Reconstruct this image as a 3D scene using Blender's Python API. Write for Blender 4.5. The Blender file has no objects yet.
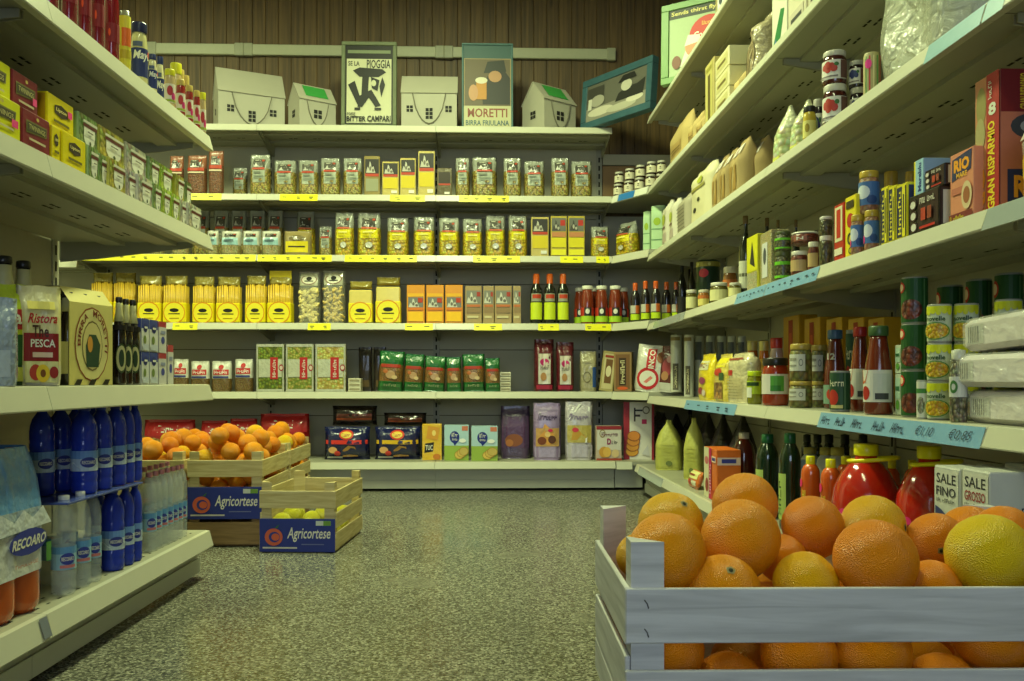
import bpy, bmesh, math, random
from mathutils import Vector, Matrix
SC = bpy.context.scene
COL = SC.collection
PI = math.pi
random.seed(7)

# ------------------------------------------------------------------ camera, light, exposure
CAM_H, F, HOR, YAW = 0.61, 890.0, 381.0, math.radians(2.06)
cam = bpy.data.objects.new('camera', bpy.data.cameras.new('camera'))
COL.objects.link(cam); SC.camera = cam
cam.location = (0, 0, CAM_H)
cam.rotation_euler = (PI/2, 0, -YAW)
cam.data.sensor_width = 36.0
cam.data.lens = F/1024*36.0
cam.data.shift_y = (HOR-340.5)/1024
cam.data.clip_start = 0.02

world = bpy.data.worlds.new('world'); SC.world = world; world.use_nodes = True
world.node_tree.nodes['Background'].inputs[0].default_value = (0.55, 0.65, 0.80, 1)
world.node_tree.nodes['Background'].inputs[1].default_value = 0.05
SC.view_settings.view_transform = 'Standard'
SC.view_settings.look = 'None'
SC.view_settings.exposure = 0.16
SC.view_settings.gamma = 1.0
SC.view_settings.use_curve_mapping = False
LAMP_COL = (0.87, 1.0, 0.52)
LAMP_W = 43.0            # each ceiling lamp
WINDOW_W = 50.0          # daylight in the shop window behind the camera
WINDOW_COL = (0.60, 0.76, 1.0)

# ------------------------------------------------------------------ colour and materials
def lin(c):
    c = c/255.0
    return c/12.92 if c <= 0.04045 else ((c+0.055)/1.055)**2.4
def L4(c): return (lin(c[0]), lin(c[1]), lin(c[2]), 1)
MATS = {}
def mat(key, rgb, rough=.5, metal=0, coat=0, trans=0, var=.08, vscale=25, bump=0, bscale=60, ior=1.45, alpha=1.0, rgb2=None):
    """procedural: a base colour broken up by noise, optional relief"""
    if key in MATS: return MATS[key]
    m = bpy.data.materials.new(key); m.use_nodes = True
    nt = m.node_tree; b = nt.nodes['Principled BSDF']
    tc = nt.nodes.new('ShaderNodeTexCoord')
    nz = nt.nodes.new('ShaderNodeTexNoise'); nz.inputs['Scale'].default_value = vscale; nz.inputs['Detail'].default_value = 3
    nt.links.new(tc.outputs['Object'], nz.inputs['Vector'])
    mx = nt.nodes.new('ShaderNodeMix'); mx.data_type = 'RGBA'
    c = L4(rgb)
    if rgb2: a, d = c, L4(rgb2)
    else:
        a = tuple(x*(1-var) for x in c[:3])+(1,); d = tuple(min(1, x*(1+var)) for x in c[:3])+(1,)
    mx.inputs['A'].default_value = a; mx.inputs['B'].default_value = d
    nt.links.new(nz.outputs['Fac'], mx.inputs['Factor'])
    nt.links.new(mx.outputs['Result'], b.inputs['Base Color'])
    b.inputs['Roughness'].default_value = rough; b.inputs['Metallic'].default_value = metal
    b.inputs['Coat Weight'].default_value = coat; b.inputs['Coat Roughness'].default_value = .12
    b.inputs['Transmission Weight'].default_value = trans; b.inputs['IOR'].default_value = ior
    b.inputs['Alpha'].default_value = alpha
    if bump:
        n2 = nt.nodes.new('ShaderNodeTexNoise'); n2.inputs['Scale'].default_value = bscale; n2.inputs['Detail'].default_value = 2
        nt.links.new(tc.outputs['Object'], n2.inputs['Vector'])
        bp = nt.nodes.new('ShaderNodeBump'); bp.inputs['Strength'].default_value = bump; bp.inputs['Distance'].default_value = .01
        nt.links.new(n2.outputs['Fac'], bp.inputs['Height'])
        nt.links.new(bp.outputs['Normal'], b.inputs['Normal'])
    MATS[key] = m
    return m
def c(r, g, b, rough=.5, coat=0):                # printed or painted flat colour
    return mat('paint_%d_%d_%d_%d_%d' % (r, g, b, rough*100, coat*100), (r, g, b), rough, coat=coat, var=.05, vscale=60)
def foil(r, g, b, rough=.28, bump=.5, bscale=45):  # printed plastic film, creased
    return mat('film_%d_%d_%d_%d' % (r, g, b, bump*100), (r, g, b), rough, coat=.5, var=.14, vscale=18, bump=bump, bscale=bscale)
def gloss(r, g, b):
    return mat('gloss_%d_%d_%d' % (r, g, b), (r, g, b), .12, coat=.8, var=.12, vscale=12)
def voro(key, rgb, rgb2, scale, rough=.4, bump=.6):   # small dry foods seen through film
    if key in MATS: return MATS[key]
    m = bpy.data.materials.new(key); m.use_nodes = True
    nt = m.node_tree; b = nt.nodes['Principled BSDF']
    tc = nt.nodes.new('ShaderNodeTexCoord')
    v = nt.nodes.new('ShaderNodeTexVoronoi'); v.inputs['Scale'].default_value = scale
    nt.links.new(tc.outputs['Object'], v.inputs['Vector'])
    r = nt.nodes.new('ShaderNodeValToRGB')
    r.color_ramp.elements[0].color = L4(rgb); r.color_ramp.elements[0].position = .1
    r.color_ramp.elements[1].color = L4(rgb2); r.color_ramp.elements[1].position = .75
    nt.links.new(v.outputs['Distance'], r.inputs['Fac'])
    hs = nt.nodes.new('ShaderNodeMix'); hs.data_type = 'RGBA'; hs.blend_type = 'MULTIPLY'; hs.inputs['Factor'].default_value = .3
    nt.links.new(r.outputs['Color'], hs.inputs['A']); nt.links.new(v.outputs['Color'], hs.inputs['B'])
    nt.links.new(hs.outputs['Result'], b.inputs['Base Color'])
    bp = nt.nodes.new('ShaderNodeBump'); bp.inputs['Strength'].default_value = bump; bp.inputs['Distance'].default_value = .006; bp.invert = True
    nt.links.new(v.outputs['Distance'], bp.inputs['Height']); nt.links.new(bp.outputs['Normal'], b.inputs['Normal'])
    b.inputs['Roughness'].default_value = rough; b.inputs['Coat Weight'].default_value = .35; b.inputs['Coat Roughness'].default_value = .2
    MATS[key] = m
    return m
def clearfilm(key, rgb, fac, bump=.7, bscale=30, rough=.15):
    """thin clear plastic: partly see-through, creased, glossy"""
    if key in MATS: return MATS[key]
    m = bpy.data.materials.new(key); m.use_nodes = True
    nt = m.node_tree; b = nt.nodes['Principled BSDF']; out = nt.nodes['Material Output']
    tr = nt.nodes.new('ShaderNodeBsdfTransparent'); ms = nt.nodes.new('ShaderNodeMixShader')
    tc = nt.nodes.new('ShaderNodeTexCoord'); nz = nt.nodes.new('ShaderNodeTexNoise')
    nz.inputs['Scale'].default_value = bscale; nz.inputs['Detail'].default_value = 4; nz.inputs['Distortion'].default_value = 1.2
    nt.links.new(tc.outputs['Object'], nz.inputs['Vector'])
    bp = nt.nodes.new('ShaderNodeBump'); bp.inputs['Strength'].default_value = bump; bp.inputs['Distance'].default_value = .02
    nt.links.new(nz.outputs['Fac'], bp.inputs['Height']); nt.links.new(bp.outputs['Normal'], b.inputs['Normal'])
    b.inputs['Base Color'].default_value = L4(rgb); b.inputs['Roughness'].default_value = rough
    b.inputs['Specular IOR Level'].default_value = .9
    ms.inputs[0].default_value = fac
    nt.links.new(tr.outputs[0], ms.inputs[1]); nt.links.new(b.outputs[0], ms.inputs[2])
    nt.links.new(ms.outputs[0], out.inputs['Surface'])
    MATS[key] = m
    return m

# ------------------------------------------------------------------ mesh building
class MB:
    def __init__(s): s.v = []; s.f = []; s.mi = []; s.sm = []; s.mats = []
    def slot(s, m):
        if m not in s.mats: s.mats.append(m)
        return s.mats.index(m)
    def add(s, vs, fs, m, smooth=False):
        o = len(s.v); s.v.extend([tuple(v) for v in vs]); k = s.slot(m)
        for f in fs: s.f.append([o+i for i in f]); s.mi.append(k); s.sm.append(smooth)
    def box(s, x0, x1, y0, y1, z0, z1, m):
        v = [(x, y, z) for z in (z0, z1) for y in (y0, y1) for x in (x0, x1)]
        s.add(v, [(0,2,3,1), (4,5,7,6), (0,1,5,4), (2,6,7,3), (0,4,6,2), (1,3,7,5)], m)
    def cbox(s, x0, x1, y0, y1, z0, z1, b, m):           # box with chamfered edges
        vs = []; idx = {}
        X = (x0, x1); Y = (y0, y1); Z = (z0, z1)
        for i in (0, 1):
            for j in (0, 1):
                for k in (0, 1):
                    sx, sy, sz = (1-2*i), (1-2*j), (1-2*k)
                    for a, p in (('x', (X[i], Y[j]+sy*b, Z[k]+sz*b)), ('y', (X[i]+sx*b, Y[j], Z[k]+sz*b)), ('z', (X[i]+sx*b, Y[j]+sy*b, Z[k]))):
                        idx[(i,j,k,a)] = len(vs); vs.append(p)
        g = lambda i, j, k, a: idx[(i,j,k,a)]
        fs = []
        for i in (0, 1): q = [g(i,0,0,'x'), g(i,1,0,'x'), g(i,1,1,'x'), g(i,0,1,'x')]; fs.append(q if i else q[::-1])
        for j in (0, 1): q = [g(0,j,0,'y'), g(0,j,1,'y'), g(1,j,1,'y'), g(1,j,0,'y')]; fs.append(q if j else q[::-1])
        for k in (0, 1): q = [g(0,0,k,'z'), g(1,0,k,'z'), g(1,1,k,'z'), g(0,1,k,'z')]; fs.append(q if k else q[::-1])
        for j in (0, 1):
            for k in (0, 1): fs.append([g(0,j,k,'y'), g(1,j,k,'y'), g(1,j,k,'z'), g(0,j,k,'z')])
        for i in (0, 1):
            for k in (0, 1): fs.append([g(i,0,k,'x'), g(i,1,k,'x'), g(i,1,k,'z'), g(i,0,k,'z')])
        for i in (0, 1):
            for j in (0, 1): fs.append([g(i,j,0,'x'), g(i,j,1,'x'), g(i,j,1,'y'), g(i,j,0,'y')])
        for i in (0, 1):
            for j in (0, 1):
                for k in (0, 1): fs.append([g(i,j,k,'x'), g(i,j,k,'y'), g(i,j,k,'z')])
        s.add(vs, fs, m)
    def lathe(s, prof, m, seg=16, cx=0, cy=0, smooth=True):
        vs = []; fs = []; n = len(prof)
        for (r, z) in prof:
            for k in range(seg):
                a = 2*PI*k/seg; vs.append((cx+r*math.sin(a), cy-r*math.cos(a), z))
        for i in range(n-1):
            for k in range(seg):
                k2 = (k+1) % seg; fs.append((i*seg+k, i*seg+k2, (i+1)*seg+k2, (i+1)*seg+k))
        fs.append(tuple(range(seg))[::-1]); fs.append(tuple((n-1)*seg+k for k in range(seg)))
        s.add(vs, fs, m, smooth)
    def tube(s, pts, r, m, seg=6, closed=False):
        vs = []; fs = []; n = len(pts); P = [Vector(p) for p in pts]
        for i in range(n):
            a = P[(i-1) % n if closed else max(i-1, 0)]; b = P[(i+1) % n if closed else min(i+1, n-1)]
            t = (b-a).normalized(); u = t.orthogonal().normalized() if i == 0 else (u-t*u.dot(t)).normalized(); w = t.cross(u)
            for k in range(seg):
                an = 2*PI*k/seg; vs.append(P[i]+(u*math.cos(an)+w*math.sin(an))*r)
        for i in range(n if closed else n-1):
            j = (i+1) % n
            for k in range(seg): fs.append((i*seg+k, i*seg+(k+1) % seg, j*seg+(k+1) % seg, j*seg+k))
        if not closed: fs.append(tuple(range(seg))[::-1]); fs.append(tuple((n-1)*seg+k for k in range(seg)))
        s.add(vs, fs, m, True)
    def prism(s, poly, y0, y1, m):                        # polygon in x,z pushed along y
        n = len(poly)
        vs = [(p[0], y0, p[1]) for p in poly]+[(p[0], y1, p[1]) for p in poly]
        fs = [tuple(range(n)), tuple(range(2*n-1, n-1, -1))]+[(i, n+i, n+(i+1) % n, (i+1) % n) for i in range(n)]
        s.add(vs, fs, m)
    def mesh(s, name):
        me = bpy.data.meshes.new(name); me.from_pydata(s.v, [], s.f)
        for m in s.mats: me.materials.append(m)
        me.polygons.foreach_set('material_index', s.mi); me.polygons.foreach_set('use_smooth', s.sm)
        bm = bmesh.new(); bm.from_mesh(me); bmesh.ops.recalc_face_normals(bm, faces=bm.faces); bm.to_mesh(me); bm.free()
        me.update(); return me

def link(name, data, parent=None, loc=(0,0,0), rz=0):
    o = bpy.data.objects.new(name, data); COL.objects.link(o)
    o.parent = parent; o.location = loc; o.rotation_euler = (0, 0, rz)
    return o
def tag(o, label=None, cat=None, group=None, kind=None):
    if label: o['label'] = label
    if cat: o['category'] = cat
    if group: o['group'] = group
    if kind: o['kind'] = kind
    return o
def struct(name, mb, label=None):
    o = link(name, mb.mesh(name)); o['kind'] = 'structure'
    if label: o['label'] = label
    return o

TEXT = {}
def text2d(s, bold=0):
    """lettering as a flat mesh, normalised to a 1 x 1 box"""
    if (s, bold) in TEXT: return TEXT[(s, bold)]
    cu = bpy.data.curves.new('lettering', 'FONT'); cu.body = s; cu.resolution_u = 2; cu.offset = bold
    ob = bpy.data.objects.new('lettering', cu); COL.objects.link(ob)
    dg = bpy.context.evaluated_depsgraph_get(); me = ob.evaluated_get(dg).to_mesh()
    vs = [(v.co.x, v.co.y) for v in me.vertices]; fs = [tuple(p.vertices) for p in me.polygons]
    ob.evaluated_get(dg).to_mesh_clear(); bpy.data.objects.remove(ob); bpy.data.curves.remove(cu)
    x0 = min(v[0] for v in vs); x1 = max(v[0] for v in vs); y0 = min(v[1] for v in vs); y1 = max(v[1] for v in vs)
    r = ([((v[0]-x0)/(x1-x0), (v[1]-y0)/max(1e-6, y1-y0)) for v in vs], fs)
    TEXT[(s, bold)] = r
    return r

UNREADABLE = {'LINEA', 'Sfoglie', 'TONDO', 'LENTI', 'GALLETTE', 'TORRONE', 'Con sugo', 'Snack', 'Lenti', 'Grissini', 'OLIO', 'Polpa', 'Gentilezze', 'i ore', 'Doro', 'saiwa',
              'SO', 'Fette', 'mais', 'DA TAVOLA', 'tonno', 'Tonno', 'LATTE', '1 GRATIS', 'ARANCIATA', '6 x', 'Drink', 'F', 'price', '-----'}
def scrawl(t):
    """strokes for print too small to read in the photograph"""
    rn = random.Random(sum(ord(x)*(i+1) for i, x in enumerate(t))); vs = []; fs = []; n = len(t)
    def bar(x0, x1, y0, y1):
        k = len(vs); vs.extend([(x0, y0), (x1, y0), (x1, y1), (x0, y1)]); fs.append((k, k+1, k+2, k+3))
    for i in range(n):
        if t[i] == ' ': continue
        a = i/n; w = .8/n; h = rn.choice((.65, .7, 1.0)) if i else 1.0; q = .26*w
        bar(a, a+q, 0, h)
        if rn.random() < .75: bar(a+w-q, a+w, rn.choice((0, .3)), h*.95)
        y = rn.choice((0, .35, h-.16)); bar(a, a+w, y, y+.16)
    return vs, fs

# print laid on a surface S(u, v, lift) -> point; u, v in 0..1 over the front
class Print:
    def __init__(s, S, mb=None, step=.0005): s.S = S; s.mb = mb or MB(); s.k = 1; s.step = step
    def L(s): s.k += 1; return s.step*s.k
    def rect(s, u0, u1, v0, v1, m, nu=8, nv=2):
        l = s.L(); vs = [s.S(u0+(u1-u0)*i/nu, v0+(v1-v0)*j/nv, l) for j in range(nv+1) for i in range(nu+1)]
        fs = [(j*(nu+1)+i, j*(nu+1)+i+1, (j+1)*(nu+1)+i+1, (j+1)*(nu+1)+i) for j in range(nv) for i in range(nu)]
        s.mb.add(vs, fs, m); return s
    def ell(s, u, v, ru, rv, m, n=16, r0=0):
        l = s.L(); vs = []; fs = []
        rings = [r0, (r0+1)/2, 1] if r0 else [.0, .25, .5, .75, 1]
        for r in rings:
            for k in range(n): a = 2*PI*k/n; vs.append(s.S(u+ru*r*math.cos(a), v+rv*r*math.sin(a), l))
        for i in range(len(rings)-1):
            for k in range(n): fs.append((i*n+k, (i+1)*n+k, (i+1)*n+(k+1) % n, i*n+(k+1) % n))
        s.mb.add(vs, fs, m); return s
    def poly(s, pts, m):
        l = s.L(); s.mb.add([s.S(p[0], p[1], l) for p in pts], [tuple(range(len(pts)))], m); return s
    def text(s, t, u0, u1, v0, v1, m, bold=0, skew=0, rot=False):
        l = s.L()
        tv, tf = scrawl(t) if t in UNREADABLE else text2d(t, bold)
        if rot: q = [(u1-(u1-u0)*y, v0+(v1-v0)*x) for x, y in tv]
        else: q = [(u0+(u1-u0)*(x+skew*y), v0+(v1-v0)*y) for x, y in tv]
        s.mb.add([s.S(a, b, l) for a, b in q], tf, m); return s
    def arc(s, t, u, v, ru, rv, a0, a1, hgt, m, bold=0):     # lettering round an oval
        l = s.L(); tv, tf = text2d(t, bold)
        vs = []
        for x, y in tv:
            a = a0+(a1-a0)*x; k = 1+hgt*y; vs.append(s.S(u+ru*k*math.cos(a), v+rv*k*math.sin(a), l))
        s.mb.add(vs, tf, m); return s
def S_front(w, d, h): return lambda u, v, l: ((u-.5)*w, -d/2-l, v*h)
def S_left(w, d, h): return lambda u, v, l: (-w/2-l, (.5-u)*d, v*h)
def S_right(w, d, h): return lambda u, v, l: (w/2+l, (u-.5)*d, v*h)
def S_top(w, d, h): return lambda u, v, l: ((u-.5)*w, (v-.5)*d, h+l)
def S_cyl(r, h):                                            # u runs round the whole can, .5 is the front
    return lambda u, v, l: ((r+l)*math.sin((u-.5)*2*PI), -(r+l)*math.cos((u-.5)*2*PI), v*h)

# ------------------------------------------------------------------ the things: one spec, many individuals
SPEC = {}
def spec(key, size, parts): SPEC[key] = (size, parts)
def part(name, mb, subs=(), kind=None, label=None): return (name, mb.mesh(name), list(subs), kind, label)
def put(key, name, cat, loc, rz=0, size=None, rx=0, ry=0, label=None, group=None):
    base, parts = SPEC[key]
    sc = (1, 1, 1) if size is None else tuple(a/b for a, b in zip(size, base))
    if len(parts) == 1 and not parts[0][2]:
        root = bpy.data.objects.new(name, parts[0][1]); COL.objects.link(root); todo = []
    else:
        root = bpy.data.objects.new(name, None); root.empty_display_size = .05; COL.objects.link(root); todo = parts
    root.location = loc; root.rotation_euler = (rx, ry, rz); root.scale = sc
    for (pn, me, subs, kind, lab) in todo:
        o = bpy.data.objects.new(pn, me); COL.objects.link(o); o.parent = root
        if kind: o['kind'] = kind
        if lab: o['label'] = lab
        for (sn, sme, _, sk, sl) in subs:
            q = bpy.data.objects.new(sn, sme); COL.objects.link(q); q.parent = o
            if sk: q['kind'] = sk
            if sl: q['label'] = sl
    root['category'] = cat
    if label: root['label'] = label
    if group: root['group'] = group
    return root
ROWS = {}
JIT = random.Random(4)
ORD = ['leftmost', 'second', 'third', 'fourth', 'fifth', 'sixth', 'seventh', 'eighth', 'ninth', 'tenth', 'eleventh', 'twelfth']
def reg(o, desc, shelf, px): ROWS.setdefault((desc, shelf), []).append((px, o))
def finish_labels():
    for (desc, shelf), lst in ROWS.items():
        lst.sort(key=lambda t: t[0]); n = len(lst)
        for i, (px, o) in enumerate(lst):
            if n == 1: o['label'] = '%s on %s' % (desc, shelf); continue
            if i == 0: w = 'leftmost'
            elif i == n-1: w = 'rightmost'
            else: w = ORD[i]+' from left'
            o['label'] = '%s, %s on %s' % (desc, w, shelf)
            o['group'] = '%s on %s' % (desc, shelf)

# ------------------------------------------------------------------ where the shelving stands (metres, camera at 0,0)
UNITS = {   # point on the front edge, inward normal, facing
    'back': (Vector((0, 5.03)), Vector((0, 1)), 0.0),
    'backlow': (Vector((0, 4.90)), Vector((0, 1)), 0.0),
    'right': (Vector((.908, 0)), Vector((1, 0)), -PI/2),
    'rightlow': (Vector((.84, 0)), Vector((1, 0)), -PI/2),
    'corner': (Vector((.752, 5.03)), Vector((.867, .498)), math.radians(-60)),
    'left': (Vector((-.8435, 2.812)), Vector((-.99975, .0225)), math.radians(88.71)),
}
CS, SN = math.cos(YAW), math.sin(YAW)
def ray(px):
    k = (px-512)/F
    return Vector((k*CS+SN, CS-k*SN))
def locate(unit, px, v=0.0):
    """the spot on a shelf, v metres behind its front edge, seen at image column px; also its distance"""
    p, n, _ = UNITS[unit]; p = p+n*v; r = ray(px)
    d = p.dot(n)/r.dot(n)
    return r*d, d
def zat(py, d): return CAM_H+(HOR-py)*d/F
Z = {'T': 2.05, 'A': 1.66, 'B': 1.32, 'C': .937, 'D': .55, 'E': .165,
     'R0': 2.03, 'R1': 1.65, 'R2': 1.29, 'R3': .92, 'R4': .53, 'R5': .165,
     'L0': 1.375, 'L1': 1.065, 'L2': .60, 'L3': .145}
SHELF = {'T': 'the top back shelf', 'A': 'second back shelf from top', 'B': 'third back shelf from top', 'C': 'fourth back shelf from top',
         'D': 'fifth back shelf from top', 'E': 'the bottom back shelf', 'R0': 'the topmost right shelf', 'R1': 'second right shelf from top',
         'R2': 'third right shelf from top', 'R3': 'fourth right shelf from top', 'R4': 'fifth right shelf from top', 'R5': 'the bottom right shelf',
         'L0': 'the top left shelf', 'L1': 'second left shelf from top', 'L2': 'third left shelf from top', 'L3': 'the bottom left shelf'}
def unit_of(t):
    if t == 'E': return 'backlow'
    if t == 'R5': return 'rightlow'
    return {'R': 'right', 'L': 'left'}.get(t[0], 'back')
def front(t, a, b, top, key, name, cat, desc, v=.03, z=None, dep=None, rz=0, ry=0, rx=0, shelf=None, u=None):
    """a thing facing out of shelf t between image columns a and b, its top at image row `top`"""
    u = u or unit_of(t); p0, d0 = locate(u, a, v); p1, d1 = locate(u, b, v)
    w = (p1-p0).length*.97; mid = (p0+p1)/2; dm = (d0+d1)/2
    zb = Z[t]+.001 if z is None else z
    h = zat(top, dm)-zb
    base = SPEC[key][0]; dp = dep or base[1]*min(1.3, w/base[0])
    if key[:6] in ('pasta_', 'blue_l', 'white_', 'brown_', 'spaghe', 'pulses') and not rz and 'carton' not in key: rz = JIT.uniform(-.07, .07); w *= .985
    n = UNITS[u][1]; q = mid+n*(dp/2)
    o = put(key, name, cat, (q.x, q.y, zb), UNITS[u][2]+rz, (w, dp, h), rx=rx, ry=ry)
    reg(o, desc, shelf or SHELF[t], (a+b)/2)
    return o
def rnd(t, a, b, top, key, name, cat, desc, v=.03, z=None, shelf=None, ztop=None, rz=0, u=None):
    """a round thing (jar, can, bottle) seen between columns a and b"""
    u = u or unit_of(t); px = (a+b)/2; r = .03
    for _ in range(4):
        q, d = locate(u, px, v+r); r = (b-a)/2*d/F*.97
    zb = Z[t]+.001 if z is None else z
    h = (ztop-zb) if ztop else zat(top, d)-zb
    fc = math.atan2(-q.x, q.y); fc = UNITS[u][2]*.3+fc*.7
    o = put(key, name, cat, (q.x, q.y, zb), fc+rz, (2*r, 2*r, h))
    reg(o, desc, shelf or SHELF[t], px)
    return o

def turned(t, a, b, top, key, name, cat, desc, v=.03, z=None, dep=None, turn=.8, shelf=None):
    """a thing standing on shelf t, turned most of the way towards the shop window"""
    u = unit_of(t); px = (a+b)/2; w = .1
    base = SPEC[key][0]
    for _ in range(4):
        q, d = locate(u, px, v+w*.35); w = (b-a)*d/F*.97
    dp = dep or base[1]*min(1.3, w/base[0]); zb = Z[t]+.001 if z is None else z
    fc = math.atan2(-q.x, q.y); rz = UNITS[u][2]*(1-turn)+fc*turn
    o = put(key, name, cat, (q.x, q.y, zb), rz, (w, dp, zat(top, d)-zb))
    reg(o, desc, shelf or SHELF[t], px)
    return o

# ------------------------------------------------------------------ the room
def plank_mat():
    m = bpy.data.materials.new('pine_panelling'); m.use_nodes = True
    nt = m.node_tree; b = nt.nodes['Principled BSDF']
    tc = nt.nodes.new('ShaderNodeTexCoord'); mp = nt.nodes.new('ShaderNodeMapping'); mp.inputs['Scale'].default_value = (30, 30, 1.2)
    oi = nt.nodes.new('ShaderNodeObjectInfo'); ad = nt.nodes.new('ShaderNodeVectorMath'); ad.operation = 'ADD'
    cb = nt.nodes.new('ShaderNodeCombineXYZ'); mu = nt.nodes.new('ShaderNodeMath'); mu.operation = 'MULTIPLY'; mu.inputs[1].default_value = 40
    nt.links.new(oi.outputs['Random'], mu.inputs[0]); nt.links.new(mu.outputs[0], cb.inputs[2])
    nt.links.new(tc.outputs['Object'], ad.inputs[0]); nt.links.new(cb.outputs[0], ad.inputs[1]); nt.links.new(ad.outputs[0], mp.inputs['Vector'])
    nz = nt.nodes.new('ShaderNodeTexNoise'); nz.inputs['Scale'].default_value = 2; nz.inputs['Detail'].default_value = 5
    nt.links.new(mp.outputs[0], nz.inputs['Vector'])
    rp = nt.nodes.new('ShaderNodeValToRGB'); rp.color_ramp.elements[0].color = L4((72, 55, 29)); rp.color_ramp.elements[1].color = L4((108, 84, 47))
    rp.color_ramp.elements[0].position = .3; rp.color_ramp.elements[1].position = .7
    nt.links.new(nz.outputs['Fac'], rp.inputs['Fac'])
    kn = nt.nodes.new('ShaderNodeTexVoronoi'); kn.inputs['Scale'].default_value = 2.2
    m2 = nt.nodes.new('ShaderNodeMapping'); m2.inputs['Scale'].default_value = (3.2, 3.2, 1.0)
    nt.links.new(ad.outputs[0], m2.inputs['Vector']); nt.links.new(m2.outputs[0], kn.inputs['Vector'])
    kr = nt.nodes.new('ShaderNodeValToRGB'); kr.color_ramp.elements[0].color = (.25, .2, .15, 1); kr.color_ramp.elements[1].position = .09; kr.color_ramp.elements[1].color = (1, 1, 1, 1)
    nt.links.new(kn.outputs['Distance'], kr.inputs['Fac'])
    mx = nt.nodes.new('ShaderNodeMix'); mx.data_type = 'RGBA'; mx.blend_type = 'MULTIPLY'; mx.inputs['Factor'].default_value = .9
    nt.links.new(rp.outputs['Color'], mx.inputs['A']); nt.links.new(kr.outputs['Color'], mx.inputs['B'])
    nt.links.new(mx.outputs['Result'], b.inputs['Base Color']); b.inputs['Roughness'].default_value = .55
    return m
def floor_mat():
    m = bpy.data.materials.new('granite_floor'); m.use_nodes = True
    nt = m.node_tree; b = nt.nodes['Principled BSDF']; tc = nt.nodes.new('ShaderNodeTexCoord')
    v = nt.nodes.new('ShaderNodeTexVoronoi'); v.inputs['Scale'].default_value = 200
    nz = nt.nodes.new('ShaderNodeTexNoise'); nz.inputs['Scale'].default_value = 90; nz.inputs['Detail'].default_value = 4
    big = nt.nodes.new('ShaderNodeTexNoise'); big.inputs['Scale'].default_value = 2.5
    for n in (v, nz, big): nt.links.new(tc.outputs['Object'], n.inputs['Vector'])
    sp = nt.nodes.new('ShaderNodeSeparateColor'); nt.links.new(v.outputs['Color'], sp.inputs[0])
    r1 = nt.nodes.new('ShaderNodeValToRGB'); r1.color_ramp.interpolation = 'LINEAR'
    e = r1.color_ramp.elements; e[0].color = L4((66, 66, 58)); e[0].position = .05; e[1].color = L4((186, 184, 164)); e[1].position = .95
    k = e.new(.35); k.color = L4((112, 112, 98)); k = e.new(.7); k.color = L4((146, 144, 126))
    nt.links.new(sp.outputs[0], r1.inputs['Fac'])
    r2 = nt.nodes.new('ShaderNodeValToRGB'); r2.color_ramp.elements[0].position = .34; r2.color_ramp.elements[0].color = (.42, .41, .38, 1)
    r2.color_ramp.elements[1].position = .56; r2.color_ramp.elements[1].color = (1, 1, 1, 1)
    nt.links.new(nz.outputs['Fac'], r2.inputs['Fac'])
    mx = nt.nodes.new('ShaderNodeMix'); mx.data_type = 'RGBA'; mx.blend_type = 'MULTIPLY'; mx.inputs['Factor'].default_value = .8
    nt.links.new(r1.outputs['Color'], mx.inputs['A']); nt.links.new(r2.outputs['Color'], mx.inputs['B'])
    m3 = nt.nodes.new('ShaderNodeMix'); m3.data_type = 'RGBA'; m3.blend_type = 'MULTIPLY'; m3.inputs['Factor'].default_value = .35
    nt.links.new(mx.outputs['Result'], m3.inputs['A']); nt.links.new(big.outputs['Fac'], m3.inputs['B'])
    nt.links.new(m3.outputs['Result'], b.inputs['Base Color'])
    rr = nt.nodes.new('ShaderNodeMapRange'); rr.inputs['To Min'].default_value = .14; rr.inputs['To Max'].default_value = .34
    nt.links.new(big.outputs['Fac'], rr.inputs['Value']); nt.links.new(rr.outputs[0], b.inputs['Roughness'])
    return m
XL, XR, YB, YF, ZC = -3.2, 1.46, 5.52, -2.4, 3.12
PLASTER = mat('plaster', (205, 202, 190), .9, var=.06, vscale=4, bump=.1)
mb = MB(); mb.box(XL, XR, YF, YB, -.06, 0, floor_mat()); struct('floor', mb, 'polished speckled grey-beige granite floor')
mb = MB(); mb.box(XL, XR, YF, YB, ZC, ZC+.06, PLASTER); struct('ceiling', mb)
mb = MB(); mb.box(XL-.08, XL, YF, YB, 0, ZC, PLASTER); struct('wall_left', mb)
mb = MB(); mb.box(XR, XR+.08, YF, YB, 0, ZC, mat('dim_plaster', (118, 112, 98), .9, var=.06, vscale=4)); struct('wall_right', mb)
mb = MB()
W0, W1, WZ0, WZ1 = -1.4, 1.0, .7, 2.3
for q in ((XL, W0, 0, ZC), (W1, XR, 0, ZC), (W0, W1, 0, WZ0), (W0, W1, WZ1, ZC)): mb.box(q[0], q[1], YF-.12, YF, q[2], q[3], PLASTER)
struct('wall_front', mb)
win = link('window_1', None, None, ((W0+W1)/2, YF-.06, WZ0)); win['kind'] = 'structure'
mb = MB(); hw = (W1-W0)/2; hh = WZ1-WZ0; WH = c(200, 200, 190)
for q in ((-hw, -hw+.06, 0, hh), (hw-.06, hw, 0, hh), (-.03, .03, 0, hh), (-hw, hw, 0, .06), (-hw, hw, hh-.06, hh)): mb.box(q[0], q[1], -.03, .03, q[2], q[3], WH)
link('window_frame', mb.mesh('window_frame'), win)
for s in (-1, 1):
    mb = MB(); a, b_ = (s*.03, s*(hw-.06)) if s > 0 else (s*(hw-.06), s*.03)
    mb.box(a, b_, -.004, .004, .06, hh-.06, clearfilm('window_glass', (220, 235, 240), .08, bump=0)); link('pane', mb.mesh('pane'), win)
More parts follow.
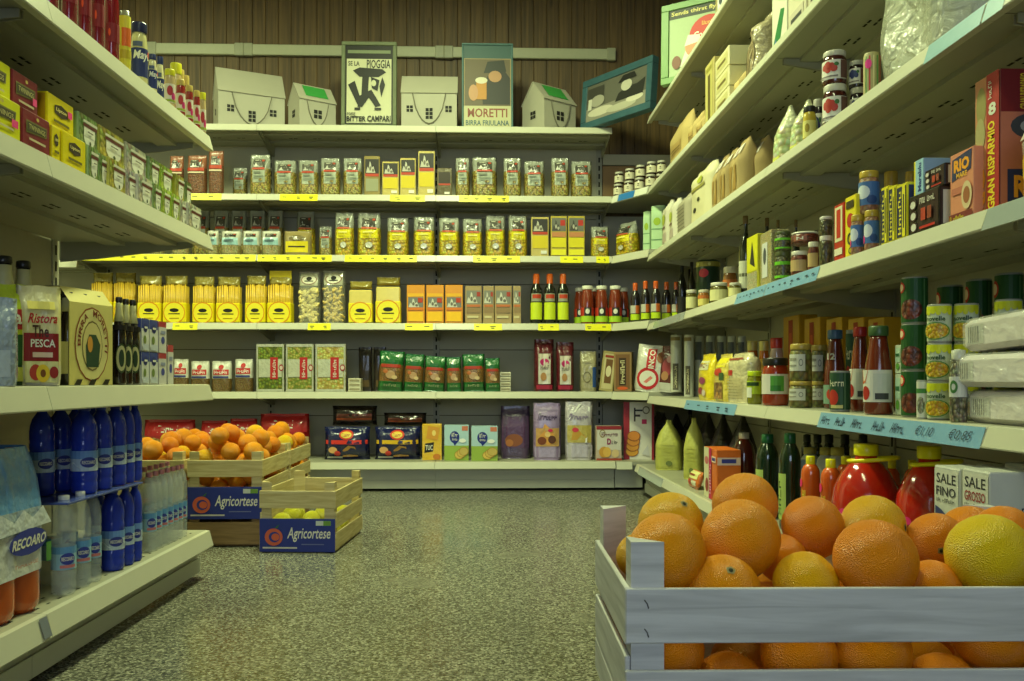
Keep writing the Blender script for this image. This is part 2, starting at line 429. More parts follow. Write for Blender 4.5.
ld = bpy.data.lights.new('daylight', 'AREA'); ld.shape = 'RECTANGLE'; ld.size = 2.2; ld.size_y = 1.5; ld.energy = WINDOW_W; ld.color = WINDOW_COL
lo = link('daylight', ld, None, ((W0+W1)/2, YF-.25, (WZ0+WZ1)/2)); lo.rotation_euler = (PI/2, 0, 0)

# wood panelled back wall, each board a piece of its own
mb = MB(); mb.box(XL, XR, YB, YB+.08, 0, ZC, mat('dark_batten', (70, 54, 30), .8)); wall_b = struct('wall_back', mb, 'back wall panelled with vertical pine boards')
PM = plank_mat(); mb = MB(); mb.cbox(-.0388, .0388, -.010, 0, 0, 1.5, .0025, PM); pme = mb.mesh('plank')
x = XL+.04; k = 0
while x < XR-.03:
    link('plank', pme, wall_b, (x, YB-.0005, ZC-1.5-.001)); x += .0785; k += 1
# white cable duct along the wall
for (a, b_, lab) in ((-2.0, -1.46, 'cream plastic cable duct on wall above left house box'), (-1.42, -.24, 'cream plastic cable duct behind the poster signs'), (-.2, .82, 'cream plastic cable duct on wall above picture frame')):
    r = link('cable_duct', None, None, (a, YB-.011, 2.60)); tag(r, lab, 'cable duct', 'cable ducts on the panelled wall')
    mb = MB(); mb.cbox(0, b_-a, -.03, 0, 0, .065, .004, c(178, 178, 150, .45)); link('duct_cover', mb.mesh('duct_cover'), r)
    mb = MB(); mb.cbox(-.02, .035, -.034, 0, -.006, .071, .004, c(160, 160, 135, .45)); link('joint_cover', mb.mesh('joint_cover'), r)
    mb = MB(); mb.cbox(b_-a-.035, b_-a+.02, -.034, 0, -.006, .071, .004, c(160, 160, 135, .45)); link('joint_cover', mb.mesh('joint_cover'), r)

# ceiling lamps (above the frame): fluorescent battens
def lamp(x, y, lab, rot=0, k=1.0):
    r = link('ceiling_lamp', None, None, (x, y, ZC), rot); tag(r, lab, 'lamp', 'fluorescent ceiling lamps')
    mb = MB(); mb.cbox(-.09, .09, -.66, .66, -.06, -.001, .01, c(210, 210, 200)); link('housing', mb.mesh('housing'), r)
    em = bpy.data.materials.get('fluorescent_tube')
    if not em:
        em = bpy.data.materials.new('fluorescent_tube'); em.use_nodes = True
        b = em.node_tree.nodes['Principled BSDF']; b.inputs['Emission Color'].default_value = LAMP_COL+(1,); b.inputs['Emission Strength'].default_value = 6
    for s in (-1, 1):
        mb = MB(); mb.tube([(s*.045, -.6, -.078), (s*.045, .6, -.078)], .013, em, 8); link('tube', mb.mesh('tube'), r)
    d = bpy.data.lights.new('lamp_light', 'AREA'); d.shape = 'RECTANGLE'; d.size = .2; d.size_y = 1.25; d.energy = LAMP_W*k; d.color = LAMP_COL
    link('lamp_light', d, r, (0, 0, -.1))
lamp(-.25, .6, 'fluorescent ceiling lamp nearest the shop window', k=.4); lamp(-.25, 3.3, 'fluorescent ceiling lamp over the rear half of the aisle', k=1.9)
lamp(-2.2, 3.6, 'fluorescent ceiling lamp behind the left shelves')

# ------------------------------------------------------------------ shelving
CREAM = mat('cream_enamel', (164, 162, 140), .38, var=.04, vscale=8)
RAILM = mat('cream_rail', (198, 196, 174), .32, var=.04, vscale=8)
PANEL = mat('grey_panel', (186, 182, 160), .55, var=.05, vscale=6)
KICK = mat('grey_kick_plate', (180, 180, 166), .5, var=.05, vscale=6)
SLOTM = mat('dark_slot', (22, 21, 17), .9)
UPR = mat('upright_steel', (170, 168, 150), .45, var=.05)
YEL = c(236, 226, 20, .4); BLU = c(118, 162, 196, .35); BLUE2 = c(52, 120, 190, .35); CLR = c(160, 168, 164, .15); WHT = c(222, 222, 205, .4)
INK = c(60, 60, 40, .6); INK2 = c(40, 60, 85, .6)
def shelf_mesh(w, dep):
    mb = MB(); mb.box(.002, w-.002, .012, dep, -.022, 0, CREAM)
    mb.box(.002, w-.002, .10, .16, -.034, -.022, CREAM); mb.box(.002, w-.002, .26, .32, -.034, -.022, CREAM)
    return mb.mesh('shelf')
def rail_mesh(w, hgt):
    mb = MB(); poly = [(.014, 0), (0, -.002), (-.012, -hgt+.003), (-.010, -hgt), (.012, -hgt+.004)]
    n = len(poly); vs = [(x, p[0], p[1]) for x in (.001, w-.001) for p in poly]
    fs = [tuple(range(n)), tuple(range(n, 2*n))[::-1]]+[(i, (i+1) % n, n+(i+1) % n, n+i) for i in range(n)]
    mb.add(vs, fs, RAILM); return mb.mesh('price_rail')
def bracket_mesh(dep):
    mb = MB(); mb.add([(x, y, z) for x in (0, .004) for (y, z) in ((.05, -.023), (dep, -.023), (dep, -.085), (dep-.12, -.075), (.05, -.04))],
                      [(0,1,2,3,4), (9,8,7,6,5)]+[(i, (i+1) % 5, 5+(i+1) % 5, 5+i) for i in range(5)], CREAM)
    return mb.mesh('bracket')
def slots_mesh(w, dep):
    mb = MB(); x = .12
    while x < w-.08:
        for (dx, y) in ((0, .19), (.028, .19), (.012, .215), (.04, .215)): mb.box(x+dx, x+dx+.02, y, y+.007, -.0226, -.0215, SLOTM)
        x += .14
    return mb.mesh('slots')
def topholes_mesh(w, dep):
    mb = MB(); x = .03
    while x < w-.03:
        for y in (.035, .07): mb.box(x, x+.012, y, y+.005, -.001, .0004, SLOTM)
        x += .045
    return mb.mesh('perforations')
BAYM = {}
def cached(k, f):
    if k not in BAYM: BAYM[k] = f()
    return BAYM[k]
def upright_part(root, x, y, zt):
    mb = MB(); mb.box(x-.018, x+.018, y, y+.03, 0, zt, UPR); o = link('upright', mb.mesh('upright'), root)
    mb = MB(); z = .25
    while z < zt-.05:
        mb.box(x-.0045, x+.0045, y-.0008, y, z, z+.03, SLOTM); z += .05
    s = link('slots', mb.mesh('slots'), o); s['kind'] = 'stuff'
def bay(label, org, rz, w, tiers, dep, lowdep, back_h, lowshift=0.0, rail=.04, uprights=(True, True), panel=PANEL, holes=False, kickin=.05):
    """one shelving bay; local x runs left to right seen from the aisle, y goes inward"""
    root = link('shelving_unit', None, None, (org[0], org[1], 0), rz); tag(root, label, 'shelving', 'cream metal shelving bays')
    BD = dep+.012
    mb = MB(); zc = [0.02, .4, .8, 1.2, 1.6, back_h]
    for a, b_ in zip(zc[:-1], zc[1:]):
        if b_ <= a: continue
        mb = MB(); mb.box(.001, w-.001, BD, BD+.015, a+.002, min(b_, back_h)-.002, panel); link('back_panel', mb.mesh('back_panel'), root)
    for k, u in enumerate(uprights):
        if u: upright_part(root, w-.0185 if k else .0185, BD-.004, back_h)
    shelves = {}
    for i, t in enumerate(tiers):
        low = (i == len(tiers)-1); z = Z[t]; y = -lowshift if low else 0; d = lowdep if low else dep
        s = link('shelf', cached(('s', w, d), lambda: shelf_mesh(w, d)), root, (0, y, z))
        link('price_rail', cached(('r', w, rail), lambda: rail_mesh(w, rail)), s)
        if not low:
            link('bracket', cached(('b', d), lambda: bracket_mesh(d)), s, (.004, 0, 0)); link('bracket', cached(('b', d), lambda: bracket_mesh(d)), s, (w-.008, 0, 0))
            q = link('slots', cached(('sl', w, d), lambda: slots_mesh(w, d)), s); q['kind'] = 'stuff'
        elif holes:
            q = link('perforations', cached(('ho', w, d), lambda: topholes_mesh(w, d)), s); q['kind'] = 'stuff'
        shelves[t] = s
    zl = Z[tiers[-1]]
    mb = MB(); mb.box(.001, w-.001, -lowshift+kickin, -lowshift+kickin+.015, .015, zl-.024, KICK); mb.box(.001, w-.001, -lowshift+kickin-.006, -lowshift+kickin, .015, .06, KICK)
    link('kick_plate', mb.mesh('kick_plate'), root)
    root['_w'] = w
    return root, shelves
def price_label(shelf, x0, x1, m, name='price_label', text=None, marks=0, hgt=.045, ink=INK, seed=1):
    """a strip slid into the rail, in the bay's own x"""
    def S(u, v, l):
        y = -.012*(1-v)-.0015-l; return (x0+(x1-x0)*u, y, -hgt*.93+hgt*.86*v)
    P = Print(S, step=.0004); P.rect(0, 1, 0, 1, m, 2, 1)
    rn = random.Random(seed)
    n = marks
    for i in range(n):
        u = (i+.3+.3*rn.random())/n; wd = .35/n
        P.rect(u-wd*.5, u+wd*(.1+.5*rn.random()), .5, .62, ink, 1, 1)
        if rn.random() < .6: P.rect(u-wd*.3, u+wd*.3, .28, .38, ink, 1, 1)
    if text:
        for (s, u0, u1) in text: P.text(s, u0, u1, .25, .8, ink, skew=.12)
    link(name, P.mb.mesh(name), shelf)
def labels_on(unit, tier, shelf, x_of, lst):
    for k, (a, b_, m, marks, text, ink) in enumerate(lst):
        pa, _ = locate(unit, a); pb, _ = locate(unit, b_)
        xa, xb = x_of(pa), x_of(pb)
        price_label(shelf, min(xa, xb), max(xa, xb), m, marks=marks, text=text, ink=ink, seed=k+int(a))

# back wall: three bays, and one more running on to the left
BT = ['T', 'A', 'B', 'C', 'D', 'E']
bx = [locate('back', p)[0].x for p in (75, 257, 436, 612)]
back_sh = []
for i in range(3):
    r, s = bay(['leftmost bay of cream shelving against the back wall', 'middle bay of cream shelving against the back wall', 'right-hand bay of cream shelving against the back wall'][i],
               (bx[i], 5.03), 0, bx[i+1]-bx[i], BT, .40, .53, 2.04, lowshift=.13, uprights=(i == 0, True))
    back_sh.append(s)
YL = {'A': [(190, 222), (280, 318), (390, 425), (459, 509)], 'B': [(78, 256), (258, 332), (345, 417), (473, 520), (560, 583), (596, 609)],
      'C': [(173, 198), (308, 331), (405, 433), (474, 502), (538, 559), (585, 611)]}
edges = (75, 257, 436, 612)
for t, lst in YL.items():
    for (a, b_) in lst:
        i = max(k for k in range(3) if a >= edges[k])
        labels_on('back', t, back_sh[i][t], lambda p, i=i: p.x-bx[i], [(a, b_, YEL, max(2, int((b_-a)/12)), None, INK)])
# short return shelf beyond the left end
root = link('shelving_unit', None, None, (bx[0]-.45, 5.08, 0)); tag(root, 'short end bay of shelving left of the back wall bays', 'shelving', 'cream metal shelving bays')
mb = MB(); mb.box(0, .44, .39, .405, .02, 2.0, PANEL); link('back_panel', mb.mesh('back_panel'), root)
for t in ('A', 'B', 'C', 'D', 'E'):
    s = link('shelf', shelf_mesh(.44, .38), root, (0, 0, Z[t]-.03)); link('price_rail', rail_mesh(.44, .045), s)

# right corner: chamfered shelves joining back and right runs
CA = Vector((bx[3]+.004, 5.03)); CB = Vector((.908, 4.755))
root = link('corner_shelving', None, None, (CA.x, CA.y, 0)); tag(root, 'chamfered corner shelving joining back and right shelves', 'shelving')
def corner_shelf(t, a, b_, bk):
    zz = Z[t]; o = Vector((CA.x, CA.y))
    pts = [a, b_, Vector((1.30, b_.y)), Vector((1.30, bk)), Vector((a.x, bk))]
    mb = MB(); n = 5; vs = [(p.x-o.x, p.y-o.y, z) for z in (zz-.022, zz) for p in pts]
    mb.add(vs, [(4,3,2,1,0), (5,6,7,8,9)]+[(i, (i+1) % n, n+(i+1) % n, n+i) for i in range(n)], CREAM)
    s = link('shelf', mb.mesh('shelf'), root)
    d = b_-a; rr = link('price_rail', rail_mesh(d.length, .045), s, (a.x-o.x, a.y-o.y, zz), math.atan2(d.y, d.x))
    return s, rr
corner = {}
for t in ('A', 'B', 'C', 'D'): corner[t] = corner_shelf(t, CA, CB, 5.43)
corner['E'] = corner_shelf('E', Vector((CA.x, 4.90)), Vector((.842, 4.895)), 5.43)
price_label(corner['A'][1], .06, .2, BLUE2)
price_label(corner['A'][1], .005, .055, WHT); price_label(corner['A'][1], .205, .31, WHT)
mb = MB(); mb.box(0, .53, .41, .425, .02, 1.62, PANEL); link('back_panel', mb.mesh('back_panel'), root)
mb = MB(); mb.box(.55, .565, -.27, .40, .02, 1.62, PANEL); link('back_panel', mb.mesh('back_panel'), root)
mb = MB(); mb.box(0, .55, .41, .42, 1.67, 1.93, c(165, 130, 86)); link('backboard', mb.mesh('backboard'), root)
mb = MB(); mb.box(.553, .565, -.27, .41, 1.67, 1.93, c(165, 130, 86)); link('backboard', mb.mesh('backboard'), root)
mb = MB(); mb.box(0, .55, .405, .42, 1.935, 2.0, PANEL); mb.box(.547, .562, -.27, .40, 1.935, 2.0, PANEL); link('top_strip', mb.mesh('top_strip'), root)
mb = MB(); mb.box(0, .155, -.08, -.065, .015, .145, KICK); link('kick_plate', mb.mesh('kick_plate'), root)

# right-hand run, far to near
RT = ['R0', 'R1', 'R2', 'R3', 'R4', 'R5']
ry = [4.75, 4.0, 2.78, 1.56, .34]; right_sh = []
nm = ['farthest bay of the right-hand cream shelving, next to the corner', 'second bay of right-hand shelving counted from the corner', 'third bay of right-hand shelving counted from the corner', 'nearest bay of the right-hand cream shelving, beside orange crate']
for i in range(4):
    r, s = bay(nm[i], (.908, ry[i]), -PI/2, ry[i]-ry[i+1], RT, .40, .47, 2.02, lowshift=.068, uprights=(i == 0, True))
    right_sh.append(s)
def rlab(t, a, b_, m, marks=0, text=None, ink=INK2):
    unit = unit_of(t); ya = locate(unit, a)[0].y; yb = locate(unit, b_)[0].y
    for i in range(4):
        y1 = min(ya, ry[i]-.003); y0 = max(yb, ry[i+1]+.003)
        if y1-y0 > .03: price_label(right_sh[i][t], ry[i]-y1, ry[i]-y0, m, marks=marks, text=text, ink=ink, seed=int(a))
rlab('R4', 687, 738, BLU, 5); rlab('R4', 822, 998, BLU, 0, [('price', .02, .1), ('-----', .14, .22), ('price', .27, .35), ('-----', .42, .5), ('price', .54, .62), ('€1,10', .68, .77), ('€0,85', .85, .95)])
rlab('R3', 655, 686, CLR); rlab('R3', 738, 821, BLU, 8); rlab('R3', 982, 1100, CLR)
rlab('R2', 930, 1010, c(150, 190, 200, .25)); rlab('R5', 640, 664, CLR)
# left-hand run
LT = ['L0', 'L1', 'L2', 'L3']; lp, ln, lr = UNITS['left']; lu = Vector((.0225, .99975)); left_sh = []
nm = ['far bay of the left-hand shelving with drinks', 'middle bay of the left-hand shelving with drinks', 'nearest bay of the left-hand shelving, beside the camera']
for i in range(3):
    o = lp-lu*(i+1)
    r, s = bay(nm[i], (o.x, o.y), lr, 1.0, LT, .46, .46, 1.8, uprights=(True, i == 0), rail=.05, kickin=.035, holes=True, panel=mat('left_back_panel', (165, 160, 138), .55))
    left_sh.append(s)
price_label(left_sh[1]['L3'], .965, .995, c(120, 125, 135, .15))

# ------------------------------------------------------------------ bags
def interp(tab, t):
    for (a, x), (b, y) in zip(tab[:-1], tab[1:]):
        if t <= b: return x+(y-x)*(t-a)/max(1e-6, b-a)
    return tab[-1][1]
BAGP = {
    'stand':  ([(0, .85), (.04, 1), (.6, 1), (.78, .75), (.9, .2), (.94, .06), (1, .05)], [(0, .93), (.1, 1), (.85, .98), (.93, .96), (1, .97)], 5),
    'pillow': ([(0, .06), (.05, .1), (.2, .8), (.5, 1), (.8, .8), (.94, .1), (1, .05)], [(0, 1), (.08, .97), (.5, .96), (.9, .97), (1, 1)], 3),
    'peak':   ([(0, .92), (.03, 1), (.5, 1), (.85, .3), (1, .1)], [(0, .96), (.04, 1), (.52, .98), (.75, .7), (.92, .24), (1, .2)], 5),
    'paper':  ([(0, .97), (.02, 1), (.8, 1), (.9, .75), (.94, .3), (1, .28)], [(0, 1), (.85, 1), (1, .98)], 10),
    'fold':   ([(0, .97), (.02, 1), (.62, 1), (.97, .12), (1, .1)], [(0, 1), (.85, 1), (1, .97)], 10),
}
def bag_surface(w, d, h, prof, seed, wr):
    dep, wid, ex = BAGP[prof]; rn = random.Random(seed)
    ph = [(rn.uniform(2, 6), rn.uniform(3, 9), rn.uniform(0, 6)) for _ in range(4)]
    def S(x, t, side, l=0):
        q = sum(math.sin(a*x+b*t+p) for a, b, p in ph)*.25*wr*(.5+t)
        ww = interp(wid, t)*w/2; dd = d/2*interp(dep, t)
        y = dd*(max(0, 1-abs(x)**ex))**.5
        q *= min(1, y/(.2*d))*d
        return (x*ww+(q*.4 if abs(x) > .8 else 0), side*(y+q*.5*(1-x*x))+side*l, t*h+(math.sin(x*5+ph[0][2])*.006*h if t > .9 else 0))
    return S
def bag_mesh(w, d, h, prof, zones, seed=1, wr=.12, nx=9, nt=14):
    """zones: [(t_top, material)...] from the bottom up"""
    S = bag_surface(w, d, h, prof, seed, wr); mb = MB()
    ts = sorted(set([i/nt for i in range(nt+1)]+[.03, .93, .97]+[z[0] for z in zones if z[0] < 1]))
    for (t0, t1) in zip(ts[:-1], ts[1:]):
        m = next(z[1] for z in zones if (t0+t1)/2 <= z[0])
        for side in (-1, 1):
            vs = [S(-1+2*i/nx, t, side) for t in (t0, t1) for i in range(nx+1)]
            mb.add(vs, [(i, i+1, nx+2+i, nx+1+i) for i in range(nx)], m, True)
    vs = [S(-1+2*i/nx, 0, -1) for i in range(nx+1)]+[S(-1+2*i/nx, 0, 1) for i in range(nx, -1, -1)]
    mb.add(vs, [tuple(range(len(vs)))], zones[0][1])
    me = mb.mesh('bag')
    bm = bmesh.new(); bm.from_mesh(me); bmesh.ops.remove_doubles(bm, verts=bm.verts, dist=.0002); bm.to_mesh(me); bm.free()
    me.polygons.foreach_set('use_smooth', [True]*len(me.polygons))
    return me
def bag_spec(key, w, d, h, prof, zones, printer=None, seed=1, wr=.12, pname='label', bname='bag', extra=()):
    me = bag_mesh(w, d, h, prof, zones, seed, wr)
    parts = [(bname, me, [], None, None)]
    if printer:
        Sf = bag_surface(w, d, h, prof, seed, wr)
        P = Print(lambda u, v, l: Sf(2*u-1, v, -1, l), step=.0008); printer(P)
        parts.append((pname, P.mb.mesh(pname), [], None, None))
    parts += list(extra)
    spec(key, (w, d, h), parts)
def box_spec(key, w, d, h, body, pf=None, pl=None, pr=None, pt=None, bev=.002, bname='carton', pname='printed_label', extra=()):
    mb = MB(); mb.cbox(-w/2, w/2, -d/2, d/2, 0, h, bev, body); parts = [part(bname, mb)]
    q = MB()
    if pf: pf(Print(S_front(w, d, h), q))
    if q.v: parts.append(part(pname, q))
    for fn, S in ((pl, S_left), (pr, S_right), (pt, S_top)):
        if fn: q = MB(); fn(Print(S(w, d, h), q)); parts.append(part('side_print', q))
    spec(key, (w, d, h), parts+list(extra))
def lathe_spec(key, r, h, prof, body, cap=None, capm=None, lab=None, rl=None, seg=18, bname='bottle', cname='cap', lname='label', extra=()):
    """profiles are (radius, height) in fractions of r and h"""
    mb = MB(); mb.lathe([(a*r, b*h) for a, b in prof], body, seg); parts = [part(bname, mb)]
    if cap:
        mb = MB(); mb.lathe([(a*r, b*h) for a, b in cap], capm, seg); parts.append(part(cname, mb))
    if lab:
        P = Print(S_cyl((rl or 1)*r, h), step=.0006); lab(P); parts.append(part(lname, P.mb))
    spec(key, (2*r, 2*r, h), parts+list(extra))

FILM = foil(150, 152, 140, .14, 1.0); DARKF = foil(52, 52, 48); REDB = c(186, 62, 36); PALE = foil(172, 178, 158, .3, .6)
PASTA_O = voro('short_pasta_olive', (196, 176, 84), (104, 88, 30), 95); PASTA_Y = voro('short_pasta_yellow', (232, 206, 50), (150, 126, 16), 80)
PASTA_B = voro('brown_pasta', (150, 96, 56), (96, 58, 32), 120)
BLACK = c(26, 25, 22); WHITE = c(226, 224, 208); CRM = c(214, 206, 160)
def figure(P, u0, u1, v0, v1, m=None, m2=None):          # a small printed scene, light on dark
    m = m or c(190, 186, 170); m2 = m2 or c(110, 104, 92); w, h = u1-u0, v1-v0
    P.poly([(u0, v0), (u0+.15*w, v0+.5*h), (u0+.28*w, v0+.35*h), (u0+.4*w, v0+.95*h), (u0+.52*w, v0+.8*h), (u0+.6*w, v0+.4*h), (u0+.78*w, v0+.55*h), (u1, v0)], m)
    P.ell(u0+.45*w, v0+.35*h, .12*w, .2*h, m2, 8); P.ell(u0+.75*w, v0+.2*h, .14*w, .14*h, m2, 8)
def logo_top(P, t0=.72, t1=.93, u0=.12, u1=.88):
    u0 += .08; u1 -= .08; m = (t0+t1)/2
    P.rect(u0, u1, t0, t1-.05, foil(86, 84, 76, .15, 1.0), 6, 3); P.poly([(u0+.05, t0+.02), (u0+.16, m), (u0+.22, t0+.05), (u0+.34, t1-.07), (u0+.42, m), (u0+.5, t0+.02)], foil(196, 194, 182))
    P.poly([(u0+.3, t0+.03), (u0+.4, m+.02), (u0+.6, t0+.04)], foil(60, 58, 54)); P.rect(u1-.16, u1-.04, t1-.11, t1-.06, c(180, 70, 46), 2, 2); P.rect(u0+.1, u0+.3, t1-.09, t1-.07, c(200, 198, 180), 2, 1)
for k in (1, 2, 3):
    def pr(P, k=k):
        P.rect(.2, .8, .3, .6, PALE, 6, 4); logo_top(P, .66, .93); P.rect(.2, .8, .61, .655, REDB, 6, 1)
        P.rect(.26, .6, .52, .56, c(120, 126, 110), 4, 1); P.rect(.26, .74, .45, .47, c(130, 136, 120), 4, 1); P.rect(.26, .74, .4, .42, c(130, 136, 120), 4, 1); P.ell(.6, .36, .1, .03, PASTA_O, 10)
    bag_spec('pasta_olive%d' % k, .13, .075, .21, 'stand', [(.64, PASTA_O), (1, FILM)], pr, seed=k, wr=.2)
    def pr(P, k=k):
        P.rect(.14, .86, .4, .6, foil(226, 210, 30, .2, .8), 6, 4); logo_top(P, .66, .93); P.rect(.18, .82, .61, .65, c(196, 90, 50), 6, 1); P.rect(.24, .7, .52, .55, c(240, 230, 120), 4, 1); P.rect(.24, .6, .45, .47, c(190, 170, 30), 4, 1); P.ell(.5, .24, .16, .07, foil(206, 204, 190, .15, 1.0), 10)
    bag_spec('pasta_yellow%d' % k, .13, .075, .22, 'stand', [(.64, PASTA_Y), (1, FILM)], pr, seed=k+10, wr=.2)
def pr(P): logo_top(P, .66, .93); P.rect(.08, .92, .58, .66, REDB, 6, 1); P.rect(.08, .92, .52, .56, c(220, 200, 170), 6, 1)
bag_spec('brown_bag', .13, .08, .22, 'stand', [(.66, PASTA_B), (1, foil(150, 96, 70))], pr, seed=4)
def pr(P): P.rect(.1, .9, .4, .7, foil(150, 190, 196, .35, .3), 6, 3); logo_top(P, .74, .93); P.rect(.2, .7, .55, .62, c(90, 110, 120), 3, 1)
bag_spec('blue_label_bag', .11, .07, .14, 'stand', [(.4, voro('grain_pale', (190, 176, 120), (130, 116, 66), 140)), (1, foil(196, 194, 180, .25, .7))], pr, seed=6, wr=.2)
def pr(P): P.rect(.1, .9, .1, .55, foil(222, 200, 24, .35, .3), 6, 3); P.ell(.5, .68, .3, .12, foil(110, 96, 60)); P.rect(.2, .8, .3, .36, c(60, 50, 20), 3, 1)
bag_spec('beige_yellow_bag', .15, .08, .14, 'stand', [(1, foil(150, 132, 84, .4, .4))], pr, seed=8)
def pr(P): P.rect(.06, .94, .62, .95, c(52, 48, 44)); P.rect(.06, .94, .55, .62, REDB); P.rect(.06, .94, .2, .52, c(214, 190, 26)); figure(P, .12, .7, .64, .92); P.rect(.55, .9, .06, .14, WHITE)
box_spec('yellow_pack', .095, .05, .19, foil(196, 176, 96, .35, .3), pr, bname='pack')
def pr(P): P.rect(.06, .94, .55, .92, c(48, 44, 40)); P.rect(.06, .94, .48, .55, REDB); P.rect(.1, .9, .1, .42, c(150, 150, 120)); figure(P, .12, .72, .57, .88)
box_spec('beige_pack', .095, .05, .2, foil(146, 128, 72, .35, .4), pr, bname='pack')
def pr(P): P.rect(.1, .9, .45, .85, c(56, 46, 34)); P.rect(.1, .9, .38, .44, REDB); P.rect(.5, .85, .06, .14, WHITE)
box_spec('dark_pack', .095, .05, .14, foil(96, 84, 44, .35, .4), pr, bname='pack')
def pr(P): P.rect(.05, .95, .62, .95, c(110, 110, 100)); P.rect(.6, .9, .76, .9, c(186, 50, 36)); figure(P, .1, .6, .64, .92, c(70, 68, 62), c(180, 176, 160)); P.rect(.05, .95, .48, .6, c(196, 130, 80)); P.rect(.05, .95, .22, .46, c(222, 206, 24)); P.rect(.05, .95, .03, .17, c(232, 220, 40))
box_spec('two_tone_pack', .095, .05, .2, foil(190, 170, 60, .35, .3), pr, bname='pack')

# spaghetti in clear film with a yellow band
def spaghetti():
    w, d, h = .135, .07, .275; S = MB(); rn = random.Random(3); m1 = mat('spaghetti', (232, 196, 60), .35, coat=.3); m2 = mat('spaghetti_dark', (206, 164, 36), .35, coat=.3); m3 = mat('spaghetti_mid', (222, 184, 60), .35, coat=.3)
    S.box(-w/2+.008, w/2-.008, -d/2+.008, d/2-.008, .004, .215, mat('spaghetti_core', (168, 128, 20), .5))
    for i in range(25):
        x = -w/2+.007+i*(w-.014)/24; l = rn.uniform(-.004, .004)
        S.tube([(x+l, -d/2+.006+rn.uniform(0, .002), .004), (x-l, -d/2+.006, .215+rn.uniform(-.004, .008))], .0025, (m1, m2, m3)[i % 3], 5)
    for i in range(8):
        y = -d/2+.01+i*(d-.02)/7
        for sx in (-1, 1): S.tube([(sx*(w/2-.006), y, .004), (sx*(w/2-.006), y, .213)], .0035, m1 if i % 2 else m2, 4)
    film = bag_mesh(w, d, h-.212, 'pillow', [(1, foil(150, 134, 60, .2, .9))], 5, .3)
    fm = MB()
    for v in film.vertices: fm.v.append((v.co.x*.97, v.co.y*max(.12, (1-v.co.z/(h-.212)))*1.0, v.co.z+.212))
    for p in film.polygons: fm.f.append(list(p.vertices)); fm.mi.append(0); fm.sm.append(True)
    fm.mats = [film.materials[0]]
    mb = MB(); mb.cbox(-w/2, w/2, -d/2, d/2, .002, .115, .004, c(240, 218, 20, .3))
    P = Print(S_front(w, d, .115), mb)
    P.ell(.5, .5, .47, .56, c(220, 140, 20)); P.ell(.5, .5, .43, .5, c(244, 226, 50)); P.ell(.5, .62, .2, .1, BLACK, 12); P.rect(.26, .74, .42, .47, BLACK, 3, 1); P.rect(.3, .7, .2, .23, c(150, 110, 20), 2, 1)
    spec('spaghetti_pack', (w, d, h), [part('spaghetti', S, kind='stuff'), part('film_top', fm), part('paper_band', mb)])
    fl = MB(); fl.cbox(-w/2+.005, w/2-.005, -.004, .004, .25, .3, .001, c(226, 204, 40))
    spec('spaghetti_pack_flap', (w, d, .30), [part('spaghetti', S, kind='stuff'), part('film_top', fm), part('paper_band', mb), part('paper_flap', fl)])
    # pale pasta cubes
    mb2 = MB(); mb2.cbox(-w/2+.003, w/2-.003, -d/2+.003, d/2-.003, .002, .19, .006, mat('flat_pasta', (226, 204, 110), .4, coat=.4, vscale=40))
    fm2 = MB(); fm2.v = [(a, b, z*.7+.05) for a, b, z in fm.v]; fm2.f = fm.f; fm2.mi = fm.mi; fm2.sm = fm.sm; fm2.mats = fm.mats
    spec('square_pasta_pack', (w, d, .235), [part('pasta', mb2), part('film_top', fm2), part('paper_band', mb)])
spaghetti()
def tube_pasta(key, rr, ll, col, seed, ring):
    w, d, h = .13, .075, .29; S = MB(); rn = random.Random(seed); m = mat(key+'_pasta', col, .45, var=.2, vscale=30)
    S.cbox(-w/2+.014, w/2-.014, -d/2+.016, d/2-.01, .006, .2, .004, mat(key+'_core', tuple(x*.5 for x in col), .7))
    for i in range(90):
        x = rn.uniform(-w/2+.016, w/2-.016); z = rn.uniform(.012, .195); y = -d/2+rn.uniform(.009, .02); a = rn.uniform(0, PI); e = rn.uniform(-.3, .3)
        dx, dz, dy = math.cos(a)*ll/2, math.sin(a)*ll/2, e*ll/2
        S.tube([(x-dx, y-dy, z-dz), (x, y-(.006 if ring else 0), z), (x+dx, y+dy, z+dz)], rr, m, 6)
    film = bag_mesh(w, d, h, 'stand', [(1, clearfilm('clear_bag', (225, 225, 205), .22, .5, 40))], seed, .1)
    Sf = bag_surface(w, d, h, 'stand', seed, .1); P = Print(lambda u, v, l: Sf(2*u-1, v, -1, l), step=.0008)
    P.rect(.1, .9, .72, .97, foil(170, 166, 140, .3, .5), 6, 3); P.ell(.5, .84, .36, .1, c(216, 210, 190)); P.ell(.5, .84, .36, .1, c(120, 60, 40), r0=.9); P.ell(.5, .86, .13, .04, BLACK, 10); P.rect(.3, .7, .8, .82, BLACK, 3, 1)
    spec(key, (w, d, h), [part('pasta', S, kind='stuff'), ('bag', film, [], None, None), part('header_label', P.mb)])
tube_pasta('rigatoni_bag', .0085, .03, (226, 206, 130), 3, False); tube_pasta('shell_pasta_bag', .0065, .024, (214, 186, 110), 9, True)

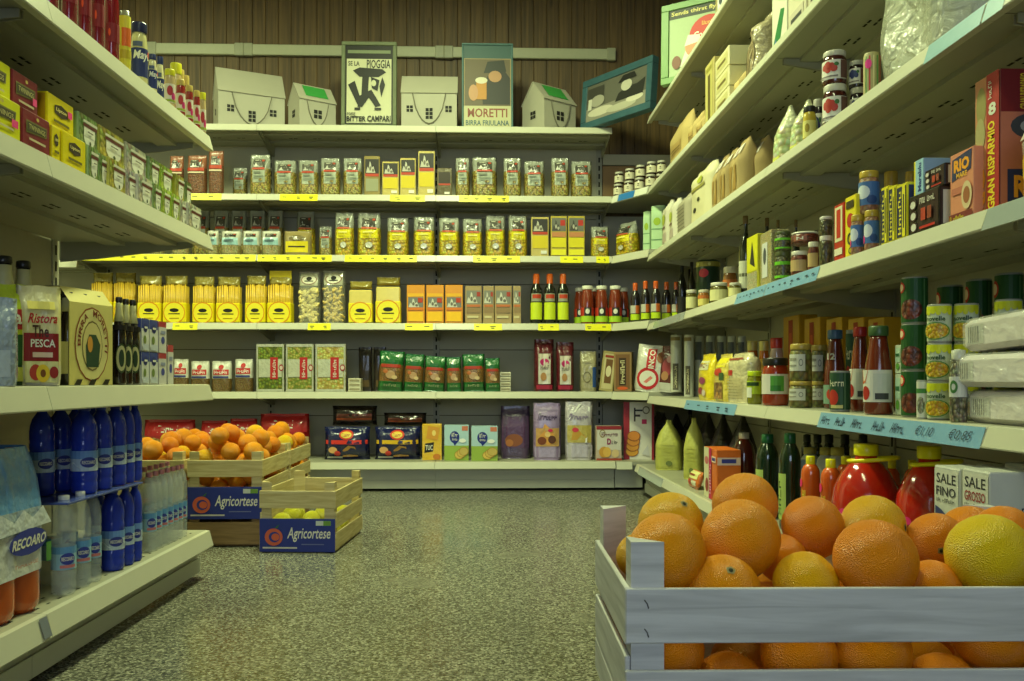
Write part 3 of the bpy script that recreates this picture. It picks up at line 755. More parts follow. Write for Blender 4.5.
# cartons on the back shelves
def pr(P):
    P.rect(.06, .94, .7, .78, c(240, 180, 40)); P.rect(.08, .92, .4, .68, c(120, 122, 116)); figure(P, .1, .7, .42, .66, c(206, 204, 190)); P.rect(.62, .88, .54, .66, c(190, 60, 30)); P.rect(.06, .94, .34, .41, c(220, 120, 40)); P.rect(.08, .92, .05, .3, c(246, 190, 30))
box_spec('orange_carton', .105, .06, .2, c(226, 150, 26, .35), pr, pt=lambda P: P.rect(.1, .9, .1, .9, c(236, 170, 40)))
def pr(P):
    P.rect(.06, .94, .52, .88, c(130, 128, 116)); figure(P, .08, .75, .54, .86, c(208, 204, 188)); P.rect(.7, .92, .72, .84, c(170, 60, 40)); P.rect(.08, .92, .44, .5, c(196, 110, 60)); P.rect(.08, .92, .28, .42, c(150, 122, 84)); P.rect(.12, .8, .14, .2, c(210, 196, 150))
box_spec('tan_carton', .105, .06, .2, c(172, 146, 96, .4), pr)
# bottles
WINE = [(.0, 0), (.9, 0), (1, .02), (1, .55), (.92, .63), (.5, .74), (.36, .8), (.34, .97), (.38, .98), (.38, 1), (0, 1)]
SAUCE = [(0, 0), (.92, 0), (1, .03), (1, .5), (.9, .62), (.66, .78), (.58, .86), (.58, .9), (0, .9)]
CAPS = [(0, .885), (.66, .885), (.68, .9), (.68, .985), (.62, 1), (0, 1)]
JAR = [(0, 0), (.92, 0), (1, .05), (1, .74), (.9, .82), (.86, .84), (.86, .86), (0, .86)]
LID = [(0, .84), (.93, .84), (.95, .86), (.95, .97), (.9, 1), (0, 1)]
SHOULDER = [(0, 0), (.9, 0), (1, .03), (1, .62), (.92, .7), (.62, .77), (.5, .81), (.46, .9), (0, .9)]
SCAP = [(0, .79), (.52, .79), (.54, .81), (.56, .96), (.48, 1), (0, 1)]
DGL = gloss(24, 26, 16); BRG = gloss(40, 22, 10); GGL = gloss(20, 40, 18)
def pr(P): P.rect(.27, .73, .06, .6, c(30, 30, 24), 8); P.rect(.33, .67, .08, .42, c(206, 220, 40), 8); P.rect(.36, .64, .44, .6, c(150, 150, 130), 6); P.rect(.4, .62, .5, .58, c(190, 60, 30), 4)
lathe_spec('oil_bottle_orange_cap', .034, .27, SHOULDER, DGL, SCAP, gloss(214, 96, 30), pr)
def pr(P): P.rect(.2, .8, .04, .2, c(170, 206, 40), 10); P.rect(.2, .8, .2, .42, c(180, 50, 30), 10); P.rect(.42, .6, .2, .42, c(40, 40, 36), 4); P.ell(.5, .32, .05, .07, WHITE)
lathe_spec('tomato_bottle', .04, .2, [(0, 0), (.92, 0), (1, .03), (1, .58), (.94, .7), (.8, .84), (.76, .9), (0, .9)], gloss(128, 50, 26), [(0, .9), (.82, .9), (.84, .915), (.84, .985), (.78, 1), (0, 1)], c(226, 222, 204, .35), pr)
def pr(P): P.rect(.22, .78, .05, .2, c(190, 214, 30), 10); P.rect(.3, .7, .22, .42, c(190, 184, 170), 8); P.rect(.55, .7, .22, .42, c(200, 100, 40), 4)
lathe_spec('small_bottle_orange_cap', .028, .22, SHOULDER, gloss(34, 30, 30), SCAP, gloss(206, 92, 32), pr)

# fifth shelf: dried soup mixes, pulses, snacks
def pr(P):
    P.rect(.12, .88, .54, .72, c(186, 44, 44), 6, 2); P.text('LENTI', .18, .82, .57, .69, c(230, 222, 214), .01); P.rect(.1, .9, .44, .5, c(50, 60, 130), 6, 1); P.ell(.5, .8, .12, .08, c(190, 40, 40))
bag_spec('white_red_bag', .105, .05, .15, 'stand', [(.42, voro('lentils_brown', (150, 118, 60), (96, 70, 32), 220)), (1, foil(214, 212, 200, .25, .8))], pr, seed=12, wr=.25)
def pr(P):
    for (u0, u1) in ((.0, .06), (.94, 1)): P.rect(u0, u1, 0, 1, foil(176, 176, 160), 1, 1)
    P.rect(.06, .94, .94, 1, foil(186, 186, 170), 2, 1); P.rect(.06, .94, 0, .05, foil(186, 186, 170), 2, 1); P.rect(.08, .92, .3, .68, foil(190, 190, 170, .3, .6), 4, 3)
    P.rect(.5, .78, .26, .72, c(184, 36, 40), 2, 2); P.text('TONDO', .58, .7, .3, .68, WHITE, .01, rot=True); P.ell(.9, .5, .09, .07, c(150, 30, 36)); P.ell(.9, .5, .06, .045, c(210, 190, 180))
for k, cols in enumerate((((150, 160, 50), (80, 96, 20)), ((196, 176, 90), (110, 130, 40)), ((220, 210, 130), (170, 150, 60)))):
    box_spec('soup_mix_pack%d' % k, .16, .03, .25, voro('soup_mix_%d' % k, cols[0], cols[1], 75), pr, bname='pack')
def pr(P): P.rect(.2, .8, .3, .8, foil(60, 50, 40), 4, 3); P.rect(.2, .8, .1, .25, c(120, 96, 60), 4, 1)
bag_spec('dark_snack_pack', .09, .05, .19, 'pillow', [(1, foil(58, 50, 42))], pr, seed=13)
box_spec('cream_packet', .07, .09, .022, foil(206, 200, 172), lambda P: P.rect(.1, .9, .3, .7, c(150, 140, 110)), bname='packet')
LEN = voro('lentils_bag', (176, 130, 60), (110, 74, 30), 160)
def pr(P):
    P.rect(.08, .92, .72, .94, foil(30, 100, 46), 6, 3); P.poly([(.2, .76), (.3, .88), (.42, .8)], WHITE); P.rect(.1, .9, .6, .68, c(170, 50, 30), 6, 1); P.ell(.5, .42, .2, .1, foil(200, 160, 120)); P.rect(.1, .9, .12, .2, foil(60, 140, 70), 6, 1); P.ell(.3, .5, .1, .05, foil(190, 110, 60)); P.ell(.66, .36, .12, .05, foil(220, 190, 140)); P.text('Lenti', .25, .75, .13, .19, c(220, 220, 180), .01)
bag_spec('pulses_bag', .14, .07, .2, 'pillow', [(.25, foil(30, 104, 46)), (.66, LEN), (1, foil(30, 100, 46, .18, .9))], pr, seed=14, wr=.2)
def pr(P):
    P.rect(.2, .8, .14, .72, foil(206, 196, 180), 5, 4); P.ell(.5, .56, .22, .07, c(190, 40, 110)); P.text('Grissini', .28, .72, .42, .5, c(60, 30, 30), .01); P.ell(.45, .28, .15, .08, c(180, 130, 80)); P.rect(.1, .9, .04, .12, c(160, 30, 60), 5, 1)
bag_spec('burgundy_snack_bag', .12, .09, .27, 'stand', [(1, foil(92, 28, 36, .2, .9))], pr, seed=15, wr=.35)
def pr(P): P.ell(.4, .35, .25, .14, c(120, 110, 80), r0=.8); P.rect(.72, .95, .1, .6, c(40, 76, 140), 2, 3); P.rect(.1, .6, .7, .74, c(150, 140, 110), 3, 1)
bag_spec('clear_beige_bag', .1, .06, .21, 'stand', [(1, foil(168, 158, 124, .2, .9))], pr, seed=16, wr=.3)
def pr(P): P.rect(.1, .9, .06, .94, c(206, 192, 140)); P.rect(.25, .75, .2, .8, c(120, 84, 40)); P.ell(.5, .5, .2, .14, c(226, 214, 170)); P.rect(.15, .85, .84, .9, c(160, 60, 40))
box_spec('nougat_bar_pack', .07, .03, .21, c(176, 160, 100, .35), pr, bname='pack')
def pr(P): P.rect(.1, .9, .06, .94, c(120, 84, 50)); P.rect(.3, .7, .15, .85, c(60, 40, 24)); P.text('TORRONE', .38, .62, .2, .8, CRM, .01, rot=True); P.ell(.5, .08, .3, .04, c(210, 90, 40))
box_spec('brown_nougat_pack', .06, .03, .2, c(150, 120, 80, .35), pr, bname='pack')
def pr(P):
    P.ell(.42, .28, .34, .24, c(186, 30, 36)); P.ell(.42, .28, .26, .17, c(224, 218, 206)); P.poly([(.3, .2), (.5, .34), (.58, .3), (.4, .18)], c(214, 120, 110)); P.rect(.34, .62, .5, .92, c(186, 30, 36), 3, 3); P.text('INCO', .4, .58, .5, .9, WHITE, .02, rot=True); P.ell(.78, .75, .14, .12, c(150, 96, 60))
bag_spec('white_red_round_logo_bag', .17, .07, .25, 'stand', [(1, foil(206, 202, 190, .25, .6))], pr, seed=17)
def pr(P): P.ell(.5, .55, .3, .2, c(150, 60, 70)); P.ell(.4, .35, .2, .1, c(170, 120, 80)); P.ell(.6, .72, .18, .08, c(200, 150, 150))
bag_spec('dark_red_bag', .12, .06, .24, 'stand', [(.2, foil(190, 186, 176)), (1, foil(92, 40, 38, .25, .6))], pr, seed=18)
TUBEP = [(0, 0), (1, 0), (1, .02), (1, .98), (.96, 1), (0, 1)]
def pr(P):
    P.rect(.44, .6, .04, .5, c(96, 90, 76), 4, 1); P.text('GALLETTE', .47, .56, .08, .46, CRM, .01, rot=True); P.rect(.36, .64, .9, .96, c(150, 130, 80), 4, 1)
lathe_spec('white_cake_tube', .035, .28, TUBEP, foil(204, 204, 188, .3, .4), lab=pr, bname='tube', seg=14)
def pr(P): P.rect(.36, .64, .6, .9, c(90, 96, 100), 5, 1)
lathe_spec('grey_cake_tube', .03, .27, TUBEP, foil(190, 194, 186, .3, .4), lab=pr, bname='tube', seg=12)

# bottom shelf: biscuits and toast
def pr(P):
    P.rect(.04, .96, .6, .94, c(170, 24, 30), 6, 3); P.text('Snack', .3, .7, .68, .86, WHITE, .02); P.ell(.25, .35, .2, .2, voro('nuts', (210, 180, 110), (140, 100, 50), 60)); P.rect(.5, .95, .06, .5, foil(200, 198, 186), 3, 3)
bag_spec('red_snack_bag', .3, .1, .24, 'stand', [(.3, foil(190, 186, 170)), (1, foil(166, 26, 30))], pr, seed=20)
for k, col in (('red', (210, 50, 40)), ('yellow', (214, 170, 30))):
    def pr(P):
        P.rect(.02, .98, .48, .6, c(*col), 6, 1); P.ell(.5, .76, .16, .15, c(206, 60, 40)); P.ell(.5, .76, .12, .1, c(230, 200, 80)); P.text('LINEA', .41, .59, .71, .81, c(170, 30, 30), .02)
        P.poly([(.4, .08), (.75, .1), (.7, .4), (.55, .44), (.42, .3)], c(200, 150, 80)); P.ell(.2, .3, .1, .1, c(220, 170, 110)); P.ell(.3, .2, .07, .08, c(200, 60, 50)); P.poly([(.5, .1), (.56, .1), (.82, .9), (.78, .92)], c(200, 204, 214)); P.rect(.06, .4, .04, .1, c(206, 206, 200), 3, 1)  # the pale diagonal streak is film glare painted over the print
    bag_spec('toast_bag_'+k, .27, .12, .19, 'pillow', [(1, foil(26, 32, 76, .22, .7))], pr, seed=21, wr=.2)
def pr(P): P.rect(.1, .9, .25, .6, foil(80, 30, 24), 6, 3); P.rect(.1, .9, .3, .36, c(140, 60, 30), 6, 1)
bag_spec('dark_toast_bag', .27, .12, .15, 'pillow', [(1, foil(34, 24, 24, .25, .7))], pr, seed=22, wr=.2)
def pr(P): P.poly([(.1, .2), (.55, .24), (.6, .5), (.15, .46)], BLACK); P.text('TUC', .16, .54, .28, .42, WHITE, .02); P.poly([(.2, .6), (.8, .55), (.9, .9), (.3, .95)], c(216, 150, 50)); P.ell(.6, .75, .1, .08, c(240, 210, 120)); P.ell(.75, .1, .2, .08, c(200, 120, 40))
box_spec('yellow_cracker_pack', .125, .07, .2, foil(226, 180, 34, .3, .4), pr, bname='pack')
def pr(P):
    P.rect(.0, 1, .42, 1, c(176, 206, 216)); P.rect(0, 1, .0, .42, c(150, 176, 70)); P.rect(.72, .97, .84, .97, c(206, 120, 90)); P.ell(.42, .66, .2, .17, c(28, 44, 130)); P.poly([(.3, .6), (.42, .42), (.6, .56)], c(28, 44, 130)); P.text('Doro', .3, .56, .66, .78, WHITE, .02); P.text('saiwa', .32, .54, .56, .64, WHITE, .01); P.ell(.75, .56, .14, .06, c(240, 240, 236))
    for i in range(3): P.ell(.62+i*.09, .16+i*.05, .2, .12, c(222-12*i, 190-10*i, 90)); P.ell(.62+i*.09, .16+i*.05, .2, .12, c(170, 120, 40), r0=.9)
box_spec('blue_biscuit_carton', .15, .06, .2, c(170, 200, 200, .35), pr)
def pr(P):
    P.rect(.04, .96, .05, .24, foil(168, 150, 190), 5, 1); P.rect(.1, .9, .86, .89, c(130, 110, 150), 5, 1); P.text('Sfoglie', .14, .84, .7, .82, c(60, 40, 80), .02, skew=.1); P.rect(.08, .92, .24, .56, foil(196, 150, 90), 5, 3)
    P.poly([(.2, .4), (.4, .64), (.7, .5), (.8, .3), (.5, .26)], c(214, 150, 70)); P.ell(.3, .34, .16, .07, c(120, 60, 30)); P.ell(.66, .36, .14, .07, c(90, 50, 30)); P.ell(.5, .45, .1, .05, c(230, 190, 120)); P.ell(.6, .52, .09, .025, c(210, 40, 90))
bag_spec('purple_pastry_bag', .165, .07, .32, 'stand', [(1, foil(150, 128, 170, .25, .5))], pr, seed=24)
def pr(P):
    P.rect(.04, .96, .05, .26, foil(186, 176, 196), 5, 1); P.rect(.08, .92, .3, .6, foil(190, 170, 90), 5, 3); P.poly([(.2, .34), (.3, .6), (.5, .5), (.8, .36)], c(200, 150, 60)); P.ell(.35, .52, .12, .04, c(210, 60, 80)); P.text('Sfoglie', .1, .8, .7, .8, c(120, 100, 140), .02, skew=.1); P.poly([(.1, .7), (.14, .7), (.6, .97), (.5, .97)], foil(230, 228, 224)); P.poly([(.7, .3), (.76, .3), (.9, .9), (.84, .92)], foil(230, 228, 224))  # two pale slanted streaks paint the sheen of the glossy film
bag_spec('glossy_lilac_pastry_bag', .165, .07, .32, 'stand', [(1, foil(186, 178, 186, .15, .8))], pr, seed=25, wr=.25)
def pr(P): P.rect(.05, .95, .2, .8, foil(90, 60, 96), 5, 3); P.ell(.45, .35, .3, .12, c(140, 80, 50)); P.ell(.3, .3, .13, .07, c(180, 110, 60))
bag_spec('dark_purple_pastry_bag', .165, .07, .28, 'stand', [(1, foil(88, 70, 100, .3, .5))], pr, seed=26)
def pr(P):
    P.rect(.03, .97, .3, .88, c(214, 206, 196)); P.rect(.0, 1, .9, 1, c(150, 40, 50)); P.ell(.24, .78, .12, .12, c(150, 130, 80), r0=.75); P.text('Gentilezze', .2, .85, .7, .82, c(110, 30, 60), .01); P.text('D', .42, .58, .46, .64, c(150, 20, 90), .04); P.text('i ore', .6, .84, .48, .58, c(60, 50, 50), .01)
    P.ell(.3, .24, .2, .16, c(206, 150, 60)); P.ell(.42, .24, .16, .15, c(224, 176, 84)); P.ell(.75, .2, .15, .12, c(220, 190, 140)); P.rect(.0, 1, .0, .06, c(170, 70, 50))
box_spec('white_rusk_carton', .16, .08, .2, c(196, 176, 160, .35), pr)
def pr(P):
    P.rect(0, .2, 0, 1, c(150, 30, 46)); P.rect(.92, 1, .0, 1, c(150, 30, 46)); P.rect(.2, .92, 0, 1, c(220, 214, 204))
    P.text('F', .34, .6, .66, .9, c(50, 40, 44), .02); P.ell(.74, .86, .12, .07, c(120, 110, 90), r0=.7); P.rect(.34, .62, .84, .87, BLACK); P.rect(.6, .76, .62, .7, c(190, 30, 90))
    for i in range(4): P.ell(.28+.02*i, .14+.09*i, .22, .09, c(214, 150-6*i, 50)); P.ell(.28+.02*i, .14+.09*i, .22, .09, c(150, 84, 30), r0=.88)
    P.poly([(.6, .1), (.85, .06), (.8, .26)], c(200, 196, 200))
box_spec('tall_white_rusk_pack', .175, .1, .33, c(196, 180, 170, .3), pr, bname='pack')

# ------------------------------------------------------------------ right-hand side goods
KRAFT = mat('kraft_paper', (186, 162, 104), .75, var=.12, vscale=14, bump=.3, bscale=25); KRAFT2 = mat('brown_paper', (166, 142, 92), .75, var=.12, vscale=14, bump=.3, bscale=25)
SEAL = c(120, 96, 50)
def pr(P): P.rect(.2, .8, .2, .45, c(170, 140, 84), 4, 2); P.rect(.25, .75, .3, .33, SEAL, 4, 1); P.rect(.25, .75, .24, .26, SEAL, 4, 1)
bag_spec('kraft_peak_bag', .13, .09, .25, 'fold', [(1, KRAFT)], pr, seed=30, wr=.1)
def pr(P):
    P.rect(.2, .42, .12, .55, c(150, 118, 60), 3, 3); P.rect(.56, .8, .12, .55, c(150, 118, 60), 3, 3); P.rect(.1, .9, .72, .9, c(214, 206, 190), 5, 2); P.ell(.5, .8, .14, .05, c(170, 50, 50))
bag_spec('kraft_window_bag', .14, .1, .24, 'fold', [(1, KRAFT2)], pr, seed=31, wr=.1)
def pr(P): P.ell(.5, .62, .24, .09, c(150, 176, 40)); P.rect(.1, .9, .44, .46, c(110, 150, 110), 4, 1); P.rect(.1, .9, .2, .22, c(110, 150, 110), 4, 1)
bag_spec('mint_flour_bag', .11, .08, .25, 'paper', [(1, mat('mint_paper', (176, 206, 160), .6, var=.06))], pr, seed=32, wr=.05)
def pr(P): P.rect(.1, .9, .1, .3, c(186, 170, 160), 4, 2); P.ell(.5, .6, .25, .12, c(170, 180, 60)); P.rect(.2, .8, .4, .44, c(120, 90, 80), 4, 1)
bag_spec('white_flour_bag', .11, .08, .25, 'paper', [(1, mat('flour_paper', (204, 198, 178), .65, var=.06))], pr, seed=33, wr=.08)
def pr(P):
    for i in range(7): P.rect(.14, .86, .15+i*.09, .18+i*.09, c(120, 114, 98), 4, 1)
bag_spec('grey_print_flour_bag', .12, .09, .25, 'paper', [(1, mat('grey_flour_paper', (168, 160, 138), .65, var=.06))], pr, seed=34, wr=.08)
def pr(P): P.ell(.3, .25, .08, .05, BLACK); P.ell(.55, .4, .06, .04, c(60, 60, 30)); P.rect(.15, .85, .6, .66, c(150, 140, 70), 5, 1); P.ell(.6, .76, .15, .06, c(180, 186, 70))
bag_spec('cream_flour_bag', .16, .1, .27, 'paper', [(1, mat('cream_paper', (206, 198, 160), .6, var=.06))], pr, seed=35, wr=.12)
def pr(P): P.rect(.15, .85, .06, .96, c(196, 184, 110)); P.rect(.36, .64, .1, .8, c(96, 84, 40)); P.rect(.2, .8, .86, .92, c(150, 140, 60))
box_spec('tall_tan_carton', .11, .07, .29, c(186, 170, 106, .4), pr)
box_spec('small_cream_carton', .1, .07, .075, c(214, 206, 160, .4), lambda P: (P.rect(.1, .9, .2, .8, c(196, 186, 130)), P.rect(.2, .8, .4, .55, c(110, 96, 50))))
def pr(P):
    for i in range(4): P.rect(.1+i*.2, .2+i*.2, .05, .93, foil(150, 130, 96), 2, 4)
bag_spec('brown_wrapped_bundle', .2, .14, .3, 'stand', [(1, foil(172, 160, 128, .2, .9))], pr, seed=36, wr=.4)
def pr(P): P.poly([(.0, .0), (.5, .0), (.85, .5), (.6, .55)], c(40, 120, 60)); P.poly([(0, 0), (.3, 0), (.3, .16)], c(90, 120, 190)); P.ell(.6, .8, .2, .1, c(190, 190, 90)); P.rect(.1, .9, .92, .97, c(200, 200, 180))
box_spec('white_green_sugar_pack', .2, .1, .28, c(222, 220, 200, .4), pr, bname='pack')
def pr(P): P.ell(.5, .6, .3, .2, c(140, 90, 50)); P.rect(.1, .9, .05, .25, c(200, 190, 170)); P.rect(.2, .8, .1, .16, c(60, 60, 60))
box_spec('cream_brown_pack', .13, .09, .24, c(216, 208, 182, .4), pr, bname='pack')
def pr(P): P.rect(.22, .78, .16, .68, c(216, 208, 178), 10); P.rect(.46, .54, .36, .4, BLACK, 2, 1); P.ell(.5, .5, .03, .05, c(110, 100, 70))
lathe_spec('honey_jar', .029, .07, JAR, gloss(46, 30, 16), LID, c(190, 186, 168, .3), pr, bname='jar', cname='lid', seg=14)
MARSH = voro('white_meringue', (232, 232, 200), (176, 180, 120), 45)
def pr(P): P.rect(.2, .8, .05, .12, c(200, 200, 90), 4, 1)
bag_spec('meringue_bag', .13, .1, .27, 'peak', [(.62, MARSH), (1, foil(206, 206, 170, .15, .9))], pr, seed=37, wr=.2)
def fruit(col, leaf):
    def pr(P):
        P.rect(.26, .74, .14, .7, c(222, 218, 208), 10)
        for (a, b) in ((.42, .5), (.47, .42), (.52, .52), (.47, .56), (.55, .44)): P.ell(a, b, .045, .1, c(*col), 10)
        P.ell(.58, .56, .03, .06, c(*leaf), 8); P.rect(.63, .73, .16, .68, c(100, 70, 60), 2, 1); P.rect(.3, .6, .2, .24, c(120, 110, 110), 3, 1)
    return pr
lathe_spec('strawberry_jam_jar', .045, .12, JAR, gloss(70, 20, 16), LID, c(196, 192, 176, .3), fruit((176, 50, 40), (60, 110, 50)), bname='jar', cname='lid')
lathe_spec('blueberry_jam_jar', .045, .12, JAR, gloss(34, 20, 26), LID, c(176, 172, 160, .3), fruit((50, 60, 110), (60, 110, 50)), bname='jar', cname='lid')
lathe_spec('yellow_preserve_jar', .04, .12, JAR, gloss(196, 170, 60), LID, c(40, 38, 34, .3), lambda P: (P.rect(.26, .74, .15, .6, c(216, 206, 120), 10), P.ell(.5, .4, .06, .12, c(150, 130, 40))), bname='jar', cname='lid')
def pr(P):
    for i in range(14): P.rect(.02+i*.07, .045+i*.07, .04, .92, (c(80, 140, 70), c(196, 60, 70), c(210, 200, 150))[i % 3], 2, 1)
    P.ell(.5, .75, .06, .1, c(230, 60, 150))
lathe_spec('striped_wafer_can', .035, .13, TUBEP, c(176, 166, 120), lab=pr, bname='tin', seg=14)

OILP = WINE
def pr(P): P.rect(.3, .7, .12, .45, c(196, 196, 176), 8); P.rect(.36, .64, .26, .3, c(90, 90, 70), 4, 1)
lathe_spec('olive_oil_bottle', .036, .32, OILP, gloss(30, 34, 12), [(0, .9), (.4, .9), (.42, .91), (.42, .995), (.38, 1), (0, 1)], c(120, 96, 50, .35), pr)
lathe_spec('dark_wine_bottle', .037, .3, OILP, gloss(20, 18, 16), [(0, .82), (.4, .82), (.4, 1), (0, 1)], c(28, 26, 26, .3), lambda P: P.rect(.3, .7, .1, .4, c(70, 66, 58), 8))
def pr(P):
    P.rect(.0, 1, .88, .97, c(150, 140, 60), 20, 1); P.ell(.5, .76, .07, .08, c(176, 40, 60)); P.rect(.3, .7, .15, .6, c(30, 56, 30), 8)
    for i in range(6): P.ell(.1+i*.16, .92, .02, .03, c(196, 190, 110), 8)
lathe_spec('dark_green_tin', .06, .14, TUBEP, c(30, 52, 34, .3), lab=pr, bname='tin')
lathe_spec('sauce_jar_cream_label', .04, .09, JAR, gloss(90, 80, 30), LID, c(206, 200, 180, .3), lambda P: P.rect(.2, .8, .14, .66, c(214, 208, 150), 10), bname='jar', cname='lid')
lathe_spec('orange_top_jar', .035, .1, JAR, gloss(150, 96, 40), LID, c(206, 196, 170, .3), lambda P: (P.rect(.2, .8, .12, .5, c(216, 200, 110), 10), P.rect(.2, .8, .5, .68, c(196, 110, 50), 10)), bname='jar', cname='lid')
def pr(P): P.rect(.0, 1, .34, 1, c(212, 206, 30)); P.poly([(.3, .5), (.5, .9), (.62, .7), (.75, .4)], c(40, 40, 36)); P.rect(.05, .95, .02, .32, voro('rice', (222, 214, 180), (170, 160, 116), 260), 2, 2)
box_spec('yellow_rice_pack', .1, .06, .21, c(206, 200, 60, .4), pr, bname='pack')
def pr(P): P.rect(.2, .7, .15, .8, c(206, 206, 206)); P.ell(.45, .55, .14, .16, c(70, 76, 84))
box_spec('white_rice_pack', .1, .06, .22, voro('rice_wall', (216, 204, 150), (160, 146, 96), 260), pr, bname='pack')
PEPP = voro('antipasto', (120, 120, 70), (50, 50, 20), 90)
def pr(P): P.rect(.3, .7, .2, .55, PEPP, 10, 1); P.rect(.1, .9, .55, .66, c(110, 196, 40), 12, 1); P.rect(.1, .9, .12, .2, c(110, 196, 40), 12, 1)
lathe_spec('antipasto_jar', .038, .1, JAR, PEPP, LID, c(80, 86, 50, .3), pr, bname='jar', cname='lid')
SUNT = voro('sundried_tomato', (150, 70, 44), (80, 30, 18), 70)
lathe_spec('red_antipasto_jar', .055, .1, JAR, SUNT, LID, c(226, 222, 206, .3), lambda P: (P.rect(.42, .58, .2, .66, c(150, 90, 70), 6), P.text('N', .46, .54, .3, .56, WHITE, .02)), bname='jar', cname='lid')
lathe_spec('small_red_jar', .03, .07, JAR, SUNT, LID, c(222, 216, 200, .3), lambda P: P.rect(.3, .7, .2, .64, c(190, 160, 110), 8), bname='jar', cname='lid')
OLIV = voro('green_olives', (116, 112, 60), (56, 54, 26), 80)
lathe_spec('olive_jar', .04, .1, JAR, OLIV, LID, c(214, 210, 196, .3), None, bname='jar', cname='lid')
def pr(P): P.rect(.12, .88, .34, .95, c(222, 210, 170)); P.rect(.3, .7, .4, .9, c(190, 50, 30)); P.rect(.1, .9, .1, .22, c(226, 216, 190))
box_spec('red_tall_carton', .07, .06, .2, c(186, 44, 32, .35), pr)
def pr(P): P.ell(.5, .6, .3, .12, c(180, 40, 30)); P.ell(.5, .3, .25, .1, c(60, 60, 40), r0=.6); P.rect(.15, .85, .8, .92, c(60, 50, 20)); P.ell(.6, .1, .2, .06, c(60, 60, 40), r0=.6)
box_spec('yellow_sauce_carton', .07, .06, .2, c(226, 206, 40, .35), pr)
TUNA = voro('tuna', (196, 150, 110), (140, 96, 66), 60)
def pr(P): P.rect(.22, .78, .2, .74, c(70, 110, 170), 12); P.ell(.45, .5, .12, .16, c(210, 216, 226)); P.ell(.6, .32, .08, .1, c(40, 70, 130)); P.ell(.34, .3, .05, .1, c(230, 40, 140))
lathe_spec('tuna_glass_jar', .036, .13, JAR, TUNA, LID, c(190, 160, 60, .3), pr, bname='jar', cname='lid')
def pr(P): P.rect(.05, .95, .05, .95, c(30, 36, 70)); P.text('tonno', .2, .5, .1, .9, c(220, 206, 60), .01, rot=True); P.rect(.6, .9, .05, .95, c(220, 206, 40)); P.rect(.7, .8, .2, .8, c(40, 40, 60))
box_spec('yellow_blue_tuna_carton', .055, .1, .2, c(216, 204, 40, .35), pr, pl=lambda P: (P.rect(.05, .95, .05, .95, c(36, 44, 84)), P.text('Tonno', .3, .6, .1, .9, c(220, 206, 60), .01, rot=True)), pr=lambda P: P.rect(.05, .95, .05, .95, c(36, 44, 84)))
def pr(P):
    P.rect(.3, .97, .05, .95, c(46, 20, 18)); 
    for i in range(3): P.ell(.16, .2+.28*i, .12, .13, c(214, 210, 200)); P.ell(.16, .2+.28*i, .12, .13, c(60, 30, 26), r0=.75)
    P.text('Con sugo', .4, .9, .72, .86, c(220, 214, 200), .02); P.rect(.4, .9, .1, .16, c(190, 40, 30)); P.rect(.45, .6, .3, .6, c(180, 60, 40)); P.rect(.66, .8, .3, .6, c(140, 60, 40))
box_spec('black_tuna_carton', .2, .1, .11, c(30, 24, 22, .35), pr, pr=lambda P: (P.rect(.05, .95, .05, .95, c(50, 40, 38)), P.rect(.1, .4, .1, .9, c(190, 190, 180)), P.rect(.6, .7, .1, .9, c(150, 40, 30))))
def pr(P): P.rect(.03, .2, 0, 1, c(220, 206, 40)); P.rect(.2, 1, 0, 1, c(150, 190, 216)); P.text('Mareblu', .45, .8, .1, .9, c(40, 60, 130), .03, rot=True)
box_spec('light_blue_tuna_carton', .09, .1, .12, c(150, 180, 206, .35), pr)
def pr(P):
    P.poly([(.08, .6), (.9, .7), (.94, .98), (.1, .92)], c(40, 46, 90)); P.text('RIO', .18, .84, .72, .9, c(240, 160, 30), .05); P.text('MARE', .3, .75, .63, .7, c(240, 180, 60), .03); P.rect(.1, .6, .4, .5, c(190, 110, 90), 4, 2); P.ell(.75, .35, .22, .2, c(214, 190, 150)); P.ell(.75, .35, .14, .12, c(160, 96, 60)); P.rect(0, 1, 0, .13, c(120, 40, 40)); P.text('1 GRATIS', .05, .7, .03, .1, c(220, 200, 40), .01)
box_spec('pink_tuna_multipack', .17, .12, .24, c(216, 140, 110, .35), pr)
def pr(P):      # narrow front of the big carton
    P.rect(0, .5, .0, 1, c(196, 130, 90)); P.ell(.25, .8, .2, .14, c(150, 140, 80)); P.ell(.22, .6, .2, .12, c(170, 160, 110)); P.text('RIO', .06, .44, .02, .36, c(230, 150, 40), .04, rot=True); P.rect(.5, 1, 0, 1, c(170, 34, 30))
    P.text('GRAN RISPARMIO', .56, .84, .04, .66, c(236, 206, 40), .03, rot=True); P.text('8', .6, .9, .7, .79, WHITE, .04); P.text('LATTE', .6, .74, .82, .95, WHITE, .01, rot=True)
def pl(P):
    P.rect(0, 1, .7, 1, c(120, 24, 26)); P.text('GRAN RISPARMIO', .3, .46, .72, .97, c(220, 190, 40), .02, rot=True); P.text('8', .55, .75, .74, .82, WHITE, .03); P.rect(.55, .7, .84, .96, c(200, 180, 170)); P.rect(0, 1, 0, .7, c(190, 110, 84)); P.ell(.5, .6, .35, .09, c(60, 60, 66)); P.ell(.5, .6, .2, .05, c(150, 150, 150)); P.rect(.1, .9, .06, .3, c(40, 44, 84)); P.text('RIO', .2, .8, .1, .26, c(230, 150, 40), .04)
box_spec('large_red_tuna_multipack', .22, .12, .42, c(180, 100, 76, .35), pr, pr=pl)
def pr(P): P.ell(.4, .3, .25, .15, c(220, 180, 60)); P.rect(.2, .8, .6, .9, c(190, 170, 160), 4, 2)
bag_spec('clear_snack_bag', .18, .1, .3, 'stand', [(.45, voro('yellow_rings', (222, 176, 50), (150, 100, 20), 35)), (1, foil(176, 156, 146, .2, .8))], pr, seed=40, wr=.25)

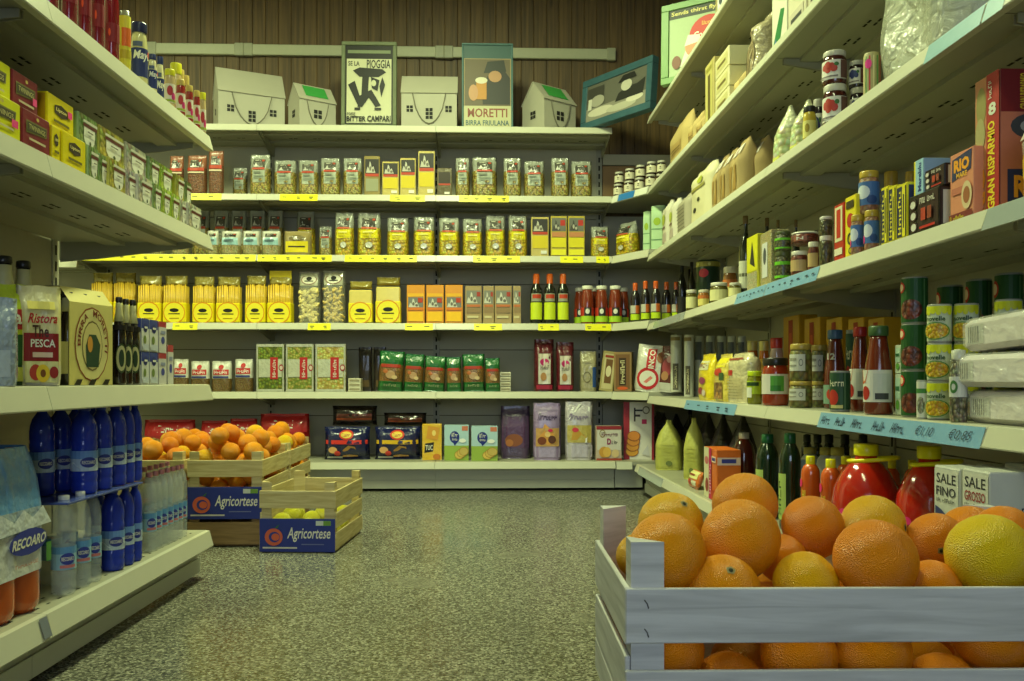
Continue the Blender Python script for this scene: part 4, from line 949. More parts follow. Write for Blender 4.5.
# fifth right shelf
def pr(P): P.rect(.15, .85, .65, .85, c(210, 206, 170), 5, 2); P.text('mais', .2, .8, .7, .8, c(120, 40, 60), .01); P.ell(.5, .42, .25, .08, c(150, 60, 100)); P.ell(.4, .2, .18, .08, c(150, 60, 60)); P.ell(.65, .16, .15, .07, c(220, 200, 190))
bag_spec('yellow_sweets_bag', .11, .07, .23, 'stand', [(1, foil(232, 206, 30, .3, .5))], pr, seed=41)
def pr(P): P.rect(.1, .9, .72, .92, c(226, 210, 40), 5, 2); P.ell(.5, .62, .3, .08, c(190, 60, 40)); P.rect(.6, .9, .45, .6, c(60, 90, 50), 2, 1); P.rect(.15, .85, .05, .4, voro('cereal', (206, 160, 80), (120, 80, 30), 60), 5, 3)
bag_spec('yellow_cereal_bag', .11, .08, .24, 'stand', [(1, foil(222, 200, 90, .3, .5))], pr, seed=42)
def pr(P):
    P.rect(.06, .4, .55, .66, c(190, 50, 40), 3, 2); P.rect(.1, .9, .86, .9, c(150, 70, 50), 4, 1)
    for i in range(7): P.rect(.1, .9, .1+i*.06, .13+i*.06, c(190, 176, 130), 4, 1)
bag_spec('cream_biscuit_pack', .15, .09, .25, 'paper', [(1, foil(214, 202, 160, .25, .6))], pr, seed=43, wr=.2)
def pr(P): P.rect(.0, 1, .3, .7, c(176, 200, 40), 18); P.rect(.3, .5, .2, .5, WHITE, 4, 1); P.rect(.35, .65, .55, .66, c(40, 70, 30), 4, 1)
lathe_spec('green_lid_mustard_jar', .038, .11, JAR, gloss(130, 130, 30), LID, c(196, 216, 30, .35), pr, bname='jar', cname='lid')
def pr(P): P.rect(.25, .75, .24, .66, c(216, 210, 196), 10); P.rect(.5, .66, .3, .62, c(90, 160, 60), 4); P.rect(.5, .62, .3, .42, c(60, 130, 50), 3, 1)
lathe_spec('red_pepper_jar', .055, .15, JAR, gloss(150, 44, 18), LID, c(40, 36, 30, .3), pr, bname='jar', cname='lid')
lathe_spec('red_white_small_jar', .03, .09, JAR, gloss(190, 160, 150), LID, c(190, 60, 50, .3), lambda P: (P.rect(.1, .9, .15, .7, c(216, 190, 180), 12), P.ell(.5, .45, .08, .14, c(170, 60, 60))), bname='jar', cname='lid')
lathe_spec('small_orange_jar', .03, .06, JAR, gloss(196, 110, 30), LID, c(210, 196, 110, .3), lambda P: P.rect(.2, .8, .15, .7, c(214, 170, 60), 10), bname='jar', cname='lid')
def pr(P): P.rect(.36, .64, .05, .95, c(176, 60, 36)); P.rect(.42, .58, .2, .8, c(206, 90, 50)); P.ell(.15, .3, .1, .06, c(196, 110, 30))
box_spec('tall_yellow_carton', .13, .07, .26, c(216, 166, 36, .35), pr)
def pr(P): P.rect(.36, .62, .28, .72, c(206, 204, 190), 8); P.ell(.56, .5, .03, .1, c(130, 130, 120), r0=.7); P.rect(.38, .5, .55, .62, c(150, 148, 130), 4, 1); P.rect(.38, .5, .4, .44, c(150, 148, 130), 4, 1)
lathe_spec('artichoke_jar', .046, .12, [(0, 0), (.92, 0), (1, .06), (1, .7), (.92, .8), (.86, .84), (0, .86)], voro('artichokes', (150, 140, 70), (84, 80, 36), 50), LID, c(176, 150, 70, .3), pr, bname='jar', cname='lid')
PASS = [(0, 0), (.92, 0), (1, .02), (1, .42), (.92, .52), (.72, .72), (.6, .84), (.58, .9), (0, .9)]
def pr(P): P.text('12', .44, .56, .62, .7, c(200, 196, 180), .03); P.rect(.2, .8, .06, .3, c(120, 150, 130), 12); P.ell(.5, .18, .07, .07, c(190, 60, 40))
lathe_spec('passata_bottle_blue_cap', .045, .26, PASS, gloss(96, 34, 20), CAPS, c(60, 90, 120, .35), pr, rl=1.0)
def pr(P): P.rect(.28, .72, .14, .5, c(216, 212, 200), 12); P.ell(.4, .24, .06, .08, c(176, 40, 30)); P.poly([(.3, .5), (.44, .5), (.4, .36), (.34, .34)], c(196, 90, 40)); P.rect(.5, .68, .16, .46, c(200, 200, 190), 4, 1); P.rect(.52, .66, .17, .24, c(60, 60, 60), 3, 1)
lathe_spec('tomato_sauce_bottle', .05, .27, PASS, gloss(112, 40, 20), CAPS, c(170, 40, 32, .35), pr)
lathe_spec('tomato_sauce_bottle_green_cap', .05, .27, PASS, gloss(112, 40, 20), CAPS, c(60, 90, 50, .35), pr)
CANP = [(0, 0), (.97, 0), (1, .012), (1, .03), (.975, .045), (.975, .3), (.955, .32), (.975, .34), (.975, .66), (.955, .68), (.975, .7), (.975, .955), (1, .97), (1, .988), (.97, 1), (.93, 1), (.92, .985), (0, .985)]
def pr(P): P.rect(0, 1, .05, .95, c(40, 76, 50), 20); P.text('Polpa', .38, .62, .62, .78, c(226, 222, 190), .02); P.ell(.44, .34, .09, .2, c(186, 50, 34)); P.rect(.4, .6, .08, .16, c(200, 190, 120), 4, 1); P.rect(.62, .64, .05, .95, c(90, 120, 90), 1, 1)
lathe_spec('green_tomato_tin', .045, .11, CANP, c(150, 150, 140, .3), lab=pr, bname='tin')
BEAN = voro('beans_print', (150, 70, 44), (80, 30, 20), 70)
def pr(P): P.rect(0, 1, .03, .97, c(30, 84, 32), 22); P.ell(.5, .3, .15, .22, BEAN, 16); P.ell(.36, .78, .07, .12, c(196, 40, 30)); P.ell(.36, .78, .05, .08, c(230, 200, 160)); P.rect(.66, .68, .05, .95, c(90, 130, 80), 1, 1)
lathe_spec('bean_tin', .042, .12, CANP, c(150, 150, 140, .3), lab=pr, bname='tin')
def pr(P):
    P.rect(0, 1, .04, .96, c(196, 206, 176), 22); P.rect(.3, .74, .8, .95, c(206, 210, 30), 10); [P.ell(.33+.07*i, .8, .035, .1 if i % 2 else .06, c(206, 210, 30), 8) for i in range(6)]; P.text('novelle', .38, .62, .56, .68, c(30, 70, 30), .03)
    P.ell(.5, .3, .16, .2, voro('corn', (240, 206, 30), (190, 140, 10), 90), 16); P.ell(.5, .3, .18, .23, c(90, 140, 50), r0=.9); P.rect(.74, .9, .15, .85, c(150, 160, 70), 4, 1)
lathe_spec('corn_tin', .042, .105, CANP, c(160, 160, 150, .3), lab=pr, bname='tin')
def pr(P): P.rect(0, 1, .04, .96, c(206, 206, 190), 22); P.ell(.5, .35, .12, .22, voro('beans_white', (190, 190, 160), (110, 110, 80), 90), 14); P.rect(.3, .7, .66, .78, c(70, 130, 60), 6, 1)
lathe_spec('white_bean_tin', .04, .11, CANP, c(160, 160, 150, .3), lab=pr, bname='tin')
def pr(P): P.rect(.1, .9, .4, .9, c(170, 200, 180)); P.ell(.5, .25, .3, .12, c(90, 150, 60)); P.rect(.2, .8, .6, .7, c(40, 100, 60))
box_spec('small_green_carton', .06, .06, .12, c(190, 200, 180, .35), pr)
def pr(P): P.rect(.26, .74, .34, .62, c(206, 206, 196), 10); P.ell(.46, .48, .08, .09, c(70, 120, 60), r0=.5)
lathe_spec('bean_glass_jar', .035, .19, [(0, 0), (.92, 0), (1, .04), (1, .7), (.8, .82), (.7, .86), (0, .86)], voro('mixed_beans', (170, 160, 130), (80, 76, 56), 90), [(0, .85), (.78, .85), (.8, .87), (.8, .98), (0, 1)], c(200, 200, 180, .3), pr, bname='jar', cname='lid')
def pr(P): P.rect(.06, .3, .2, .8, c(200, 200, 196)); [P.rect(.09+i*.03, .1+i*.03, .25, .75, c(60, 56, 60), 1, 1) for i in range(6)]
bx_w, bx_d, bx_h = .3, .22, .075
mbt = MB(); mbt.cbox(-bx_w/2, bx_w/2, -bx_d/2, bx_d/2, 0, bx_h, .012, c(228, 220, 222, .3)); q = MB(); pr(Print(S_front(bx_w, bx_d, bx_h), q))
Pr = Print(S_right(bx_w, bx_d, bx_h), q); Pr.rect(.3, .9, .25, .8, c(196, 176, 180))
mw = MB(); mw.cbox(-bx_w/2-.004, bx_w/2+.004, -bx_d/2-.004, bx_d/2+.004, -.0005, bx_h+.004, .014, clearfilm('stretch_film', (230, 228, 214), .3, .9, 22))
spec('wrapped_tray', (bx_w, bx_d, bx_h), [part('tray', mbt), part('label', q), part('stretch_film', mw)])

# bottom right shelf
COFF = mat('coffee_foil', (176, 174, 84), .45, var=.1, vscale=20, bump=.5, bscale=30)
def pr(P):
    for i in range(4): P.rect(.25, .75, .3+.07*i, .308+.07*i, c(176, 172, 80), 4, 1)
    P.ell(.5, .14, .12, .05, c(110, 120, 60))
bag_spec('yellow_coffee_bag', .13, .09, .27, 'peak', [(1, COFF)], pr, seed=50, wr=.15)
bag_spec('dark_coffee_bag', .13, .1, .27, 'peak', [(1, foil(36, 30, 26, .25, .7))], lambda P: P.rect(.2, .8, .2, .45, foil(70, 60, 40), 4, 2), seed=51, wr=.25)
bag_spec('brown_net_bag', .12, .09, .3, 'stand', [(1, voro('brown_net', (96, 76, 52), (40, 30, 22), 60))], None, seed=52, wr=.25)
def pr(P): P.rect(.1, .9, .5, .95, c(222, 214, 140), 4, 3); P.rect(.1, .5, .1, .4, c(190, 70, 40), 3, 2); P.rect(.55, .9, .15, .4, c(220, 216, 190), 3, 2); P.rect(.2, .7, .66, .76, c(140, 60, 40), 3, 1)
bag_spec('orange_flat_packet', .16, .035, .12, 'pillow', [(1, foil(210, 110, 40))], pr, seed=53)
def pr(P): P.rect(0, .42, 0, 1, c(214, 206, 170)); P.ell(.22, .74, .16, .08, c(196, 110, 110)); P.ell(.25, .25, .12, .14, c(150, 60, 50)); P.rect(.42, .62, 0, 1, c(186, 20, 90)); P.text('Fette', .47, .58, .1, .7, c(240, 200, 210), .02, rot=True); P.rect(.66, .98, .74, .86, c(236, 200, 180)); P.rect(.7, .94, .77, .83, c(60, 60, 140)); P.rect(.62, 1, 0, .2, c(190, 60, 30))
box_spec('pink_orange_carton', .2, .1, .24, c(222, 110, 36, .35), pr, pr=lambda P: (P.rect(.02, .98, .7, .85, c(236, 200, 180)), P.rect(.2, .8, .74, .82, c(60, 60, 140)), P.rect(.05, .95, .05, .3, c(190, 60, 30))))
lathe_spec('vinegar_bottle', .04, .28, [(0, 0), (.9, 0), (1, .04), (1, .5), (.95, .66), (.78, .8), (.5, .88), (.4, .91), (0, .93)], gloss(86, 22, 12), [(0, .89), (.42, .89), (.44, .9), (.44, .99), (0, 1)], c(200, 196, 170, .3), lambda P: P.rect(.25, .75, .1, .34, c(150, 90, 60), 8))
def pr(P): P.rect(.26, .5, .1, .58, c(170, 190, 100), 6); P.text('OLIO', .34, .42, .15, .52, c(40, 70, 30), .02, rot=True)
lathe_spec('green_oil_bottle', .042, .31, [(0, 0), (.9, 0), (1, .03), (1, .7), (.95, .76), (.78, .83), (.56, .88), (.5, .9), (0, .92)], GGL, [(0, .89), (.5, .89), (.54, .9), (.52, .99), (.46, 1), (0, 1)], c(30, 90, 50, .3), pr)
def pr(P): P.rect(.36, .6, .26, .64, gloss(206, 90, 28), 6); P.text('SO', .4, .52, .5, .6, c(226, 200, 60), .02); P.text('SO', .4, .52, .3, .4, c(226, 200, 60), .02); P.ell(.36, .68, .05, .05, c(236, 50, 120))
lathe_spec('orange_drink_bottle', .04, .2, [(0, 0), (.9, 0), (1, .04), (1, .78), (.93, .84), (.7, .885), (.5, .905), (0, .91)], gloss(210, 88, 24), [(0, .895), (.48, .895), (.5, .9), (.5, .99), (.44, 1), (0, 1)], c(232, 222, 20, .3), pr)
def pr(P): P.rect(.2, .8, .1, .6, c(190, 196, 206), 12); P.rect(.4, .6, .35, .45, c(170, 50, 40), 5, 1); P.rect(.3, .7, .12, .3, c(60, 80, 150), 8, 1)
lathe_spec('white_detergent_bottle', .042, .25, [(0, 0), (.9, 0), (1, .04), (1, .74), (.85, .83), (.6, .88), (.5, .9), (0, .92)], c(206, 206, 200, .3), [(0, .89), (.6, .89), (.64, .9), (.62, .99), (0, 1)], c(190, 176, 84, .35), pr)
lathe_spec('dark_cap_bottle', .036, .29, [(0, 0), (.9, 0), (1, .03), (1, .72), (.9, .8), (.6, .86), (.52, .9), (0, .9)], gloss(46, 50, 26), [(0, .88), (.62, .88), (.64, .9), (.62, .99), (0, 1)], c(40, 44, 30, .35), lambda P: P.rect(.25, .75, .1, .5, c(120, 120, 60), 8))
def jug():
    r, h = .088, .3; red = gloss(186, 34, 14)
    mb = MB(); mb.lathe([(0, 0), (.075, 0), (.086, .01), (.088, .03), (.088, .15), (.082, .19), (.062, .228), (.042, .252), (.028, .258), (.028, .272), (0, .273)], red, 24)
    cp = MB(); cp.lathe([(0, .272), (.03, .272), (.031, .274), (.031, .298), (.028, .3), (0, .3)], c(238, 226, 20, .3), 20)
    hd = MB(); pts = []
    for i in range(17):
        a = PI*2*i/16; pts.append((.062*math.cos(a)+.018, .035*math.sin(a), .262+.006*math.cos(a)))
    hd.tube(pts[:-1], .0055, c(238, 226, 20, .3), 6, closed=True)
    P = Print(S_cyl(.088, h)); P.rect(.2, .8, .02, .09, c(150, 140, 60), 16, 1); P.rect(.3, .7, .03, .08, c(80, 90, 40), 10, 1); P.ell(.4, .45, .025, .03, c(236, 50, 130))
    spec('red_drink_jug', (2*r, 2*r, h), [part('bottle', mb), part('cap', cp), part('carry_handle', hd), part('label', P.mb)])
jug()
def salt(word, col):
    def pr(P):
        P.rect(.03, .97, .02, .98, c(206, 204, 192)); P.text('SALE', .12, .88, .89, .955, c(46, 46, 50), .01); P.text(word, .12, .88, .81, .87, c(*col), .012); P.text('DA TAVOLA', .14, .86, .77, .795, c(60, 60, 60), .005)
        P.poly([(.1, .74), (.35, .72), (.6, .68), (.9, .7), (.9, .6), (.1, .62)], c(50, 60, 110)); P.rect(.1, .9, .36, .61, c(50, 110, 96)); P.poly([(.3, .3), (.45, .44), (.6, .34), (.5, .3)], c(206, 206, 190))
    def sd(P):
        P.text('SALE', .25, .8, .74, .79, c(60, 60, 70), .01); P.text(word, .3, .76, .69, .725, c(110, 60, 60), .005)
    return pr, sd
p1, s1 = salt('FINO', (46, 46, 54)); box_spec('white_fine_salt_carton', .11, .07, .19, c(196, 196, 186, .4), p1, pr=s1)
p1, s1 = salt('GROSSO', (150, 30, 30)); box_spec('white_coarse_salt_carton', .11, .08, .19, c(196, 196, 186, .4), p1, pr=s1)
box_spec('pink_small_box', .16, .06, .035, c(206, 160, 150, .4), lambda P: P.rect(.1, .9, .2, .8, c(190, 120, 120)))

# ------------------------------------------------------------------ left-hand side goods
def tea(key, w, h, d, base, logo, stripe=None, sticker=False):
    def pr(P):
        if logo == 'lip':
            P.poly([(.25, .5), (.5, .42), (.75, .5), (.75, .72), (.5, .8), (.25, .72)], c(60, 44, 20)); P.text('Lipton', .3, .7, .55, .68, c(236, 220, 140), .02); P.rect(.2, .8, .22, .3, c(110, 100, 20)); 
        elif logo == 'twin':
            P.poly([(.12, .38), (.86, .46), (.88, .74), (.12, .72)], c(120, 116, 60)); P.poly([(.15, .42), (.83, .49), (.85, .7), (.15, .68)], c(70, 62, 40)); P.text('TWININGS', .2, .8, .5, .64, c(196, 186, 120), .01); P.rect(.2, .8, .2, .26, c(200, 190, 150)); P.ell(.5, .84, .05, .05, c(200, 180, 90))
        else:
            P.rect(.02, .98, .02, .98, voro('leaf_%s' % key, stripe, tuple(x*.6 for x in stripe), 60), 2, 2); P.ell(.55, .34, .3, .3, c(222, 220, 206)); P.rect(.25, .85, .34, .66, c(222, 220, 206)); P.rect(.2, .96, .62, .72, c(96, 40, 36)); P.rect(.2, .96, .74, .82, c(210, 206, 190)); P.ell(.55, .14, .05, .07, c(60, 70, 40)); P.rect(.4, .7, .46, .5, c(120, 110, 100))
        if sticker: P.rect(.74, .9, .3 if logo == 'twin' else .55, .5 if logo == 'twin' else .75, c(240, 60, 140))
    box_spec(key, w, d, h, base, pr, pl=lambda P: P.rect(.06, .94, .06, .94, mat(key+'_side', tuple(int(x) for x in (stripe or (150, 120, 30))), .4)))
tea('yellow_tea_box', .13, .075, .08, c(216, 214, 20, .3), 'twin'); tea('yellow_tea_box_sticker', .13, .075, .08, c(216, 214, 20, .3), 'twin', sticker=True)
tea('red_tea_box', .13, .075, .08, c(126, 36, 50, .3), 'twin', (126, 36, 50)); tea('red_tea_box_sticker', .13, .075, .08, c(126, 36, 50, .3), 'twin', (126, 36, 50), sticker=True)
tea('gold_tea_box', .12, .08, .08, c(226, 206, 24, .25), 'lip', (190, 150, 20)); tea('gold_tea_box_sticker', .12, .08, .08, c(226, 206, 24, .25), 'lip', (190, 150, 20), sticker=True)
tea('green_herbal_box', .1, .08, .07, c(150, 176, 124, .35), 'herb', (140, 170, 90)); tea('olive_herbal_box', .11, .08, .07, c(196, 186, 90, .35), 'herb', (200, 190, 70))
tea('lime_herbal_box', .1, .08, .07, c(186, 210, 70, .35), 'herb', (186, 214, 70)); tea('pale_herbal_box', .1, .08, .07, c(206, 200, 180, .35), 'herb', (210, 206, 186)); tea('lilac_herbal_box', .1, .08, .07, c(196, 186, 190, .35), 'herb', (190, 180, 186))
# top left
def pr(P): P.rect(.3, .7, .2, .4, c(130, 22, 34), 6); P.ell(.4, .3, .025, .04, c(230, 80, 40))
SYR = [(0, 0), (.9, 0), (1, .02), (1, .62), (.8, .72), (.5, .8), (.42, .86), (.42, .92), (0, .93)]
lathe_spec('red_syrup_bottle', .04, .28, SYR, gloss(120, 18, 30), [(0, .86), (.46, .86), (.48, .88), (.48, .99), (0, 1)], c(140, 30, 30, .3), pr)
lathe_spec('red_syrup_bottle_yellow_neck', .04, .28, SYR, gloss(130, 16, 26), [(0, .72), (.9, .7), (.6, .8), (.48, .88), (.48, .99), (0, 1)], c(226, 220, 30, .3), pr, cname='neck_label')
def pr(P): P.rect(.2, .8, .1, .9, c(216, 206, 60), 8); P.rect(.35, .65, .4, .7, c(226, 110, 40), 5, 1); P.rect(.3, .7, .2, .34, c(190, 170, 40), 5, 1)
lathe_spec('yellow_squeeze_bottle', .026, .2, [(0, 0), (.95, 0), (1, .02), (1, .74), (.9, .78), (0, .78)], c(220, 206, 70, .3), [(0, .77), (.82, .77), (.84, .79), (.8, .99), (0, 1)], c(130, 130, 110, .25), pr)
def pr(P): P.rect(.0, 1, .12, .58, c(40, 52, 110), 18); P.poly([(.3, .14), (.7, .14), (.72, .34), (.5, .4), (.28, .34)], c(216, 206, 90)); P.text('Mayo', .32, .68, .36, .54, c(236, 236, 220), .03, skew=.1); P.ell(.68, .5, .06, .06, c(226, 70, 60)); P.rect(.32, .5, .6, .68, c(90, 100, 130), 4, 1)
lathe_spec('mayonnaise_jar', .045, .17, [(0, 0), (.9, 0), (1, .04), (1, .6), (.88, .76), (.8, .84), (0, .86)], gloss(222, 214, 150), LID, c(36, 40, 76, .3), pr, bname='jar', cname='lid')
lathe_spec('small_mayonnaise_jar', .03, .12, [(0, 0), (.9, 0), (1, .04), (1, .6), (.8, .76), (.7, .84), (0, .86)], gloss(222, 214, 170), [(0, .84), (.75, .84), (.78, .86), (.78, .98), (0, 1)], c(40, 50, 100, .3), pr, bname='jar', cname='lid')
def pr(P): P.rect(.2, .8, .14, .62, c(216, 206, 190), 12); P.ell(.45, .44, .09, .13, c(176, 50, 60)); P.ell(.56, .3, .07, .1, c(190, 40, 110)); P.rect(.3, .7, .16, .22, c(150, 170, 60), 6, 1)
lathe_spec('pink_label_jar_yellow_lid', .036, .13, JAR, gloss(196, 170, 120), LID, c(206, 200, 40, .3), pr, bname='jar', cname='lid')
lathe_spec('pink_label_jar_red', .034, .13, JAR, gloss(150, 40, 36), LID, c(196, 170, 90, .3), pr, bname='jar', cname='lid')
# third left shelf
def pr(P):
    P.text('Ristora', .2, .84, .62, .72, c(176, 30, 30), .02, skew=.1); P.rect(.12, .88, .24, .52, c(140, 26, 30), 6, 4); P.text('The', .3, .66, .48, .6, c(70, 40, 30), .02); P.text('PESCA', .26, .8, .38, .46, WHITE, .02); P.rect(.3, .74, .28, .33, c(220, 190, 170), 4, 1); P.rect(.14, .86, .03, .24, foil(222, 216, 150), 5, 3)
    P.ell(.36, .13, .13, .08, c(180, 60, 40)); P.ell(.52, .12, .15, .09, c(226, 190, 50)); P.ell(.52, .12, .06, .04, c(120, 70, 30)); P.ell(.76, .13, .1, .06, c(150, 40, 40)); P.rect(.2, .8, .76, .84, c(226, 210, 100), 5, 1)
bag_spec('peach_tea_pouch', .15, .07, .22, 'stand', [(.2, foil(206, 200, 176)), (1, foil(214, 204, 150, .3, .4))], pr, seed=60)
def pr(P): P.rect(.1, .9, .55, .75, c(176, 40, 40), 5, 2); P.rect(.1, .9, .2, .5, c(40, 90, 40), 5, 3); P.text('ora', .2, .8, .6, .7, WHITE, .02); P.rect(.1, .9, .04, .18, c(200, 200, 90), 5, 1)
bag_spec('green_tea_pouch', .15, .07, .22, 'stand', [(.5, foil(40, 84, 40)), (1, foil(190, 206, 40, .3, .4))], pr, seed=61)
bag_spec('clear_ice_bag', .14, .09, .2, 'stand', [(1, foil(150, 162, 176, .12, .9))], lambda P: P.rect(.2, .8, .1, .4, foil(170, 180, 190), 4, 3), seed=62, wr=.4)
BEER = [(0, 0), (.92, 0), (1, .02), (1, .52), (.9, .62), (.55, .76), (.44, .84), (.42, .95), (0, .95)]
def pr(P): P.ell(.5, .3, .13, .17, c(206, 200, 140)); P.ell(.5, .3, .13, .17, c(60, 76, 36), r0=.86); P.ell(.5, .3, .06, .1, c(50, 70, 44)); P.rect(.3, .7, .62, .68, c(30, 24, 16), 6, 1)
def pn(r, h):
    q = MB(); q.lathe([(.74*r, .72*h), (.54*r, .81*h), (.48*r, .86*h), (.47*r, .93*h), (.40*r, .93*h)], c(200, 194, 140, .35), 16); return part('neck_label', q)
lathe_spec('beer_bottle', .031, .22, BEER, gloss(30, 20, 10), [(0, .945), (.46, .945), (.5, .955), (.48, .99), (.4, 1), (0, 1)], c(50, 44, 36, .3), pr, extra=[pn(.031, .22)])
lathe_spec('tall_beer_bottle', .036, .27, BEER, gloss(24, 22, 14), [(0, .94), (.46, .94), (.5, .95), (.48, .99), (.4, 1), (0, 1)], c(40, 38, 32, .3), pr, extra=[pn(.036, .27)])
def beer_carton():
    w, d, h = .2, .13, .215; cardm = c(220, 206, 122, .4); mb = MB()
    # open ended sleeve: front, back, top, bottom
    mb.box(-w/2, w/2, -d/2, -d/2+.003, .0, h*.84, cardm); mb.box(-w/2, w/2, d/2-.003, d/2, .0, h*.84, cardm)
    mb.add([(-w/2, -d/2, h*.84), (w/2, -d/2, h*.84), (w/2, -d/2+.035, h), (-w/2, -d/2+.035, h), (-w/2, d/2, h*.84), (w/2, d/2, h*.84), (w/2, d/2-.035, h), (-w/2, d/2-.035, h)],
           [(0,1,2,3), (5,4,7,6), (3,2,6,7)], cardm)
    P = Print(lambda u, v, l: ((u-.5)*w, -d/2-l, v*h*.84))
    P.ell(.5, .5, .4, .46, c(150, 76, 30)); P.ell(.5, .5, .38, .44, c(226, 214, 140)); P.ell(.5, .48, .24, .31, c(120, 100, 50)); P.ell(.5, .48, .225, .29, c(216, 200, 130))
    P.poly([(.36, .22), (.64, .22), (.68, .5), (.58, .62), (.42, .62), (.34, .48)], c(46, 72, 50)); P.ell(.44, .5, .06, .1, c(214, 150, 60))
    P.arc('BIRRA', .5, .5, .28, .34, PI*1.02, PI*.62, .25, c(120, 40, 20), .02); P.arc('MORETTI', .5, .5, .28, .34, PI*.5, -PI*.08, .25, c(120, 40, 20), .02)
    for i in range(3): P.poly([(.06+i*.32, 0), (.2+i*.32, 0), (.26+i*.32, .07), (.14+i*.32, .07)], c(40, 34, 24))
    P2 = Print(lambda u, v, l: (-w/2-l, (.5-u)*d*.46, h*.9+v*.02), P.mb); P2.rect(0, 1, 0, 1, cardm, 2, 1); P2.text('BIRRA MORETTI', .1, .9, .2, .8, c(90, 60, 30), .01)
    parts = [part('sleeve', mb), part('printed_label', P.mb)]
    bb = MB(); bb.lathe([(a*.03, b*.205) for a, b in BEER], gloss(30, 20, 10), 14); cp = MB(); cp.lathe([(0, .19), (.0145, .19), (.0145, .203), (0, .203)], c(50, 44, 36), 12)
    nk = MB(); nk.lathe([(.0185, .16), (.0158, .172), (.0145, .19), (.0125, .19)], c(200, 194, 140, .35), 12); lb = Print(S_cyl(.03, .205)); lb.rect(.1, .36, .12, .46, c(196, 186, 120), 6)
    for ix in (-1, 0, 1):
        for iy in (-1, 1):
            def sh(m, dx=ix*.064, dy=iy*.031):
                q = MB(); q.v = [(a+dx, b+dy, z) for a, b, z in m.v]; q.f = m.f; q.mi = m.mi; q.sm = m.sm; q.mats = m.mats; return q
            parts.append(('bottle', sh(bb).mesh('bottle'), [('cap', sh(cp).mesh('cap'), [], None, None), ('neck_label', sh(nk).mesh('neck_label'), [], None, None), ('label', sh(lb.mb).mesh('label'), [], None, None)], None, None))
    spec('beer_carton', (w, d, h), parts)
beer_carton()
def pr(P): P.rect(.0, 1, .7, 1, c(50, 64, 140)); P.rect(0, 1, .0, .7, c(206, 206, 200)); P.ell(.5, .72, .28, .14, c(40, 50, 120)); P.ell(.4, .36, .18, .13, c(110, 130, 60)); P.rect(.1, .9, .05, .22, c(190, 196, 206)); P.rect(.3, .7, .7, .76, WHITE)
box_spec('blue_white_milk_carton', .065, .06, .085, c(200, 200, 200, .35), pr, pl=lambda P: (P.rect(0, 1, .6, 1, c(50, 64, 140)), P.rect(.2, .8, .2, .5, c(150, 160, 190))))
def pr(P): P.rect(.0, 1, .82, 1, c(170, 50, 60)); P.rect(0, 1, 0, .82, c(204, 200, 196)); P.ell(.5, .4, .25, .12, c(60, 70, 150)); P.rect(.2, .8, .6, .7, c(140, 146, 176))
box_spec('red_topped_milk_carton', .065, .06, .085, c(200, 196, 196, .35), pr, pl=lambda P: P.rect(0, 1, .8, 1, c(170, 50, 60)))
# water
CLEAR = clearfilm('clear_water_pet', (226, 234, 230), .26, .3, 30, .06); BLUEP = mat('blue_pet', (44, 66, 190), .1, coat=.5, var=.1, vscale=8, trans=.25, ior=1.2)
WATER = [(0, 0), (.85, 0), (1, .03), (1, .12), (.95, .14), (1, .16), (1, .24), (.96, .25), (.96, .5), (1, .52), (1, .58), (.95, .6), (1, .63), (1, .72), (.93, .79), (.76, .86), (.5, .91), (.4, .93), (.4, .95), (0, .95)]
WCAP = [(0, .94), (.44, .94), (.46, .945), (.46, .995), (.42, 1), (0, 1)]
def pr(P): P.rect(0, 1, .26, .49, c(150, 190, 214, .3), 20); P.rect(0, 1, .42, .49, c(96, 150, 200), 20, 1); P.ell(.5, .37, .1, .06, c(50, 60, 150)); P.text('RECOARO', .42, .58, .35, .39, WHITE, .02); P.rect(.4, .6, .28, .31, c(206, 120, 120), 6, 1)
lathe_spec('clear_water_bottle', .0325, .215, WATER, CLEAR, WCAP, c(222, 222, 214, .3), pr, rl=.97, seg=16)
lathe_spec('clear_water_bottle_pink_cap', .0325, .215, WATER, CLEAR, WCAP, c(206, 130, 130, .3), pr, rl=.97, seg=16)
def pr(P): P.rect(0, 1, .26, .49, c(190, 206, 222, .3), 20); P.rect(0, 1, .4, .49, c(110, 150, 206), 20, 1); P.ell(.5, .36, .1, .06, c(46, 56, 140)); P.text('RECOARO', .42, .58, .34, .38, WHITE, .02); P.poly([(.2, .28), (.3, .36), (.4, .29), (.6, .34), (.7, .28)], c(214, 220, 226))
lathe_spec('blue_water_bottle', .034, .22, WATER, BLUEP, WCAP, c(40, 56, 150, .3), pr, rl=.97, seg=16)
